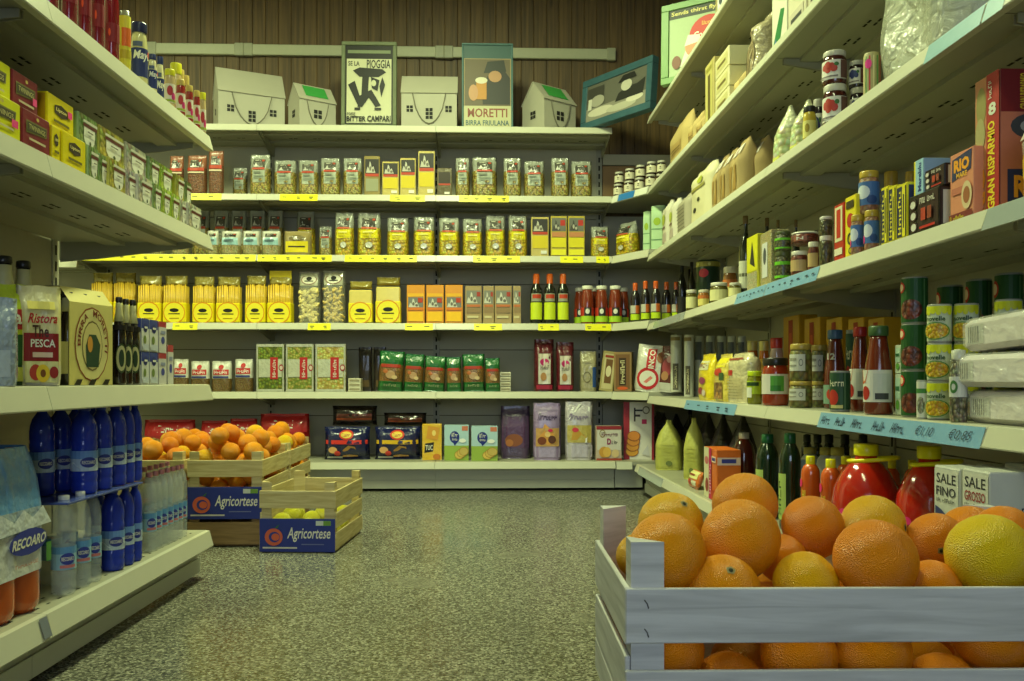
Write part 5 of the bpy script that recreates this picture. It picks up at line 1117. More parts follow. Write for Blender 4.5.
def soda_pack():
    w, d, h = .28, .19, .345; parts = []
    om = mat('orange_soda', (196, 84, 20), .12, coat=.7, var=.1); cm = mat('clear_neck', (170, 180, 186), .1, coat=.6)
    bb = MB(); r = .046; bb.lathe([(0, 0), (.036, 0), (.044, .012), (r, .03), (r, .2), (.036, .26), (.018, .305), (.015, .318), (0, .318)], om, 16)
    cp = MB(); cp.lathe([(0, .31), (.017, .31), (.017, .335), (0, .335)], c(206, 206, 200, .3), 12)
    for ix in (-1, 0, 1):
        for iy in (-1, 1):
            def sh(m, dx=ix*.0925, dy=iy*.047):
                q = MB(); q.v = [(a+dx, b+dy, z) for a, b, z in m.v]; q.f = m.f; q.mi = m.mi; q.sm = m.sm; q.mats = m.mats; return q
            parts.append(('bottle', sh(bb).mesh('bottle'), [('cap', sh(cp).mesh('cap'), [], None, None)], None, None))
    # scalloped sleeve of printed film round the six bottles
    loop = []
    for (cx, cy, a0, a1) in ((-.0925, -.047, 180, 285), (0, -.047, 255, 285), (.0925, -.047, 255, 360), (.0925, .047, 0, 105), (0, .047, 75, 105), (-.0925, .047, 75, 180)):
        for k in range(6):
            a = math.radians(a0+(a1-a0)*k/5); loop.append((cx+(r+.0025)*math.cos(a), cy+(r+.0025)*math.sin(a)))
    n = len(loop); fm = MB(); WH2 = foil(206, 208, 206, .3, .5); SKY = foil(96, 150, 200, .3, .5); MTN = foil(170, 184, 196, .3, .6)
    lv = [(.085, 1, WH2), (.12, 1, WH2), (.17, 1, MTN), (.215, 1, SKY), (.27, .93, SKY), (.31, .82, SKY), (.338, .72, None)]
    for (z0, s0, m), (z1, s1, _) in zip(lv[:-1], lv[1:]):
        vs = [(x*(1+(s0-1)*.35), y*s0, z0) for x, y in loop]+[(x*(1+(s1-1)*.35), y*s1, z1) for x, y in loop]
        fm.add(vs, [(i, (i+1) % n, n+(i+1) % n, n+i) for i in range(n)], m, False)
    ytop = -(.047+r)*.9
    P = Print(lambda u, v, l: ((u-.5)*w, -(.047+r+.003)-l, .085+v*.13), step=.0008)
    P.poly([(.0, .66), (.12, .9), (.2, .8), (.33, 1.02), (.5, .84), (.62, 1.0), (.74, .86), (.88, 1.0), (1, .7)], foil(214, 220, 224))
    P.ell(.68, .5, .25, .2, c(46, 56, 150)); P.text('RECOARO', .46, .9, .42, .58, WHITE, .03, skew=.05); P.text('ARANCIATA', .5, .8, .14, .2, c(190, 120, 100), .01)
    P.ell(.2, .62, .1, .14, c(60, 140, 50)); P.rect(.9, .97, .1, .4, c(80, 140, 60)); P.text('6 x', .08, .2, .1, .2, c(120, 120, 130), .01)
    parts += [part('printed_film', fm), part('printed_label', P.mb)]
    spec('soda_six_pack', (w, d, h), parts)
soda_pack()

# ------------------------------------------------------------------ goods on the back shelves
rr = random.Random(11)
# second shelf from the top
for a, b, t in ((168, 183, 155), (185, 206, 154), (207, 223, 150)): front('A', a, b, t, 'brown_bag', 'pasta_bag', 'pasta bag', 'brown wholegrain pasta bag with red band')
front('A', 231, 247, 167, 'pasta_olive2', 'pasta_bag', 'pasta bag', 'small set-back bag of pale pasta', v=.16)
k = 0
for a, b, t in ((248, 270, 153.5), (272, 296, 159), (297, 318, 159), (319, 340, 157), (342, 362, 157), (455, 470, 157), (471, 498, 156), (503, 522, 157), (523.5, 545.5, 160), (551, 570, 157), (571, 593, 160)):
    front('A', a, b, t, 'pasta_olive%d' % (k % 3+1), 'pasta_bag', 'pasta bag', 'clear pasta bag with silver label'); k += 1
front('A', 364, 380, 156, 'beige_pack', 'pasta_pack', 'pasta pack', 'beige pasta pack with dark top')
for a, b, t in ((382, 399, 161.5), (400, 416, 158), (418, 435, 151)): front('A', a, b, t, 'yellow_pack', 'pasta_pack', 'pasta pack', 'yellow-banded pasta pack')
front('A', 437, 452, 168, 'dark_pack', 'pasta_pack', 'pasta pack', 'short dark pasta pack')
# third
for a, b in ((90, 104), (107, 124), (127, 142), (147, 163), (170, 188), (206, 218), (219, 240), (241, 259), (260, 280)): front('B', a, b, 230, 'blue_label_bag', 'grain_bag', 'grain bag', 'small bag with light blue label')
for a, b in ((190, 209), (212, 228.5), (229.5, 246), (248, 265), (266, 283)): front('B', a, b, 210, 'pasta_olive1', 'pasta_bag', 'pasta bag', 'taller shaded rear-row pasta bag', v=.17)
front('B', 282, 311, 230, 'beige_yellow_bag', 'pasta_bag', 'pasta bag', 'squat beige bag with yellow label', v=.02)
front('B', 295, 315, 211, 'pasta_yellow2', 'pasta_bag', 'pasta bag', 'shaded yellow bag behind squat beige bag', v=.17)
front('B', 318, 332, 226, 'pasta_olive3', 'pasta_bag', 'pasta bag', 'narrow shaded green pasta bag', v=.1)
k = 0
for a, b, t in ((333.5, 354, 212), (356, 381, 212), (386, 409, 217), (412.5, 435, 216), (438, 460, 217), (462, 483, 218), (485, 506, 215), (508, 528, 215), (591, 610, 226)):
    front('B', a, b, t, 'pasta_yellow%d' % (k % 3+1), 'pasta_bag', 'pasta bag', 'clear bag of yellow pasta'); k += 1
front('B', 531, 549, 217, 'yellow_pack', 'pasta_pack', 'pasta pack', 'plain yellow pasta pack')
for a, b in ((550.6, 567, ), (568, 585)): front('B', a, b, 216, 'two_tone_pack', 'pasta_pack', 'pasta pack', 'grey and yellow pasta pack')
front('B', 613, 631, 222, 'pasta_yellow2', 'pasta_bag', 'pasta bag', 'yellow pasta bag at the corner', v=.04, u='corner')
# fourth
for a, b, t in ((90, 112, 272), (112.5, 135, 272)): front('C', a, b, t, 'spaghetti_pack', 'spaghetti_pack', 'pasta pack', 'set-back spaghetti pack with yellow band', v=.08)
for a, b, t in ((136.5, 161, 275), (162, 187, 275), (191.6, 214, 276), (215, 240, 276), (244.5, 266, 275)): front('C', a, b, t, 'spaghetti_pack', 'spaghetti_pack', 'pasta pack', 'spaghetti pack with yellow paper band')
front('C', 266.5, 292, 270, 'spaghetti_pack_flap', 'spaghetti_pack', 'pasta pack', 'spaghetti pack with raised yellow flap')
front('C', 297, 320, 271, 'rigatoni_bag', 'pasta_bag', 'pasta bag', 'clear bag of pale rigatoni')
front('C', 321, 345, 270, 'shell_pasta_bag', 'pasta_bag', 'pasta bag', 'clear bag of curled pasta')
front('C', 348, 372.5, 282, 'square_pasta_pack', 'pasta_pack', 'pasta pack', 'square pale pasta pack with yellow band'); front('C', 375, 401, 278, 'square_pasta_pack', 'pasta_pack', 'pasta pack', 'square pale pasta pack with yellow band')
for a, b in ((406.5, 425), (426, 444), (445, 463)): front('C', a, b, 285, 'orange_carton', 'pasta_carton', 'carton', 'orange pasta carton')
for a, b in ((465, 482), (483, 494), (494.5, 512), (513, 521)): front('C', a, b, 286, 'tan_carton', 'pasta_carton', 'carton', 'tan pasta carton')
for a, b in ((530, 542.5), (543.5, 556), (557, 569)): rnd('C', a, b, 274, 'oil_bottle_orange_cap', 'oil_bottle', 'bottle', 'dark bottle with orange cap')
for a, b in ((580.6, 594), (595, 608), (608.5, 622)): rnd('C', a, b, 286, 'tomato_bottle', 'tomato_bottle', 'bottle', 'red tomato bottle with white cap', v=.02)
for a, b in ((574, 585), (587, 598), (618, 629)): rnd('C', a, b, 288, 'tomato_bottle', 'tomato_bottle', 'bottle', 'rear-row red tomato bottle with white cap', v=.12)
for a, b, t in ((630.6, 640, 283), (641, 650, 281), (651, 660.6, 281)): rnd('C', a, b, t, 'small_bottle_orange_cap', 'small_bottle', 'bottle', 'small dark bottle with orange neck', v=.03, u='corner')
for a, b in ((662, 671), (672, 680)): rnd('C', a, b, 282, 'small_bottle_orange_cap', 'small_bottle', 'bottle', 'rear small dark bottle with orange neck', v=.13, u='corner')
# fifth
for a, b, t in ((100, 117, 360), (120, 137, 361), (152, 170, 359), (172, 188, 359), (189, 209, 361), (210, 231, 361), (233, 253, 359)): front('D', a, b, t, 'white_red_bag', 'lentil_bag', 'lentil bag', 'small white bag with red lettering', v=.06)
for i, (a, b) in enumerate(((256, 284.5), (285.5, 314), (315, 346))): front('D', a, b, 344, 'soup_mix_pack%d' % i, 'soup_mix_pack', 'soup mix', ('green', 'mixed', 'pale yellow')[i]+' soup mix pack with red band', v=.03)
for a, b in ((358, 372), (373, 386)): front('D', a, b, 347, 'dark_snack_pack', 'snack_pack', 'snack pack', 'dark snack pack standing at the rear', v=.16)
for i in range(3): front('D', 348, 361, 387-4.4*i, 'cream_packet', 'cream_packet', 'packet', ('lowest', 'middle', 'topmost')[i]+' cream packet beside soup mix packs', z=Z['D']+.001+i*.0245, v=.03)
for a, b, t in ((376, 403, 351), (402, 423, 354), (422, 445, 356), (446, 462, 357), (462, 486, 354), (485, 501, 358)): front('D', a, b, t, 'pulses_bag', 'pulses_bag', 'pulses bag', 'green bag of pulses', v=.01, ry=(.06 if a < 430 else -.02))
for i in range(4): front('D', 500, 511, 387-5*i, 'cream_packet', 'cream_packet', 'packet', ('lowest', 'second lowest', 'third lowest', 'topmost')[i]+' cream packet right of green bags', z=Z['D']+.001+i*.0285, v=.04)
front('D', 534, 555, 339, 'burgundy_snack_bag', 'breadstick_bag', 'snack bag', 'taller burgundy breadstick bag', v=.03); front('D', 556, 575, 342, 'burgundy_snack_bag', 'breadstick_bag', 'snack bag', 'shorter burgundy breadstick bag', v=.03)
front('D', 580, 597.6, 351, 'clear_beige_bag', 'snack_bag', 'snack bag', 'clear beige bag with blue corner', v=.05)
front('D', 599, 613, 351, 'nougat_bar_pack', 'nougat_pack', 'nougat', 'leaning cream nougat pack', v=.06, ry=.12)
front('D', 615, 627, 352, 'brown_nougat_pack', 'nougat_pack', 'nougat', 'brown nougat pack', v=.05, u='corner', rz=.6)
front('D', 634, 656, 345, 'white_red_round_logo_bag', 'snack_bag', 'snack bag', 'white bag with red round logo', v=.03, u='corner', rz=.7, ry=.1)
front('D', 657, 670, 346, 'dark_red_bag', 'snack_bag', 'snack bag', 'dark red snack bag leaning at corner', v=.05, u='corner', rz=.4, ry=.1)
# bottom
for a, b, t in ((140, 194, 420), (198, 226, 421), (227, 256, 419), (257, 309, 414)): front('E', a, b, t, 'red_snack_bag', 'snack_bag', 'snack bag', 'red snack bag behind the oranges', v=.2, dep=.1)
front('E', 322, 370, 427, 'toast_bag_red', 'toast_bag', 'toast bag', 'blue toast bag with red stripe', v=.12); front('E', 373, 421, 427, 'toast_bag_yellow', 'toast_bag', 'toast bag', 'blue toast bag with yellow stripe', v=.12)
d0 = locate('backlow', 350, .15)[1]
front('E', 330, 377, 406, 'dark_toast_bag', 'toast_bag', 'toast bag', 'dark bag stacked above red-striped toast bag', v=.15, z=zat(425.5, d0)); front('E', 382, 427, 413, 'dark_toast_bag', 'toast_bag', 'toast bag', 'dark bag stacked above yellow-striped toast bag', v=.15, z=zat(425.5, d0))
front('E', 422, 442, 424, 'yellow_cracker_pack', 'cracker_pack', 'crackers', 'yellow cracker pack with black logo', v=.1)
front('E', 444, 469, 425, 'blue_biscuit_carton', 'biscuit_carton', 'carton', 'pale blue biscuit carton', v=.08); front('E', 471, 498, 426, 'blue_biscuit_carton', 'biscuit_carton', 'carton', 'pale blue biscuit carton', v=.06)
front('E', 500, 531, 406, 'dark_purple_pastry_bag', 'pastry_bag', 'pastry bag', 'shaded dark purple pastry bag', v=.18)
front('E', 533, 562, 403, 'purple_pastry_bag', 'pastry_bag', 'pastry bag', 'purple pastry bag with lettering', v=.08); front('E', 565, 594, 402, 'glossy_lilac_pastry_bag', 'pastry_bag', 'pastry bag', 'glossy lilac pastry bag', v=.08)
front('E', 596, 622, 426, 'white_rusk_carton', 'rusk_carton', 'carton', 'low white rusk carton with red top', v=.06)
front('E', 625, 656, 402, 'tall_white_rusk_pack', 'rusk_pack', 'rusk pack', 'tall white rusk pack with red edges', v=.1, rz=-.2)

# ------------------------------------------------------------------ goods on the right-hand shelves
CJ = (((613.5, 623), (624, 634), (634.5, 644.5), (645.5, 655)), )
zj = Z['A']+.001; hj = .071
for i, (a, b) in enumerate(((613.5, 623), (624, 634), (634.5, 644.5), (645.5, 655.5))):
    rnd('A', a, b, 0, 'honey_jar', 'honey_jar', 'jar', 'lower-row honey jar', v=.02, u='corner', ztop=zj+hj, shelf='corner shelf near picture frame')
    rnd('A', a+1, b+1, 0, 'honey_jar', 'honey_jar', 'jar', 'upper-row honey jar', v=.03, u='corner', z=zj+hj, ztop=zj+2*hj, shelf='corner shelf near picture frame')
rnd('A', 656, 665, 0, 'honey_jar', 'honey_jar', 'jar', 'lower-row honey jar', v=.06, u='corner', ztop=zj+hj, shelf='corner shelf near picture frame')
rnd('A', 657, 666, 0, 'honey_jar', 'honey_jar', 'jar', 'upper-row honey jar', v=.06, u='corner', z=zj+hj, ztop=zj+2*hj, shelf='corner shelf near picture frame')
# second right shelf
for a, b, t in ((668, 684, 118), (687, 694, 114), (695, 703, 112)): front('R1', a, b, t, 'kraft_peak_bag', 'paper_bag', 'paper bag', 'folded kraft paper bag', v=.03, dep=.1)
front('R1', 705, 714, 62, 'tall_tan_carton', 'tall_carton', 'carton', 'tall tan carton', v=.03); front('R1', 723, 731, 60, 'tall_tan_carton', 'tall_carton', 'carton', 'tall tan carton', v=.12)
for i in range(3): front('R1', 715, 729, 0, 'small_cream_carton', 'small_carton', 'carton', ('lowest', 'middle', 'topmost')[i]+' small cream carton in the stack', v=.03, z=Z['R1']+.001+i*.077).scale.z = 1
front('R1', 733, 740, 70, 'kraft_peak_bag', 'paper_bag', 'paper bag', 'narrow kraft bag beside brown bundle', v=.05, dep=.08)
front('R1', 744, 756, 18, 'brown_wrapped_bundle', 'wrapped_bundle', 'bundle', 'brown film-wrapped bundle', v=.02, dep=.12)
front('R1', 772, 787, -18, 'white_green_sugar_pack', 'sugar_pack', 'sugar pack', 'white pack with green triangle', v=.02); front('R1', 788, 806, -42, 'cream_brown_pack', 'sugar_pack', 'sugar pack', 'cream pack with brown picture', v=.02); front('R1', 808, 824, -70, 'cream_brown_pack', 'sugar_pack', 'sugar pack', 'cream pack with brown picture', v=.02)
front('R0', 716, 728, -20, 'white_rice_pack', 'white_box', 'box', 'pale box beside the red-disc sign', v=.04, dep=.12)
# third right shelf
front('B', 642, 648, 211, 'mint_flour_bag', 'flour_bag', 'flour bag', 'mint green flour bag', v=.07, u='corner', rz=.5)
front('B', 648.5, 659, 205, 'mint_flour_bag', 'flour_bag', 'flour bag', 'mint green flour bag', v=.03, u='corner', rz=.6, dep=.07)
for a, b, t in ((661, 667, 202), (668, 674, 200)): front('R2', a, b, t, 'white_flour_bag', 'flour_bag', 'flour bag', 'white flour bag with lime print', v=.03, dep=.08)
front('R2', 676, 686, 196, 'grey_print_flour_bag', 'flour_bag', 'flour bag', 'grey flour bag with printed lines', v=.03, dep=.08)
front('R2', 689, 708, 168, 'cream_flour_bag', 'flour_bag', 'flour bag', 'plump cream flour bag', v=.02, dep=.09)
for a, b, t in ((711, 718, 156), (719, 726, 150), (728, 738, 140)): front('R2', a, b, t, 'kraft_window_bag', 'paper_bag', 'paper bag', 'kraft bag with window stripes', v=.03, dep=.1)
front('R2', 748, 756, 138, 'kraft_window_bag', 'paper_bag', 'paper bag', 'shaded kraft bag set further back', v=.09, dep=.1)
front('R2', 771, 782, 106, 'meringue_bag', 'meringue_bag', 'sweets bag', 'clear bag of white meringues', v=.02, dep=.09); front('R2', 788, 799, 100, 'meringue_bag', 'meringue_bag', 'sweets bag', 'clear bag of white meringues', v=.02, dep=.09)
rnd('R2', 803, 816, 107, 'yellow_preserve_jar', 'preserve_jar', 'jar', 'yellow preserve jar with dark lid', v=.02)
rnd('R2', 813, 825, 100, 'blueberry_jam_jar', 'jam_jar', 'jar', 'small dark jam jar behind strawberry jars', v=.07)
dj = locate('right', 835, .07)[1]; zs = zat(92, dj)
rnd('R2', 823, 847, 0, 'strawberry_jam_jar', 'jam_jar', 'jar', 'lower strawberry jam jar', v=.02, ztop=zs); rnd('R2', 822.5, 846.5, 53, 'strawberry_jam_jar', 'jam_jar', 'jar', 'upper strawberry jam jar', v=.02, z=zs)
rnd('R2', 850, 866, 0, 'blueberry_jam_jar', 'jam_jar', 'jar', 'lower blueberry jam jar', v=.08, ztop=Z['R2']+.1); rnd('R2', 849, 864, 62, 'blueberry_jam_jar', 'jam_jar', 'jar', 'upper blueberry jam jar', v=.08, z=Z['R2']+.101)
rnd('R2', 864, 879, 54, 'striped_wafer_can', 'wafer_tin', 'tin', 'striped tin with pink sticker', v=.03)
# big bundle wrapped in clear film
def wrapped():
    q, d = locate('right', 874, .03); q2, _ = locate('right', 952, .03); w = (q-q2).length; h = .315
    me = bag_mesh(w, .26, h, 'paper', [(1, clearfilm('crinkled_wrap', (214, 216, 196), .55, 1.0, 24, .07))], 70, .35)
    inner = MB(); rn = random.Random(5)
    for i in range(3):
        for j in range(2): inner.cbox(-w/2+.02+i*(w-.04)/3, -w/2+.015+(i+1)*(w-.04)/3, -.1+j*.1, -.01+j*.1, .004, h*.84, .02, foil(176, 178, 158, .25, .9))
    spec('film_wrapped_bundle', (w, .26, h), [part('packs', inner), ('wrap', me, [], None, None)])
    m = (q+q2)/2; o = put('film_wrapped_bundle', 'film_wrapped_bundle', 'bundle', (m.x+.13, m.y, Z['R2']+.001), -PI/2)
    o['label'] = 'large bundle wrapped in crinkled clear plastic film on the right shelf'
wrapped()
# fourth right shelf
for a, b in ((677, 687), (687.5, 696)): rnd('C', a, b, 262, 'dark_wine_bottle', 'wine_bottle', 'bottle', 'dark wine bottle', v=.14, u='corner')
rnd('R3', 696, 720, 261, 'dark_green_tin', 'green_tin', 'tin', 'dark green tin with gold rim', v=.12)
rnd('R3', 723, 737, 267, 'orange_top_jar', 'sauce_jar', 'jar', 'rear jar with orange band', v=.12)
rnd('R3', 686, 697, 290, 'sauce_jar_cream_label', 'sauce_jar', 'jar', 'small jar with cream label', v=.01); rnd('R3', 698, 709, 290, 'orange_top_jar', 'sauce_jar', 'jar', 'small jar with orange band', v=.02)
rnd('R3', 710, 728, 283, 'sauce_jar_cream_label', 'sauce_jar', 'jar', 'small jar with cream label', v=.02); rnd('R3', 729, 741, 283, 'sauce_jar_cream_label', 'sauce_jar', 'jar', 'small jar with cream label', v=.03)
rnd('R3', 739, 752, 216, 'olive_oil_bottle', 'oil_bottle', 'bottle', 'tall dark olive oil bottle', v=.07)
for a, b, t in ((762, 772, 218), (774, 782, 220), (792, 800, 220)): rnd('R3', a, b, t, 'olive_oil_bottle', 'oil_bottle', 'bottle', 'rear oil bottle', v=.2)
front('R3', 747, 758, 236, 'yellow_rice_pack', 'rice_pack', 'rice pack', 'yellow rice pack', v=.02, dep=.06); front('R3', 759.5, 772, 232, 'white_rice_pack', 'rice_pack', 'rice pack', 'clear rice pack with white label', v=.02, dep=.06)
dz = locate('right', 782, .05)[1]
z1 = Z['R3']+.001+.095
rnd('R3', 775, 791, 0, 'antipasto_jar', 'antipasto_jar', 'jar', 'lower antipasto jar with green band', v=.02, ztop=z1); rnd('R3', 775, 791, 232, 'antipasto_jar', 'antipasto_jar', 'jar', 'upper antipasto jar with green band', v=.02, z=z1)
rnd('R3', 791, 808, 0, 'small_red_jar', 'antipasto_jar', 'jar', 'lower red antipasto jar with white lid', v=.02, ztop=z1-.02)
rnd('R3', 808, 819, 0, 'small_red_jar', 'antipasto_jar', 'jar', 'small jar under the large red one', v=.04, ztop=z1-.005)
rnd('R3', 791, 819, 233, 'red_antipasto_jar', 'antipasto_jar', 'jar', 'large red antipasto jar with white lid', v=.02, z=z1)
z1 = Z['R3']+.001+.085
rnd('R3', 819.5, 832.5, 0, 'olive_jar', 'olive_jar', 'jar', 'lower olive jar with white lid', v=.02, ztop=z1); rnd('R3', 819.5, 832.5, 217, 'olive_jar', 'olive_jar', 'jar', 'upper olive jar with white lid', v=.02, z=z1)
front('R3', 834, 844, 204, 'red_tall_carton', 'sauce_carton', 'carton', 'tall narrow red carton', v=.02, dep=.06); front('R3', 845, 856, 196, 'yellow_sauce_carton', 'sauce_carton', 'carton', 'tall narrow yellow carton', v=.02, dep=.06)
z1 = Z['R3']+.001+.1
rnd('R3', 851, 864, 0, 'tuna_glass_jar', 'tuna_jar', 'jar', 'lower tuna jar with blue label', v=.012, ztop=z1); rnd('R3', 864.5, 879, 0, 'tuna_glass_jar', 'tuna_jar', 'jar', 'lower tuna jar with blue label', v=.02, ztop=z1)
rnd('R3', 859, 879, 172, 'tuna_glass_jar', 'tuna_jar', 'jar', 'upper tuna jar with blue label', v=.03, z=z1)
rnd('R3', 884, 898, 172, 'tuna_glass_jar', 'tuna_jar', 'jar', 'rear tuna jar behind yellow tuna packs', v=.2); rnd('R3', 905, 917, 172, 'tuna_glass_jar', 'tuna_jar', 'jar', 'rear tuna jar behind yellow tuna packs', v=.2)
for a, b, t in ((881, 888, 187), (888.5, 896, 186), (896.5, 907, 184)): front('R3', a, b, t, 'yellow_blue_tuna_carton', 'tuna_carton', 'carton', 'yellow and navy tuna carton', v=.02, dep=.08)
z1 = Z['R3']+.001+.085
front('R3', 909, 940, 0, 'black_tuna_carton', 'tuna_carton', 'carton', 'lower black tuna carton', v=.02, dep=.07).scale.z = .085/.11
front('R3', 914, 924, 160, 'light_blue_tuna_carton', 'tuna_carton', 'carton', 'upper light blue tuna carton', v=.03, dep=.07, z=z1+.001); front('R3', 925, 945, 167, 'black_tuna_carton', 'tuna_carton', 'carton', 'upper black tuna carton', v=.03, dep=.07, z=z1+.001)
front('R3', 950, 974, 151, 'pink_tuna_multipack', 'tuna_multipack', 'carton', 'pink tuna multipack with navy logo', v=.03, dep=.09)
front('R3', 975.5, 1001, 76, 'large_red_tuna_multipack', 'tuna_multipack', 'carton', 'large red tuna multipack with yellow lettering', v=.05, dep=.12)
front('R3', 1014, 1050, 98, 'clear_snack_bag', 'snack_bag', 'snack bag', 'clear snack bag with yellow rings', v=.02, dep=.1)
# fifth right shelf
rnd('D', 670.5, 682, 335, 'white_cake_tube', 'cake_tube', 'tube', 'tall white cake tube', v=.04, u='corner', shelf='fifth right shelf from top'); rnd('R4', 684, 694, 335, 'white_cake_tube', 'cake_tube', 'tube', 'tall white cake tube', v=.1)
for a, b in ((695, 704), (706, 715), (717, 726), (727.5, 736), (738, 746)): rnd('R4', a, b, 336, 'grey_cake_tube', 'cake_tube', 'tube', 'grey cake tube in the rear row', v=.24)
front('R4', 696, 709, 354, 'yellow_sweets_bag', 'sweets_bag', 'sweets bag', 'bright yellow sweets bag', v=.02, dep=.06); front('R4', 712, 724, 354, 'yellow_cereal_bag', 'cereal_bag', 'cereal bag', 'yellow cereal bag', v=.02, dep=.07)
front('R4', 726, 744, 353, 'cream_biscuit_pack', 'biscuit_pack', 'biscuit pack', 'cream film-wrapped biscuit pack', v=.02, dep=.07)
rnd('R4', 747, 762, 371, 'green_lid_mustard_jar', 'mustard_jar', 'jar', 'mustard jar with lime label', v=.012)
for a, b in ((747, 758), (759, 769)): rnd('R4', a, b, 341, 'small_orange_jar', 'sauce_jar', 'jar', 'rear orange jar behind mustard jar', v=.16)
rnd('R4', 770, 783, 338, 'red_white_small_jar', 'sauce_jar', 'jar', 'rear white jar with red lid', v=.16)
rnd('R4', 762, 789, 358, 'red_pepper_jar', 'pepper_jar', 'jar', 'wide jar of red peppers', v=.012)
for a, b in ((783, 799), (804, 820), (826, 842), (848, 864), (868, 884)): front('R4', a, b, 316 if a < 800 else 318, 'tall_yellow_carton', 'tall_carton', 'carton', 'tall yellow carton in the rear row', v=.26, dep=.07)
z1 = Z['R4']+.001+.078
rnd('R4', 789, 812.5, 0, 'artichoke_jar', 'artichoke_jar', 'jar', 'lower front artichoke jar', v=.015, ztop=z1); rnd('R4', 789.5, 812, 344, 'artichoke_jar', 'artichoke_jar', 'jar', 'upper front artichoke jar', v=.02, z=z1)
rnd('R4', 811, 828, 0, 'artichoke_jar', 'artichoke_jar', 'jar', 'lower rear artichoke jar', v=.1, ztop=z1); rnd('R4', 811, 828, 345, 'artichoke_jar', 'artichoke_jar', 'jar', 'upper rear artichoke jar', v=.1, z=z1)
rnd('R4', 824, 846, 330, 'passata_bottle_blue_cap', 'passata_bottle', 'bottle', 'passata bottle with blue cap', v=.085); rnd('R4', 830, 850, 371, 'green_tomato_tin', 'tomato_tin', 'tin', 'dark green tomato tin', v=.005)
rnd('R4', 846, 860, 330, 'green_tomato_tin', 'tomato_tin', 'tin', 'tall green tin behind sauce bottles', v=.18)
rnd('R4', 850, 870, 327, 'tomato_sauce_bottle', 'tomato_sauce_bottle', 'bottle', 'tomato sauce bottle with red cap', v=.07); rnd('R4', 864, 893, 326, 'tomato_sauce_bottle_green_cap', 'tomato_sauce_bottle', 'bottle', 'large tomato sauce bottle with green cap', v=.008)
front('R4', 895, 901, 374, 'small_green_carton', 'small_carton', 'carton', 'lower small green carton', v=.06, dep=.06)
dc = locate('right', 898, .06)[1]; front('R4', 895, 901, 345, 'small_green_carton', 'small_carton', 'carton', 'upper small green carton', v=.06, dep=.06, z=zat(374, dc)+.001)
dc = locate('right', 914, .07)[1]; hb = (zat(279.5, dc)-Z['R4'])/3
for i in range(3): rnd('R4', 902, 927, 0, 'bean_tin', 'bean_tin', 'tin', ('lowest', 'middle', 'topmost')[i]+' tall green bean tin', v=.03, z=Z['R4']+.001+i*hb, ztop=Z['R4']+.0005+(i+1)*hb)
rnd('R4', 917, 928, 380, 'white_bean_tin', 'bean_tin', 'tin', 'small white bean tin', v=.008)
dc = locate('right', 939, .05)[1]; hc = (zat(306, dc)-Z['R4'])/3
for i in range(3): rnd('R4', 928, 951, 0, 'corn_tin', 'corn_tin', 'tin', ('lowest', 'middle', 'topmost')[i]+' corn tin in front column', v=.015, z=Z['R4']+.001+i*hc, ztop=Z['R4']+.0005+(i+1)*hc)
for i in range(3): rnd('R4', 955, 978, 0, 'corn_tin', 'corn_tin', 'tin', ('lowest', 'middle', 'topmost')[i]+' corn tin in second column', v=.06, z=Z['R4']+.001+i*hc, ztop=Z['R4']+.0005+(i+1)*hc)
for i in range(3): rnd('R4', 996, 1021, 0, 'corn_tin', 'corn_tin', 'tin', ('lowest', 'middle', 'topmost')[i]+' corn tin in third column', v=.09, z=Z['R4']+.001+i*hc, ztop=Z['R4']+.0005+(i+1)*hc)
for a, b in ((938, 962), (967, 991), (996, 1022)): 
    for i in range(2): rnd('R4', a, b, 0, 'bean_tin', 'bean_tin', 'tin', ('lower', 'upper')[i]+' rear-row green tin', v=.2, z=Z['R4']+.001+i*.155, ztop=Z['R4']+.0005+(i+1)*.155)
rnd('R4', 950, 967, 349, 'bean_glass_jar', 'bean_jar', 'jar', 'glass jar of mixed beans', v=.005)
Q = locate('right', 968, .02)[0]
for i, (dx, dy, ry_) in enumerate(((.015, -.03, 0), (0, .0, 0), (.01, -.02, -.03))):
    o = put('wrapped_tray', 'wrapped_tray', 'tray', (Q.x+.11+dx, Q.y-.07+dy, Z['R4']+.001+i*.068+(.004 if i == 2 else 0)), -PI/2+(.0, .04, -.03)[i], (.26, .22, .06), ry=ry_)
    o['label'] = ('lowest', 'middle', 'topmost')[i]+' film-wrapped white tray with barcode stacked beside the corn tins'; o['group'] = 'film-wrapped trays'
# bottom right shelf
turned('R5', 655, 683, 420, 'yellow_coffee_bag', 'coffee_bag', 'coffee bag', 'yellow coffee bag with peaked top', v=.06, dep=.09, turn=1); turned('R5', 683, 705, 418, 'yellow_coffee_bag', 'coffee_bag', 'coffee bag', 'yellow coffee bag with peaked top', v=.1, dep=.09, turn=.8)
for a, b in ((664, 672), (677, 686), (694, 704), (708, 718), (726, 738)): front('R5', a, b, 414, 'dark_coffee_bag', 'coffee_bag', 'coffee bag', 'dark coffee bag in the rear row', v=.29, dep=.1)
front('R5', 648, 656, 412, 'brown_net_bag', 'nut_bag', 'nut bag', 'brown bag beside tall rusk pack', v=.17, dep=.1)
front('R5', 684, 694, 470, 'orange_flat_packet', 'flat_packet', 'packet', 'orange flat packet leaning by pink carton', v=.03, rx=-.3)
front('R5', 704, 717, 448, 'pink_orange_carton', 'rusk_carton', 'carton', 'orange and pink carton', v=.03, dep=.09)
rnd('R5', 732, 756, 432, 'vinegar_bottle', 'vinegar_bottle', 'bottle', 'dark red vinegar bottle with white cap', v=.12)
rnd('R5', 756, 779, 434, 'green_oil_bottle', 'oil_bottle', 'bottle', 'dark oil bottle with green cap', v=.06); rnd('R5', 779, 801, 433, 'green_oil_bottle', 'oil_bottle', 'bottle', 'dark oil bottle with green cap', v=.06)
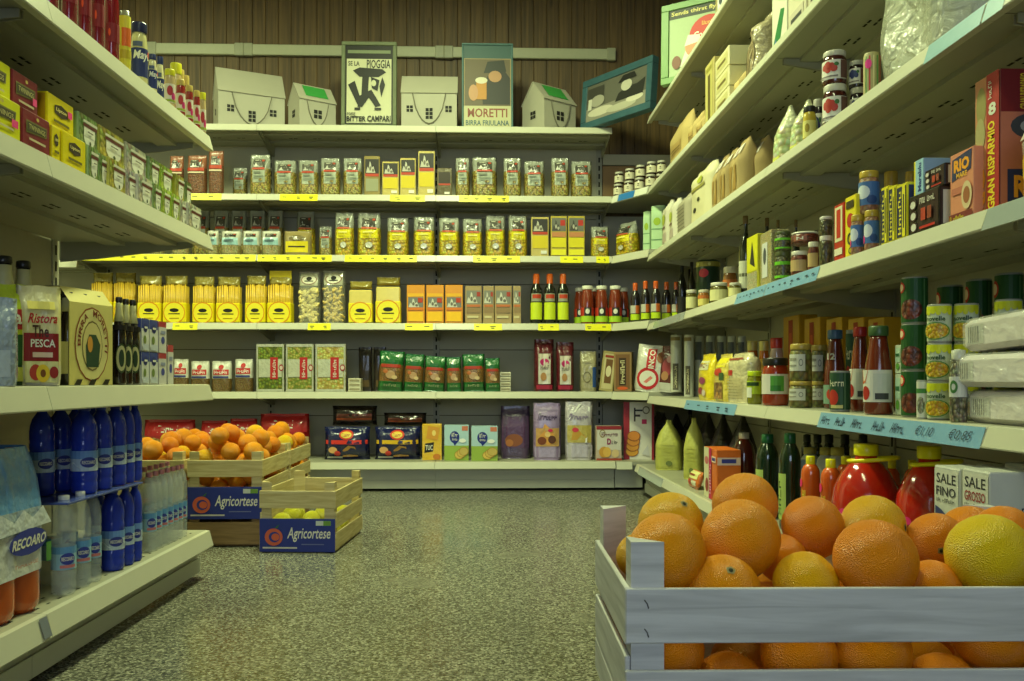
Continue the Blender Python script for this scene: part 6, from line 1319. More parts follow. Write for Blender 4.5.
front('R5', 791, 795, 460, 'light_blue_tuna_carton', 'blue_carton', 'carton', 'blue carton behind the oil bottles', v=.2, dep=.08)
for a, b, t in ((801, 820, 456), (820.5, 841, 459), (836, 856, 456)): rnd('R5', a, b, t, 'orange_drink_bottle', 'drink_bottle', 'bottle', 'orange drink bottle with yellow cap', v=.06 if a != 836 else .15)
for a, b in ((800, 820), (816, 836), (827, 848), (846, 866)): rnd('R5', a, b, 447, 'white_detergent_bottle', 'detergent_bottle', 'bottle', 'white bottle with olive cap, rear row', v=.25)
for a, b in ((801, 813), (811, 824), (822, 836), (838, 852), (856, 870)): rnd('R5', a, b, 434, 'dark_cap_bottle', 'dark_bottle', 'bottle', 'dark bottle against the panel', v=.35)
rnd('R5', 832, 900, 444, 'red_drink_jug', 'drink_jug', 'jug', 'large red drink jug with yellow handle', v=.02, rz=.3); rnd('R5', 896, 962, 446, 'red_drink_jug', 'drink_jug', 'jug', 'second red drink jug behind salt cartons', v=.1, rz=.3)
for a, b in ((884, 900), (904, 920)): rnd('R5', a, b, 460, 'orange_drink_bottle', 'drink_bottle', 'bottle', 'rear yellow-capped bottle between red jugs', v=.25)
front('R5', 934, 960, 467, 'white_fine_salt_carton', 'salt_carton', 'salt', 'white fine salt carton', v=.02, dep=.07); front('R5', 962, 990, 470, 'white_coarse_salt_carton', 'salt_carton', 'salt', 'white coarse salt carton', v=.02, dep=.08)
front('R5', 975, 1002, 466, 'white_fine_salt_carton', 'salt_carton', 'salt', 'rear white salt carton', v=.13, dep=.08); front('R5', 1004, 1034, 464, 'white_coarse_salt_carton', 'salt_carton', 'salt', 'rear white salt carton', v=.13, dep=.08)

# ------------------------------------------------------------------ goods on the left-hand shelves
for a, b in ((62, 77), (78, 91), (91.5, 104)): rnd('L0', a, b, 0, 'red_syrup_bottle', 'syrup_bottle', 'bottle', 'tall red syrup bottle', v=.015, ztop=Z['L0']+.27)
for a, b in ((42, 58),): rnd('L0', a, b, 0, 'red_syrup_bottle', 'syrup_bottle', 'bottle', 'tall red syrup bottle', v=.015, ztop=Z['L0']+.27)
rnd('L0', 104.5, 119, 0, 'red_syrup_bottle_yellow_neck', 'syrup_bottle', 'bottle', 'red syrup bottle with yellow neck label', v=.012, ztop=Z['L0']+.23)
rnd('L0', 119.5, 130.5, 11, 'yellow_squeeze_bottle', 'squeeze_bottle', 'bottle', 'slim yellow squeeze bottle', v=.01)
rnd('L0', 131, 147.5, 24, 'mayonnaise_jar', 'mayonnaise_jar', 'jar', 'large mayonnaise jar with blue label', v=.01)
rnd('L0', 148, 157, 54, 'small_mayonnaise_jar', 'mayonnaise_jar', 'jar', 'small mayonnaise jar', v=.01); rnd('L0', 156, 164, 56, 'small_mayonnaise_jar', 'mayonnaise_jar', 'jar', 'small mayonnaise jar', v=.05)
rnd('L0', 164.5, 175, 70, 'pink_label_jar_yellow_lid', 'relish_jar', 'jar', 'relish jar with floral label', v=.01); rnd('L0', 170, 182, 64, 'pink_label_jar_yellow_lid', 'relish_jar', 'jar', 'relish jar with yellow lid', v=.08)
for a, b, t in ((176, 185, 80), (185.5, 193, 86), (193.5, 200, 91)): rnd('L0', a, b, t, 'pink_label_jar_red', 'relish_jar', 'jar', 'red relish jar with pink label', v=.01)
for a, b, t in ((176, 184.5, 70), (182, 189.5, 76)): rnd('L0', a, b, t, 'pink_label_jar_red', 'relish_jar', 'jar', 'rear red relish jar', v=.08)
rnd('L0', 199, 206, 93, 'pink_label_jar_yellow_lid', 'relish_jar', 'jar', 'relish jar at the shelf end', v=.02)
# tea, stacked two high: (near edge, far edge, upper row?)
H1 = .072
def tea_row(lst, zz, key0=''):
    for a, b, key, desc, v in lst:
        o = front('L1', a, b, 0, key, 'tea_box', 'tea box', desc, v=v, z=zz, dep=.075); o.scale.z = H1/SPEC[key][0][2]
tea_row([(-22, 21, 'yellow_tea_box_sticker', 'lower yellow tea box with pink sticker', .012), (22, 50, 'red_tea_box', 'lower burgundy tea box', .012), (52, 60, 'gold_tea_box', 'lower narrow golden tea box', .015), (62.5, 86, 'gold_tea_box', 'lower golden tea box', .012),
         (88, 98, 'green_herbal_box', 'lower herbal tea box', .012), (99, 108, 'green_herbal_box', 'lower herbal tea box', .02), (109, 125, 'olive_herbal_box', 'lower herbal tea box', .012), (126, 137, 'lilac_herbal_box', 'lower herbal tea box', .02),
         (138, 152, 'pale_herbal_box', 'lower herbal tea box', .012), (153, 161, 'green_herbal_box', 'lower herbal tea box', .015), (162, 170, 'lime_herbal_box', 'lower herbal tea box', .012), (171, 179, 'lime_herbal_box', 'lower herbal tea box', .012), (180, 187, 'pale_herbal_box', 'lower herbal tea box', .02), (188, 201, 'pale_herbal_box', 'lower herbal tea box', .012)], Z['L1']+.001)
tea_row([(-30, 11, 'yellow_tea_box', 'upper yellow tea box', .03), (12, 38, 'red_tea_box_sticker', 'upper burgundy tea box with pink sticker', .03), (47, 74, 'gold_tea_box_sticker', 'upper golden tea box with pink sticker', .03), (78, 97, 'green_herbal_box', 'upper herbal tea box', .03),
         (98.5, 124, 'olive_herbal_box', 'upper herbal tea box', .03), (125.5, 146, 'pale_herbal_box', 'upper herbal tea box', .03), (149, 159, 'green_herbal_box', 'upper herbal tea box', .03), (160, 172, 'lime_herbal_box', 'upper herbal tea box', .03), (176, 184, 'olive_herbal_box', 'upper herbal tea box', .03), (185, 191, 'green_herbal_box', 'upper herbal tea box', .035)], Z['L1']+.002+H1)
# drinks shelf
turned('L2', -34, 16, 297, 'clear_ice_bag', 'clear_bag', 'bag', 'crumpled clear plastic bag', v=.01, dep=.05)
turned('L2', -14, 26, 284, 'green_tea_pouch', 'tea_pouch', 'tea pouch', 'lime and green tea pouch', v=.06, dep=.05)
turned('L2', 17, 60, 286, 'peach_tea_pouch', 'tea_pouch', 'tea pouch', 'cream and red peach tea pouch', v=.01, dep=.05)
for a, b, t in ((-12, 20, 256), (9, 38, 261)): rnd('L2', a, b, t, 'tall_beer_bottle', 'beer_bottle', 'bottle', 'tall dark bottle behind the tea pouches', v=.14)
front('L2', 79, 109, 289, 'beer_carton', 'beer_carton', 'beer carton', 'cream beer bottle carton with oval emblem', v=.02, dep=.1, rz=-.22)
for a, b, t in ((112, 126, 297), (119, 132.5, 299), (126, 139.5, 300)): rnd('L2', a, b, t, 'beer_bottle', 'beer_bottle', 'bottle', 'brown beer bottle with round label', v=.012)
zc = Z['L2']+.001; hc2 = .085
for a, b, kk in ((141, 148.5, 'blue_white_milk_carton'), (149, 157.5, 'blue_white_milk_carton'), (158.5, 166, 'red_topped_milk_carton')):
    for i in range(2):
        o = front('L2', a, b, 0, kk, 'milk_carton', 'carton', ('lower', 'upper')[i]+(' blue and white milk carton' if 'blue' in kk else ' red-topped milk carton'), v=.015, z=zc+i*(hc2+.0008), dep=.06); o.scale.z = 1
for a, b, t in ((167.5, 173, 345),): front('L2', a, b, t, 'red_topped_milk_carton', 'milk_carton', 'carton', 'single small milk carton at row end', v=.03, dep=.05)
# water shelf
Q0, _ = locate('left', 53, .02); nl = UNITS['left'][1]
o = put('soda_six_pack', 'soda_six_pack', 'drink pack', tuple(Q0-lu*.142+nl*.1)+(Z['L3']+.001,), UNITS['left'][2], (.28, .19, .34)); o['label'] = 'shrink-wrapped six-pack of orange soda with blue mountain print'; o['group'] = 'shrink-wrapped soda packs'
o = put('soda_six_pack', 'soda_six_pack', 'drink pack', tuple(Q0-lu*.435+nl*.1)+(Z['L3']+.001,), UNITS['left'][2], (.28, .19, .34)); o['label'] = 'orange soda six-pack cut by left picture edge'; o['group'] = 'shrink-wrapped soda packs'
def bottles(key, name, desc, lst, v, t='L3', z=None, h=.215):
    for a, b in lst: rnd(t, a, b, 0, key, name, 'bottle', desc, v=v, z=z, ztop=(z or Z[t]+.001)+h)
bottles('clear_water_bottle', 'water_bottle', 'clear water bottle with white cap', ((52, 75.5), (70, 90.5), (84, 101)), .02)
bottles('clear_water_bottle', 'water_bottle', 'rear clear water bottle with white cap', ((40, 61), (58, 77)), .1)
S1 = ((101, 124), (117, 134), (127.5, 142))
bottles('blue_water_bottle', 'blue_water_bottle', 'blue water bottle, lower row', S1, .02, h=.2)
bottles('blue_water_bottle', 'blue_water_bottle', 'blue water bottle, lower rear row', ((86, 106), (101, 118)), .1, h=.2)
zt = Z['L3']+.001+.2+.007
bottles('blue_water_bottle', 'blue_water_bottle', 'blue water bottle, upper row', ((71.5, 97), (90, 112), (104.5, 126), (116.5, 134.5), (127.5, 142)), .02, z=zt, h=.2)
bottles('blue_water_bottle', 'blue_water_bottle', 'blue water bottle, upper rear row', ((30, 54), (49, 72), (66, 86), (82, 101)), .1, z=zt, h=.2)
mb = MB(); q0 = locate('left', 68, .01)[0]; q1 = locate('left', 143, .01)[0]
bw = (q1-q0).length; mb.cbox(0, bw, 0, .16, 0, .005, .001, c(70, 84, 150, .2)); o = link('slip_sheet', mb.mesh('slip_sheet'), None, (q0.x, q0.y, Z['L3']+.2015), UNITS['left'][2]); tag(o, 'thin blue sheet between lower and upper blue bottles', 'sheet')
bottles('clear_water_bottle_pink_cap', 'water_bottle', 'clear water bottle with pink cap', ((142, 156.5), (148.5, 162), (155, 168), (161.5, 173.5), (167, 178.5), (172, 183), (176.5, 187)), .03)
bottles('clear_water_bottle_pink_cap', 'water_bottle', 'rear pink-capped water bottle', ((130, 143.5), (137.5, 150.5), (144, 156.5), (150.5, 162), (156, 167.5), (162, 172.5)), .105)

# ------------------------------------------------------------------ the row along the top: house boxes and signs
HB = mat('house_card', (172, 168, 150), .6, var=.05, vscale=12); DARKW = c(30, 28, 26, .7)
def house(key, w, d, hw, hr, front_w, gable_w, green):
    body = MB()
    vs = []
    for x in (-w/2, w/2): vs += [(x, -d/2, 0), (x, d/2, 0), (x, d/2, hw), (x, 0, hr), (x, -d/2, hw)]
    body.add(vs, [(0,1,2,3,4), (9,8,7,6,5), (0,4,9,5), (1,6,7,2), (0,5,6,1), (4,3,8,9), (2,7,8,3)], HB)
    roof = MB(); th = .004
    for s in (-1, 1):
        n = Vector((0, s*(hr-hw), d/2)).normalized()*th
        a, b = Vector((0, s*(d/2+.004), hw-.004)), Vector((0, 0, hr))
        vs = [(x, p.y, p.z) for x in (-w/2-.004, w/2+.004) for p in (a, b, b+n, a+n)]
        roof.add(vs, [(0,1,2,3), (7,6,5,4), (0,4,5,1), (1,5,6,2), (2,6,7,3), (3,7,4,0)], HB)
    subs = []
    if green:
        P = Print(lambda u, v, l: ((u-.5)*w, -d/2*(1-v)-(l+.006)*.7, hw+(hr-hw)*v+(l+.006)*.7)); P.rect(.2, .82, .2, .9, c(60, 150, 70, .5), 1, 1); subs.append(part('green_patch', P.mb))
    wins = []
    def win(S, u, z, s, wd, rows=2):
        P = Print(S)
        for i in (-1, 1):
            for j in range(rows): P.rect(u+(i*.55-.45)*s/wd, u+(i*.55+.45)*s/wd, z+j*1.1*s, z+j*1.1*s+.9*s, DARKW, 1, 1)
        wins.append(part('window', P.mb, kind='stuff'))
    for (u, z, s, r) in front_w: win(S_front(w, d, 1.0), u, z, s, w, r)
    for (u, z, s, r) in gable_w: win(S_left(w, d, 1.0), u, z, s, d, r)
    cord = MB(); pts = [(-w*.3, -d/2-.004, hw*.98)]+[(-w*.3+w*.6*i/10, -d/2-.006, hw*.98-(hw*.86)*math.sin(PI*i/10)**.6) for i in range(1, 10)]+[(w*.3, -d/2-.004, hw*.98)]
    cord.tube(pts, .003, c(120, 116, 100, .8), 5)
    spec(key, (w, d, hr), [part('body', body), part('roof', roof, subs), part('cord_handle', cord)]+wins)
house('house_large', .37, .2, .2, .355, [(.18, .085, .019, 2), (.5, .04, .02, 3), (.82, .085, .019, 2)], [(.5, .08, .018, 2)], False)
house('house_small', .22, .17, .16, .265, [(.5, .06, .024, 2)], [(.5, .07, .02, 2)], True)
house('house_mid', .315, .18, .2, .32, [(.15, .09, .018, 2), (.5, .05, .02, 3), (.85, .09, .018, 2)], [(.5, .08, .018, 2)], False)
def on_top(px, v): return locate('back', px, v)[0]
p = on_top(249, .2); o = put('house_large', 'house_box', 'house box', (p.x, p.y, Z['T']+.001), .42); o['label'] = 'largest cardboard house box with rope handle, leftmost on top shelf'
p = on_top(312, .17); o = put('house_small', 'house_box', 'house box', (p.x, p.y, Z['T']+.001), .58); o['label'] = 'small cardboard house box with green roof patch, left of black-white sign'
p = on_top(430, .14); o = put('house_mid', 'house_box', 'house box', (p.x, p.y, Z['T']+.001), 0); o['label'] = 'cardboard house box standing between the two poster signs'
p = on_top(549, .19); o = put('house_small', 'house_box', 'house box', (p.x, p.y, Z['T']+.001), .62, (.24, .2, .29)); o['label'] = 'cardboard house box with green roof patch, right of beer sign'
for o in bpy.data.objects:
    if o.name.startswith('house_box'): o['group'] = 'cardboard house boxes on the top shelf'
def sign(key, w, h, fm, draw, th=.035, fw=.022):
    fr = MB()
    fr.cbox(-w/2, w/2, -th/2, th/2, 0, fw, .003, fm); fr.cbox(-w/2, w/2, -th/2, th/2, h-fw, h, .003, fm)
    fr.cbox(-w/2, -w/2+fw, -th/2, th/2, fw, h-fw, .003, fm); fr.cbox(w/2-fw, w/2, -th/2, th/2, fw, h-fw, .003, fm)
    bd = MB(); bd.box(-w/2+fw, w/2-fw, -th/2+.008, th/2-.004, fw, h-fw, c(96, 90, 70))
    P = Print(lambda u, v, l: (-w/2+fw+u*(w-2*fw), -th/2+.008-l, fw+v*(h-2*fw))); draw(P)
    spec(key, (w, th, h), [part('frame', fr), part('board', bd, [part('printed_picture', P.mb)])])
K = c(24, 24, 22, .5); PAPER = c(196, 194, 160, .5)
def dr(P):
    P.rect(0, 1, 0, 1, K, 1, 1); P.rect(.03, .97, .02, .83, PAPER, 1, 1); P.rect(.05, .95, .9, .94, c(120, 130, 100), 1, 1)
    P.text('SE LA', .06, .3, .74, .8, K, .02); P.text('PIOGGIA', .45, .95, .71, .82, K, .02)
    P.poly([(.16, .68), (.3, .6), (.7, .6), (.86, .66), (.78, .7), (.3, .72)], K)                    # plain black shapes
    P.poly([(.06, .5), (.3, .2), (.34, .3), (.2, .55)], K); P.poly([(.36, .62), (.5, .62), (.48, .4), (.34, .36)], K); P.poly([(.3, .36), (.55, .44), (.75, .24), (.64, .22), (.5, .34), (.36, .22), (.26, .22)], K)
    P.poly([(.54, .6), (.72, .56), (.68, .42), (.56, .46)], K); P.poly([(.78, .6), (.84, .5), (.76, .34), (.72, .48)], K); P.ell(.6, .52, .05, .04, PAPER); P.rect(.2, .32, .18, .21, K, 1, 1); P.rect(.62, .76, .18, .21, K, 1, 1)
    P.text('FOSSE', .05, .22, .11, .15, K, .01); P.text('BITTER', .04, .44, .035, .1, K, .03); P.text('CAMPARI', .47, .96, .035, .11, K, .03)
sign('bitter_sign', .315, .505, mat('worn_green_frame', (104, 112, 84), .6, var=.25, vscale=20), dr)
p = on_top(369, .09); o = put('bitter_sign', 'framed_sign', 'sign', (p.x, p.y, Z['T']+.002), 0, rx=-.05); o['label'] = 'framed black and cream bitter aperitif sign between house boxes'; o['group'] = 'framed signs'
def dr(P):
    P.rect(0, 1, .84, 1, c(50, 84, 84), 1, 1); P.rect(0, 1, 0, .84, c(150, 130, 90), 1, 1); P.rect(.02, .98, .26, .83, c(96, 82, 60), 1, 1)
    P.poly([(.4, .28), (.98, .28), (.98, .6), (.85, .7), (.5, .62), (.38, .45)], c(36, 34, 34)); P.poly([(.42, .66), (.5, .8), (.85, .82), (.9, .68)], c(30, 34, 30)); P.ell(.66, .62, .14, .07, c(176, 130, 90))
    P.rect(.26, .48, .34, .56, c(190, 130, 50), 1, 1); P.ell(.37, .57, .13, .04, c(214, 206, 180)); P.ell(.2, .42, .1, .1, c(190, 140, 100)); P.rect(0, 1, 0, .26, c(186, 180, 140), 1, 1)
    P.text('MORETTI', .08, .92, .12, .23, c(130, 60, 40), .02); P.text('BIRRA FRIULANA', .04, .96, .02, .085, c(60, 90, 96), .02)
sign('beer_sign', .295, .505, mat('teal_frame', (70, 104, 104), .5, var=.2, vscale=20), dr, fw=.012)
p = on_top(487.5, .09); o = put('beer_sign', 'framed_sign', 'sign', (p.x, p.y, Z['T']+.002), 0, rx=-.05); o['label'] = 'framed beer sign with teal top edge and glass mug'; o['group'] = 'framed signs'
def dr(P):
    P.rect(0, 1, 0, 1, c(96, 94, 84), 1, 1); P.rect(0, 1, .0, .35, c(140, 136, 120), 1, 1); P.ell(.25, .2, .22, .12, c(196, 190, 170)); P.ell(.6, .14, .25, .1, c(180, 176, 156)); P.ell(.82, .25, .14, .09, c(206, 200, 180))
    P.poly([(.5, .3), (.95, .3), (.98, .7), (.85, .6), (.7, .62), (.55, .5)], c(40, 40, 36)); P.ell(.68, .66, .09, .15, c(190, 186, 168)); P.poly([(.54, .78), (.84, .8), (.8, .95), (.62, .95)], c(30, 30, 28)); P.rect(.02, .3, .5, .9, c(60, 58, 52), 1, 1); P.ell(.2, .5, .12, .16, c(160, 156, 140)); P.rect(.04, .1, .3, .6, c(200, 196, 180), 1, 1)
sign('still_picture', .62, .32, mat('blue_green_frame', (52, 88, 98), .45, var=.25, vscale=16), dr, fw=.045, th=.05)
A = ray(583)*5.16; B = ray(653)*4.72; dv = (B-A)
o = put('still_picture', 'framed_picture', 'picture', ((A.x+B.x)/2, (A.y+B.y)/2, 2.052), math.atan2(dv.y, dv.x), (dv.length, .05, .29), rx=-.08); o['label'] = 'black and white photograph in blue-green frame bridging the shelf corner'
def dr(P):
    P.rect(0, 1, 0, 1, c(166, 184, 140), 1, 1); P.rect(0, 1, .86, 1, c(36, 44, 34), 1, 1); P.text('Sends thirst flying', .04, .97, .89, .97, c(220, 206, 120), .02)
    P.ell(.7, .55, .34, .28, c(196, 40, 30), 24); P.text('Drink', .58, .84, .69, .75, c(230, 190, 90), .02); P.text('Coca-Cola', .42, .98, .5, .61, WHITE, .03, skew=.05)
    P.poly([(.2, .12), (.6, .12), (.66, .3), (.5, .4), (.3, .36)], c(222, 220, 206)); P.ell(.42, .4, .13, .14, c(206, 140, 100)); P.poly([(.28, .42), (.34, .58), (.54, .56), (.58, .46)], c(230, 228, 216)); P.ell(.14, .2, .08, .1, c(120, 70, 50)); P.rect(.7, .95, .08, .3, c(226, 224, 216), 1, 1)
sign('drink_sign', .46, .6, mat('light_green_frame', (112, 150, 88), .45, var=.12, vscale=16), dr, fw=.05, th=.04)
A = ray(662)*4.3; B = A+Vector((.30, -.20)); dv = B-A
o = put('drink_sign', 'framed_sign', 'sign', ((A.x+B.x)/2+.0, (A.y+B.y)/2, Z['R0']+.002), math.atan2(dv.y, dv.x), (dv.length, .04, .385), rx=-.03); o['label'] = 'framed soft drink sign with red disc and light green frame'; o['group'] = 'framed signs'

# ------------------------------------------------------------------ crates of fruit
def wood(key, rgb, rgb2):
    m = bpy.data.materials.new(key); m.use_nodes = True; nt = m.node_tree; b = nt.nodes['Principled BSDF']
    tc = nt.nodes.new('ShaderNodeTexCoord'); mp = nt.nodes.new('ShaderNodeMapping'); mp.inputs['Scale'].default_value = (3, 3, 38)
    nz = nt.nodes.new('ShaderNodeTexNoise'); nz.inputs['Scale'].default_value = 2.2; nz.inputs['Detail'].default_value = 6; nz.inputs['Distortion'].default_value = .6
    rp = nt.nodes.new('ShaderNodeValToRGB'); rp.color_ramp.elements[0].color = L4(rgb2); rp.color_ramp.elements[0].position = .25; rp.color_ramp.elements[1].color = L4(rgb); rp.color_ramp.elements[1].position = .65
    nt.links.new(tc.outputs['Object'], mp.inputs['Vector']); nt.links.new(mp.outputs[0], nz.inputs['Vector']); nt.links.new(nz.outputs['Fac'], rp.inputs['Fac']); nt.links.new(rp.outputs[0], b.inputs['Base Color'])
    bp = nt.nodes.new('ShaderNodeBump'); bp.inputs['Strength'].default_value = .15; bp.inputs['Distance'].default_value = .003; nt.links.new(nz.outputs['Fac'], bp.inputs['Height']); nt.links.new(bp.outputs['Normal'], b.inputs['Normal'])
    b.inputs['Roughness'].default_value = .65
    return m
PALEW = wood('pale_poplar', (206, 204, 200), (172, 170, 166)); STRAW = wood('straw_poplar', (216, 200, 146), (180, 158, 100)); DIMW = wood('brown_poplar', (150, 120, 76), (110, 84, 50))
def crate(w, d, rows_f, rows_s, post_h, m, mpost, base=.01, nails=False, th=.006, panel=None):
    """rows: (z0, z1) of each board; parts share plain names"""
    parts = []
    for (z0, z1) in rows_f:
        for s in (-1, 1):
            q = MB(); y0, y1 = (-d/2, -d/2+th) if s < 0 else (d/2-th, d/2); q.cbox(-w/2, w/2, y0, y1, z0, z1, .0012, m)
            sub = []
            if nails and s < 0:
                n = MB()
                for x in (-w/2+.022, w/2-.022):
                    for zz in (z0+.012, z1-.016): n.tube([(x-.002, -d/2-.0004, zz+.004), (x+.001, -d/2-.0008, zz), (x+.0025, -d/2-.0004, zz-.005)], .0007, c(86, 84, 80, .4), 5)
                sub.append(part('staples', n, kind='stuff'))
            parts.append(part('board', q, sub))
    for (z0, z1) in rows_s:
        for s in (-1, 1):
            q = MB(); x0, x1 = (-w/2, -w/2+th) if s < 0 else (w/2-th, w/2); q.cbox(x0, x1, -d/2+th+.0005, d/2-th-.0005, z0, z1, .0012, m); parts.append(part('board', q))
    for sx in (-1, 1):
        for sy in (-1, 1):
            q = MB(); x = sx*(w/2-th-.0005); y = sy*(d/2-th-.0005); t = .036
            tri = [(x, y), (x-sx*t, y), (x, y-sy*t)]
            vs = [(a, b, z) for z in (base, post_h) for a, b in tri]
            q.add(vs, [(0,1,2), (5,4,3), (0,3,4,1), (1,4,5,2), (2,5,3,0)], mpost); parts.append(part('corner_post', q))
    n = 5
    for i in range(n):
        q = MB(); y = -d/2+th+.002+i*(d-2*th-.004)/n; q.box(-w/2+th, w/2-th, y, y+(d-2*th)/n-.008, base-.008, base-.001, m); parts.append(part('bottom_slat', q))
    if panel: parts += panel
    return parts
def blue_panel(w, d, z0, z1):
    q = MB(); q.cbox(-w/2+.002, w/2-.002, -d/2-.004, -d/2-.0008, z0, z1, .0008, c(42, 54, 136, .45)); h = z1-z0
    P = Print(lambda u, v, l: ((u-.5)*(w-.006), -d/2-.004-l, z0+v*h))
    P.text('Agricortese', .36, .93, .3, .74, c(226, 222, 206), .012, skew=.05); P.rect(.04, .5, .1, .15, c(206, 200, 190), 1, 1); P.rect(.75, .95, .8, .94, c(200, 206, 196), 1, 1); P.rect(.85, .95, .8, .94, c(110, 150, 60), 1, 1); P.rect(.56, .86, .22, .25, c(110, 116, 160), 1, 1)
    P.ell(.19, .45, .12, .26, c(206, 96, 66), 20); P.ell(.2, .45, .075, .16, c(42, 54, 136), 16); P.ell(.215, .45, .055, .11, c(206, 96, 66), 14); P.poly([(.2, .72), (.27, .84), (.24, .72)], c(60, 110, 60))
    return part('blue_label_panel', q, [part('lettering', P.mb)])
# near crate of large oranges, one more crate under it
NW, ND = .56, .295
SPEC['near_crate'] = ((NW, ND, .245), crate(NW, ND, [(.018, .06), (.07, .1075), (.137, .196)], [(.018, .06), (.062, .122), (.134, .196)], .245, PALEW, PALEW, nails=True))
SPEC['crate_under'] = ((NW, ND, .19), crate(NW, ND, [(.012, .07), (.1, .16)], [(.012, .07), (.1, .16)], .189, PALEW, PALEW))
P0 = ray(629)*.95; zb = .387-.196; rzn = -.018
ctr = P0+Vector((NW/2*math.cos(rzn)-ND/2*math.sin(rzn)*-1*0, 0))+Vector((0, ND/2))
put('near_crate', 'fruit_crate', 'crate', (ctr.x, ctr.y, zb), rzn, label='pale wooden crate heaped with large oranges in the right foreground', group='wooden fruit crates')
put('crate_under', 'fruit_crate', 'crate', (ctr.x, ctr.y, .0015), rzn, label='pale wooden crate underneath the foreground orange crate', group='wooden fruit crates')

def fruit_mat(key, a, b, rough=.36, bs=30):
    m = bpy.data.materials.new(key); m.use_nodes = True; nt = m.node_tree; s = nt.nodes['Principled BSDF']; tc = nt.nodes.new('ShaderNodeTexCoord'); oi = nt.nodes.new('ShaderNodeObjectInfo')
    nz = nt.nodes.new('ShaderNodeTexNoise'); nz.inputs['Scale'].default_value = 14; nz.inputs['Detail'].default_value = 3
    ad = nt.nodes.new('ShaderNodeVectorMath'); nt.links.new(tc.outputs['Object'], ad.inputs[0]); nt.links.new(oi.outputs['Random'], ad.inputs[1]); nt.links.new(ad.outputs[0], nz.inputs['Vector'])
    mt = nt.nodes.new('ShaderNodeMath'); mt.operation = 'MULTIPLY_ADD'; mt.inputs[1].default_value = .7; nt.links.new(nz.outputs['Fac'], mt.inputs[0])
    m2 = nt.nodes.new('ShaderNodeMath'); m2.operation = 'MULTIPLY'; m2.inputs[1].default_value = .35; nt.links.new(oi.outputs['Random'], m2.inputs[0]); nt.links.new(m2.outputs[0], mt.inputs[2])
    mx = nt.nodes.new('ShaderNodeMix'); mx.data_type = 'RGBA'; mx.inputs['A'].default_value = L4(a); mx.inputs['B'].default_value = L4(b); nt.links.new(mt.outputs[0], mx.inputs['Factor']); nt.links.new(mx.outputs['Result'], s.inputs['Base Color'])
    v = nt.nodes.new('ShaderNodeTexVoronoi'); v.inputs['Scale'].default_value = bs; nt.links.new(tc.outputs['Object'], v.inputs['Vector'])
    bp = nt.nodes.new('ShaderNodeBump'); bp.inputs['Strength'].default_value = .5; bp.inputs['Distance'].default_value = .012; nt.links.new(v.outputs['Distance'], bp.inputs['Height']); nt.links.new(bp.outputs['Normal'], s.inputs['Normal'])
    s.inputs['Roughness'].default_value = rough; s.inputs['Subsurface Weight'].default_value = 0
    return m
OR = [fruit_mat('orange_peel', (238, 140, 0), (246, 164, 0)), fruit_mat('deep_orange_peel', (232, 124, 0), (240, 148, 0)), fruit_mat('yellow_orange_peel', (238, 168, 0), (240, 186, 4)), fruit_mat('yellow_peel', (230, 186, 0), (234, 200, 8))]
PEAR = fruit_mat('green_yellow_peel', (206, 196, 40), (190, 186, 30))
def orange_mesh(seed, m, n=14, lem=0):
    rn = random.Random(seed); mb = MB(); seg = 2*n; prof = []
    ph = [(rn.uniform(0, 6), rn.randint(2, 5)) for _ in range(3)]; vs = []; fs = []
    for i in range(n+1):
        t = PI*i/n
        for k in range(seg):
            a = 2*PI*k/seg; r = 1+.012*math.sin(ph[0][1]*a+ph[0][0])*math.sin(t)+.015*math.cos(2*t+ph[1][0]); dimple = .06*math.exp(-(t/.22)**2)+.03*math.exp(-((PI-t)/.2)**2)
            z = math.cos(t)*(r-dimple)*(.96+lem*.2*abs(math.cos(t))**3); vs.append((r*math.sin(t)*math.cos(a), r*math.sin(t)*math.sin(a), z))
    for i in range(n):
        for k in range(seg): fs.append((i*seg+k, (i+1)*seg+k, (i+1)*seg+(k+1) % seg, i*seg+(k+1) % seg))
    mb.add(vs, fs, m, True); me = mb.mesh('peel')
    bm = bmesh.new(); bm.from_mesh(me); bmesh.ops.remove_doubles(bm, verts=bm.verts, dist=.001); bmesh.ops.recalc_face_normals(bm, faces=bm.faces); bm.to_mesh(me); bm.free()
    me.polygons.foreach_set('use_smooth', [True]*len(me.polygons))
    return me
OM = [[orange_mesh(s, m) for s in (1, 2)] for m in OR]; OS = [[orange_mesh(s, m, 9) for s in (1, 2, 3)] for m in OR]; PEARM = orange_mesh(5, PEAR, 9, .6)
CAL = MB(); CAL.lathe([(0, .94), (.045, .94), (.065, .93), (.055, .91), (0, .905)], c(44, 48, 24, .8), 8)
CAL.add([(0, 0, .93)]+[(.13*math.cos(a*PI/5)*(1 if a % 2 == 0 else .8), .13*math.sin(a*PI/5)*(1 if a % 2 == 0 else .8), .925) for a in range(10)], [(0, i+1, (i+1) % 10+1) for i in range(10)], c(150, 140, 90, .8)); CALM = CAL.mesh('calyx')
def add_orange(p, r, kind, label, group, rot=None, calyx=False, meshes=OM, rn=rr):
    rot = rot or (rn.uniform(0, 6), rn.uniform(0, 6), rn.uniform(0, 6))
    me = meshes[kind][rn.randrange(len(meshes[kind]))]
    if calyx:
        o = bpy.data.objects.new('orange', None); COL.objects.link(o); q = bpy.data.objects.new('peel', me); COL.objects.link(q); q.parent = o; g = bpy.data.objects.new('calyx', CALM); COL.objects.link(g); g.parent = o
    else: o = bpy.data.objects.new('orange', me); COL.objects.link(o)
    o.location = p; o.rotation_euler = rot; o.scale = (r, r, r); tag(o, label, 'orange', group)
    return o
def toward(dx, dy, dz):      # rotation that turns the stalk end to a direction
    return Vector((dx, dy, dz)).to_track_quat('Z', 'Y').to_euler()
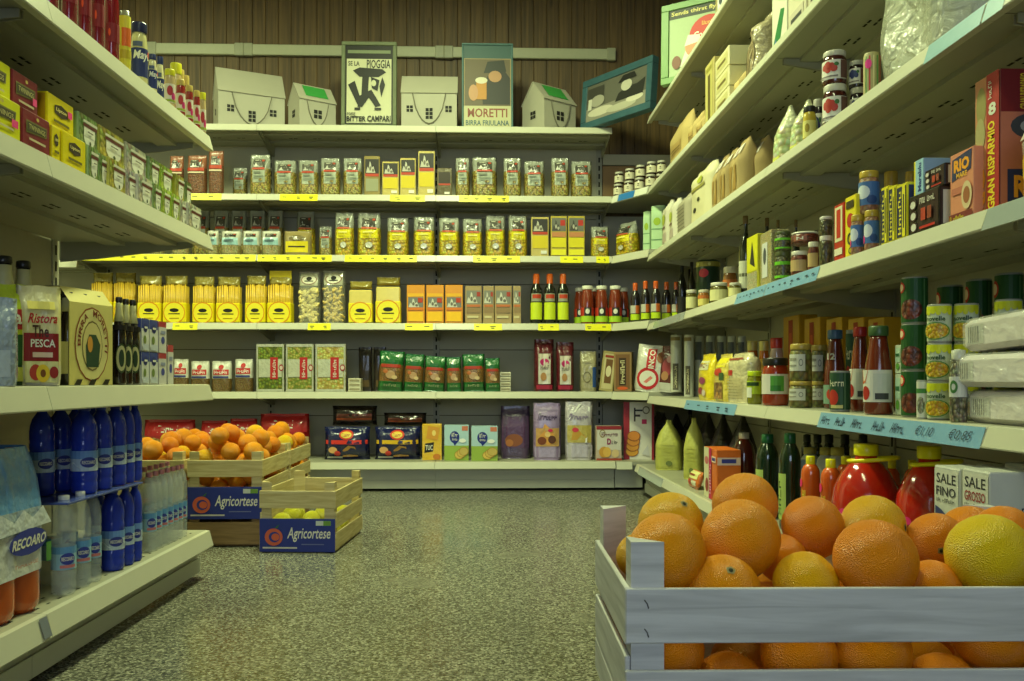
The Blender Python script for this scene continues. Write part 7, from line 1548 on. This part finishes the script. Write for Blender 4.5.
# visible oranges of the near crate: column, row, diameter in the picture, distance, kind, stalk direction, words
VO = [(660, 556, 80, 1.04, 0, None, 'large orange at the near left corner post of foreground crate'),
      (740, 538, 80, 1.10, 0, None, 'large smooth orange in the centre left of foreground crate'),
      (717, 588, 76, 1.03, 0, (.05, -.66, .75), 'orange with stalk scar facing up, front left of foreground crate'),
      (671, 524, 66, 1.18, 2, (.3, -.6, .75), 'yellowish orange with stalk end, far left corner of foreground crate'),
      (745, 505, 66, 1.22, 0, None, 'topmost orange at the back of foreground crate'),
      (811.5, 530, 64, 1.17, 1, None, 'round deep orange right of topmost orange in foreground crate'),
      (806, 584, 66, 1.05, 2, None, 'yellow-tinged orange low in the front middle of foreground crate'),
      (876, 560, 83, 1.03, 1, None, 'largest rough orange behind board middle in foreground crate'),
      (872, 528, 66, 1.17, 2, (.75, -.6, .1), 'orange with stalk pointing right, behind largest rough orange'),
      (936, 543, 60, 1.15, 1, (-.3, -.95, -.1), 'orange with stalk facing viewer, right half of foreground crate'),
      (975, 536, 62, 1.21, 1, None, 'half-hidden deep orange behind the big yellow one'),
      (991, 558, 83, 1.03, 3, (-.1, -.6, -.8), 'big yellow orange at the right of foreground crate'),
      (935, 588, 58, 1.04, 1, None, 'small deep orange beside the big yellow one'),
      (1028, 536, 62, 1.14, 1, None, 'deep orange cut by right picture edge in foreground crate'),
      (785, 556, 50, 1.15, 1, None, 'partly hidden orange between centre and deep orange, foreground crate'),
      (634, 556, 46, 1.12, 2, None, 'yellowish orange peeking between left posts of foreground crate'),
      (1066, 570, 76, 1.03, 1, None, 'orange just beyond right picture edge in foreground crate')]
LOW = [(672, 660, 76, 1.03), (738, 668, 76, 1.03), (804, 660, 76, 1.03), (870, 662, 76, 1.03), (936, 666, 74, 1.03), (1000, 660, 76, 1.03), (1064, 664, 74, 1.03)]+[(645+62*i, 603, 58, 1.13) for i in range(7)]+[(655+60*i, 596, 54, 1.21) for i in range(6)]
bodies = []
for (px, py, dia, d, kd, rot, lab) in VO:
    q = ray(px)*d; bodies.append([Vector((q.x, q.y, zat(py, d))), dia/2*d/F, kd, rot, lab, 1.0, Vector((q.x, q.y, zat(py, d)))])
for (px, py, dia, d) in LOW:
    q = ray(px)*d; bodies.append([Vector((q.x, q.y, zat(py, d))), dia/2*d/F, rr.choice((0, 1, 1)), None, 'orange lying low behind the front boards of foreground crate', .12])
x0, x1, y0, y1 = ctr.x-NW/2+.012, ctr.x+NW/2-.012, ctr.y-ND/2+.012, ctr.y+ND/2-.012
def relax(bodies, it=160, zmin=zb+.012):
    for k in range(it):
        for a in bodies:
            if len(a) > 6: a[0] += (a[6]-a[0])*.3
        for i in range(len(bodies)):
            for j in range(i):
                a, b = bodies[i], bodies[j]; dv = a[0]-b[0]; dist = dv.length; need = (a[1]+b[1])*(.94 if len(a) > 6 and len(b) > 6 else 1.0)
                if 1e-5 < dist < need:
                    push = dv/dist*(need-dist); push.y *= 1.0; wa, wb = 1/a[5], 1/b[5]; s = wa+wb; a[0] += push*(wa/s)*.5; b[0] -= push*(wb/s)*.5
        for a in bodies:
            r = a[1]; a[0].x = min(max(a[0].x, x0+r), x1-r); a[0].y = min(max(a[0].y, y0+r), y1-r+(.03 if a[0].z > .42 else 0)); a[0].z = max(a[0].z, zmin+r)
relax(bodies)
rn = random.Random(21); tries = 0
while tries < 2500 and len(bodies) < 52:
    tries += 1; r = .039; p = Vector((rn.uniform(x0+r, x1-r), rn.uniform(y0+r, y1-r), rn.uniform(zb+.012+r, zb+.16)))
    if all((p-b[0]).length > .93*(r+b[1]) for b in bodies): bodies.append([p, r, rn.choice((0, 1)), None, 'orange lying low behind the front boards of foreground crate', .12])
relax(bodies, 40)
for p, r, kd, rot, lab in (b[:5] for b in bodies):
    add_orange(p, r, kd, lab, 'oranges in the foreground crate', toward(*rot) if rot else None, calyx=bool(rot))

# crates standing on the floor in front of the back shelves
FW, FD = .275, .445
SPEC['floor_crate'] = ((FW, FD, .248), crate(FW, FD, [(.012, .06), (.156, .218)], [(.012, .07), (.085, .14), (.156, .218)], .248, STRAW, STRAW, panel=[blue_panel(FW, FD, .002, .12)]))
SPEC['floor_crate_plain'] = ((FW, FD, .248), crate(FW, FD, [(.012, .06), (.08, .13), (.156, .218)], [(.012, .07), (.085, .14), (.156, .218)], .248, STRAW, STRAW))
SPEC['base_crate'] = ((FW, FD, .1), crate(FW, FD, [(.008, .09)], [(.008, .09)], .099, DIMW, DIMW))
def pile(cx, cy, rz, w, d, z0, n, r, top, seed, heap):
    """drop fruit one by one to the lowest free spot"""
    rn = random.Random(seed); out = []
    for i in range(n):
        best = None; ri = r*rn.uniform(.9, 1.08)
        for _ in range(60):
            x = rn.uniform(-w/2+ri, w/2-ri); y = rn.uniform(-d/2+ri, d/2-ri); z = z0+ri
            for (qx, qy, qz, qr) in out:
                dd = (x-qx)**2+(y-qy)**2; s = (ri+qr)*1.02
                if dd < s*s: z = max(z, qz+math.sqrt(s*s-dd))
            if z > top: z += heap*(abs(x)/w+abs(y)/d)
            if best is None or z < best[2]: best = (x, y, z, ri)
        x, y, z, ri = best
        for (qx, qy, qz, qr) in out:                     # settle
            dd = (x-qx)**2+(y-qy)**2
        zz = z0+ri
        for (qx, qy, qz, qr) in out:
            dd = (x-qx)**2+(y-qy)**2; s = (ri+qr)*1.02
            if dd < s*s: zz = max(zz, qz+math.sqrt(s*s-dd))
        out.append((x, y, zz, ri))
    cs, sn = math.cos(rz), math.sin(rz)
    return [(Vector((cx+cs*x-sn*y, cy+sn*x+cs*y, z)), ri) for x, y, z, ri in out]
ZB = .101
pa = ray(225)*3.27
spots = [('floor_crate', pa.x, pa.y+FD/2, 'straw-coloured crate of oranges with blue label, standing on brown crate', 66, 5),
         ('floor_crate_plain', pa.x+.004, pa.y+FD*1.5+.012, 'straw-coloured orange crate directly behind the blue-labelled one', 60, 6),
         ('floor_crate_plain', pa.x-FW-.014, pa.y+FD/2+.005, 'straw-coloured orange crate left of the blue-labelled crate', 64, 7),
         ('floor_crate_plain', pa.x-FW-.012, pa.y+FD*1.5+.016, 'rear left straw-coloured orange crate nearest the back shelves', 56, 8)]
for key, x, y, lab, n, sd in spots:
    put('base_crate', 'fruit_crate', 'crate', (x, y, .0015), 0, label='low brown crate under the '+' '.join(lab.replace('straw-coloured ', '').replace(',', '').split()[:9]), group='wooden fruit crates')
    put(key, 'fruit_crate', 'crate', (x, y, ZB), 0, label=lab, group='wooden fruit crates')
    which = {5: 'blue-labelled crate', 6: 'crate behind the blue-labelled one', 7: 'crate left of the blue-labelled one', 8: 'rear left crate'}[sd]
    rn = random.Random(sd)
    for p, ri in pile(x, y, 0, FW-.016, FD-.016, ZB+.012, n, .0355, ZB+.22, sd, .04):
        kd = rn.choices((0, 1, 2, 3), (8, 5, 3, .5))[0]
        add_orange(p, ri, kd, 'small orange in the heaped floor '+which, 'oranges in the floor '+which, meshes=OS, rn=rn)
pb = ray(297.5)*3.16; rzb = -.08
cb = pb+Vector((math.sin(-rzb)*FD/2, math.cos(rzb)*FD/2))
put('floor_crate', 'fruit_crate', 'crate', (cb.x, cb.y, .0015), rzb, label='low front crate of yellow pears with blue label, set on the floor', group='wooden fruit crates')
rn = random.Random(3)
for p, ri in pile(cb.x, cb.y, rzb, FW-.016, FD-.016, .014, 19, .036, .3, 9, 0):
    o = bpy.data.objects.new('yellow_pear', PEARM); COL.objects.link(o); o.location = p; o.scale = (ri,)*3; o.rotation_euler = (rn.uniform(0, 6), rn.uniform(0, 6), rn.uniform(0, 6)); tag(o, 'greenish yellow fruit lying in the low front floor crate', 'fruit', 'yellow fruit in the front crate')
finish_labels()
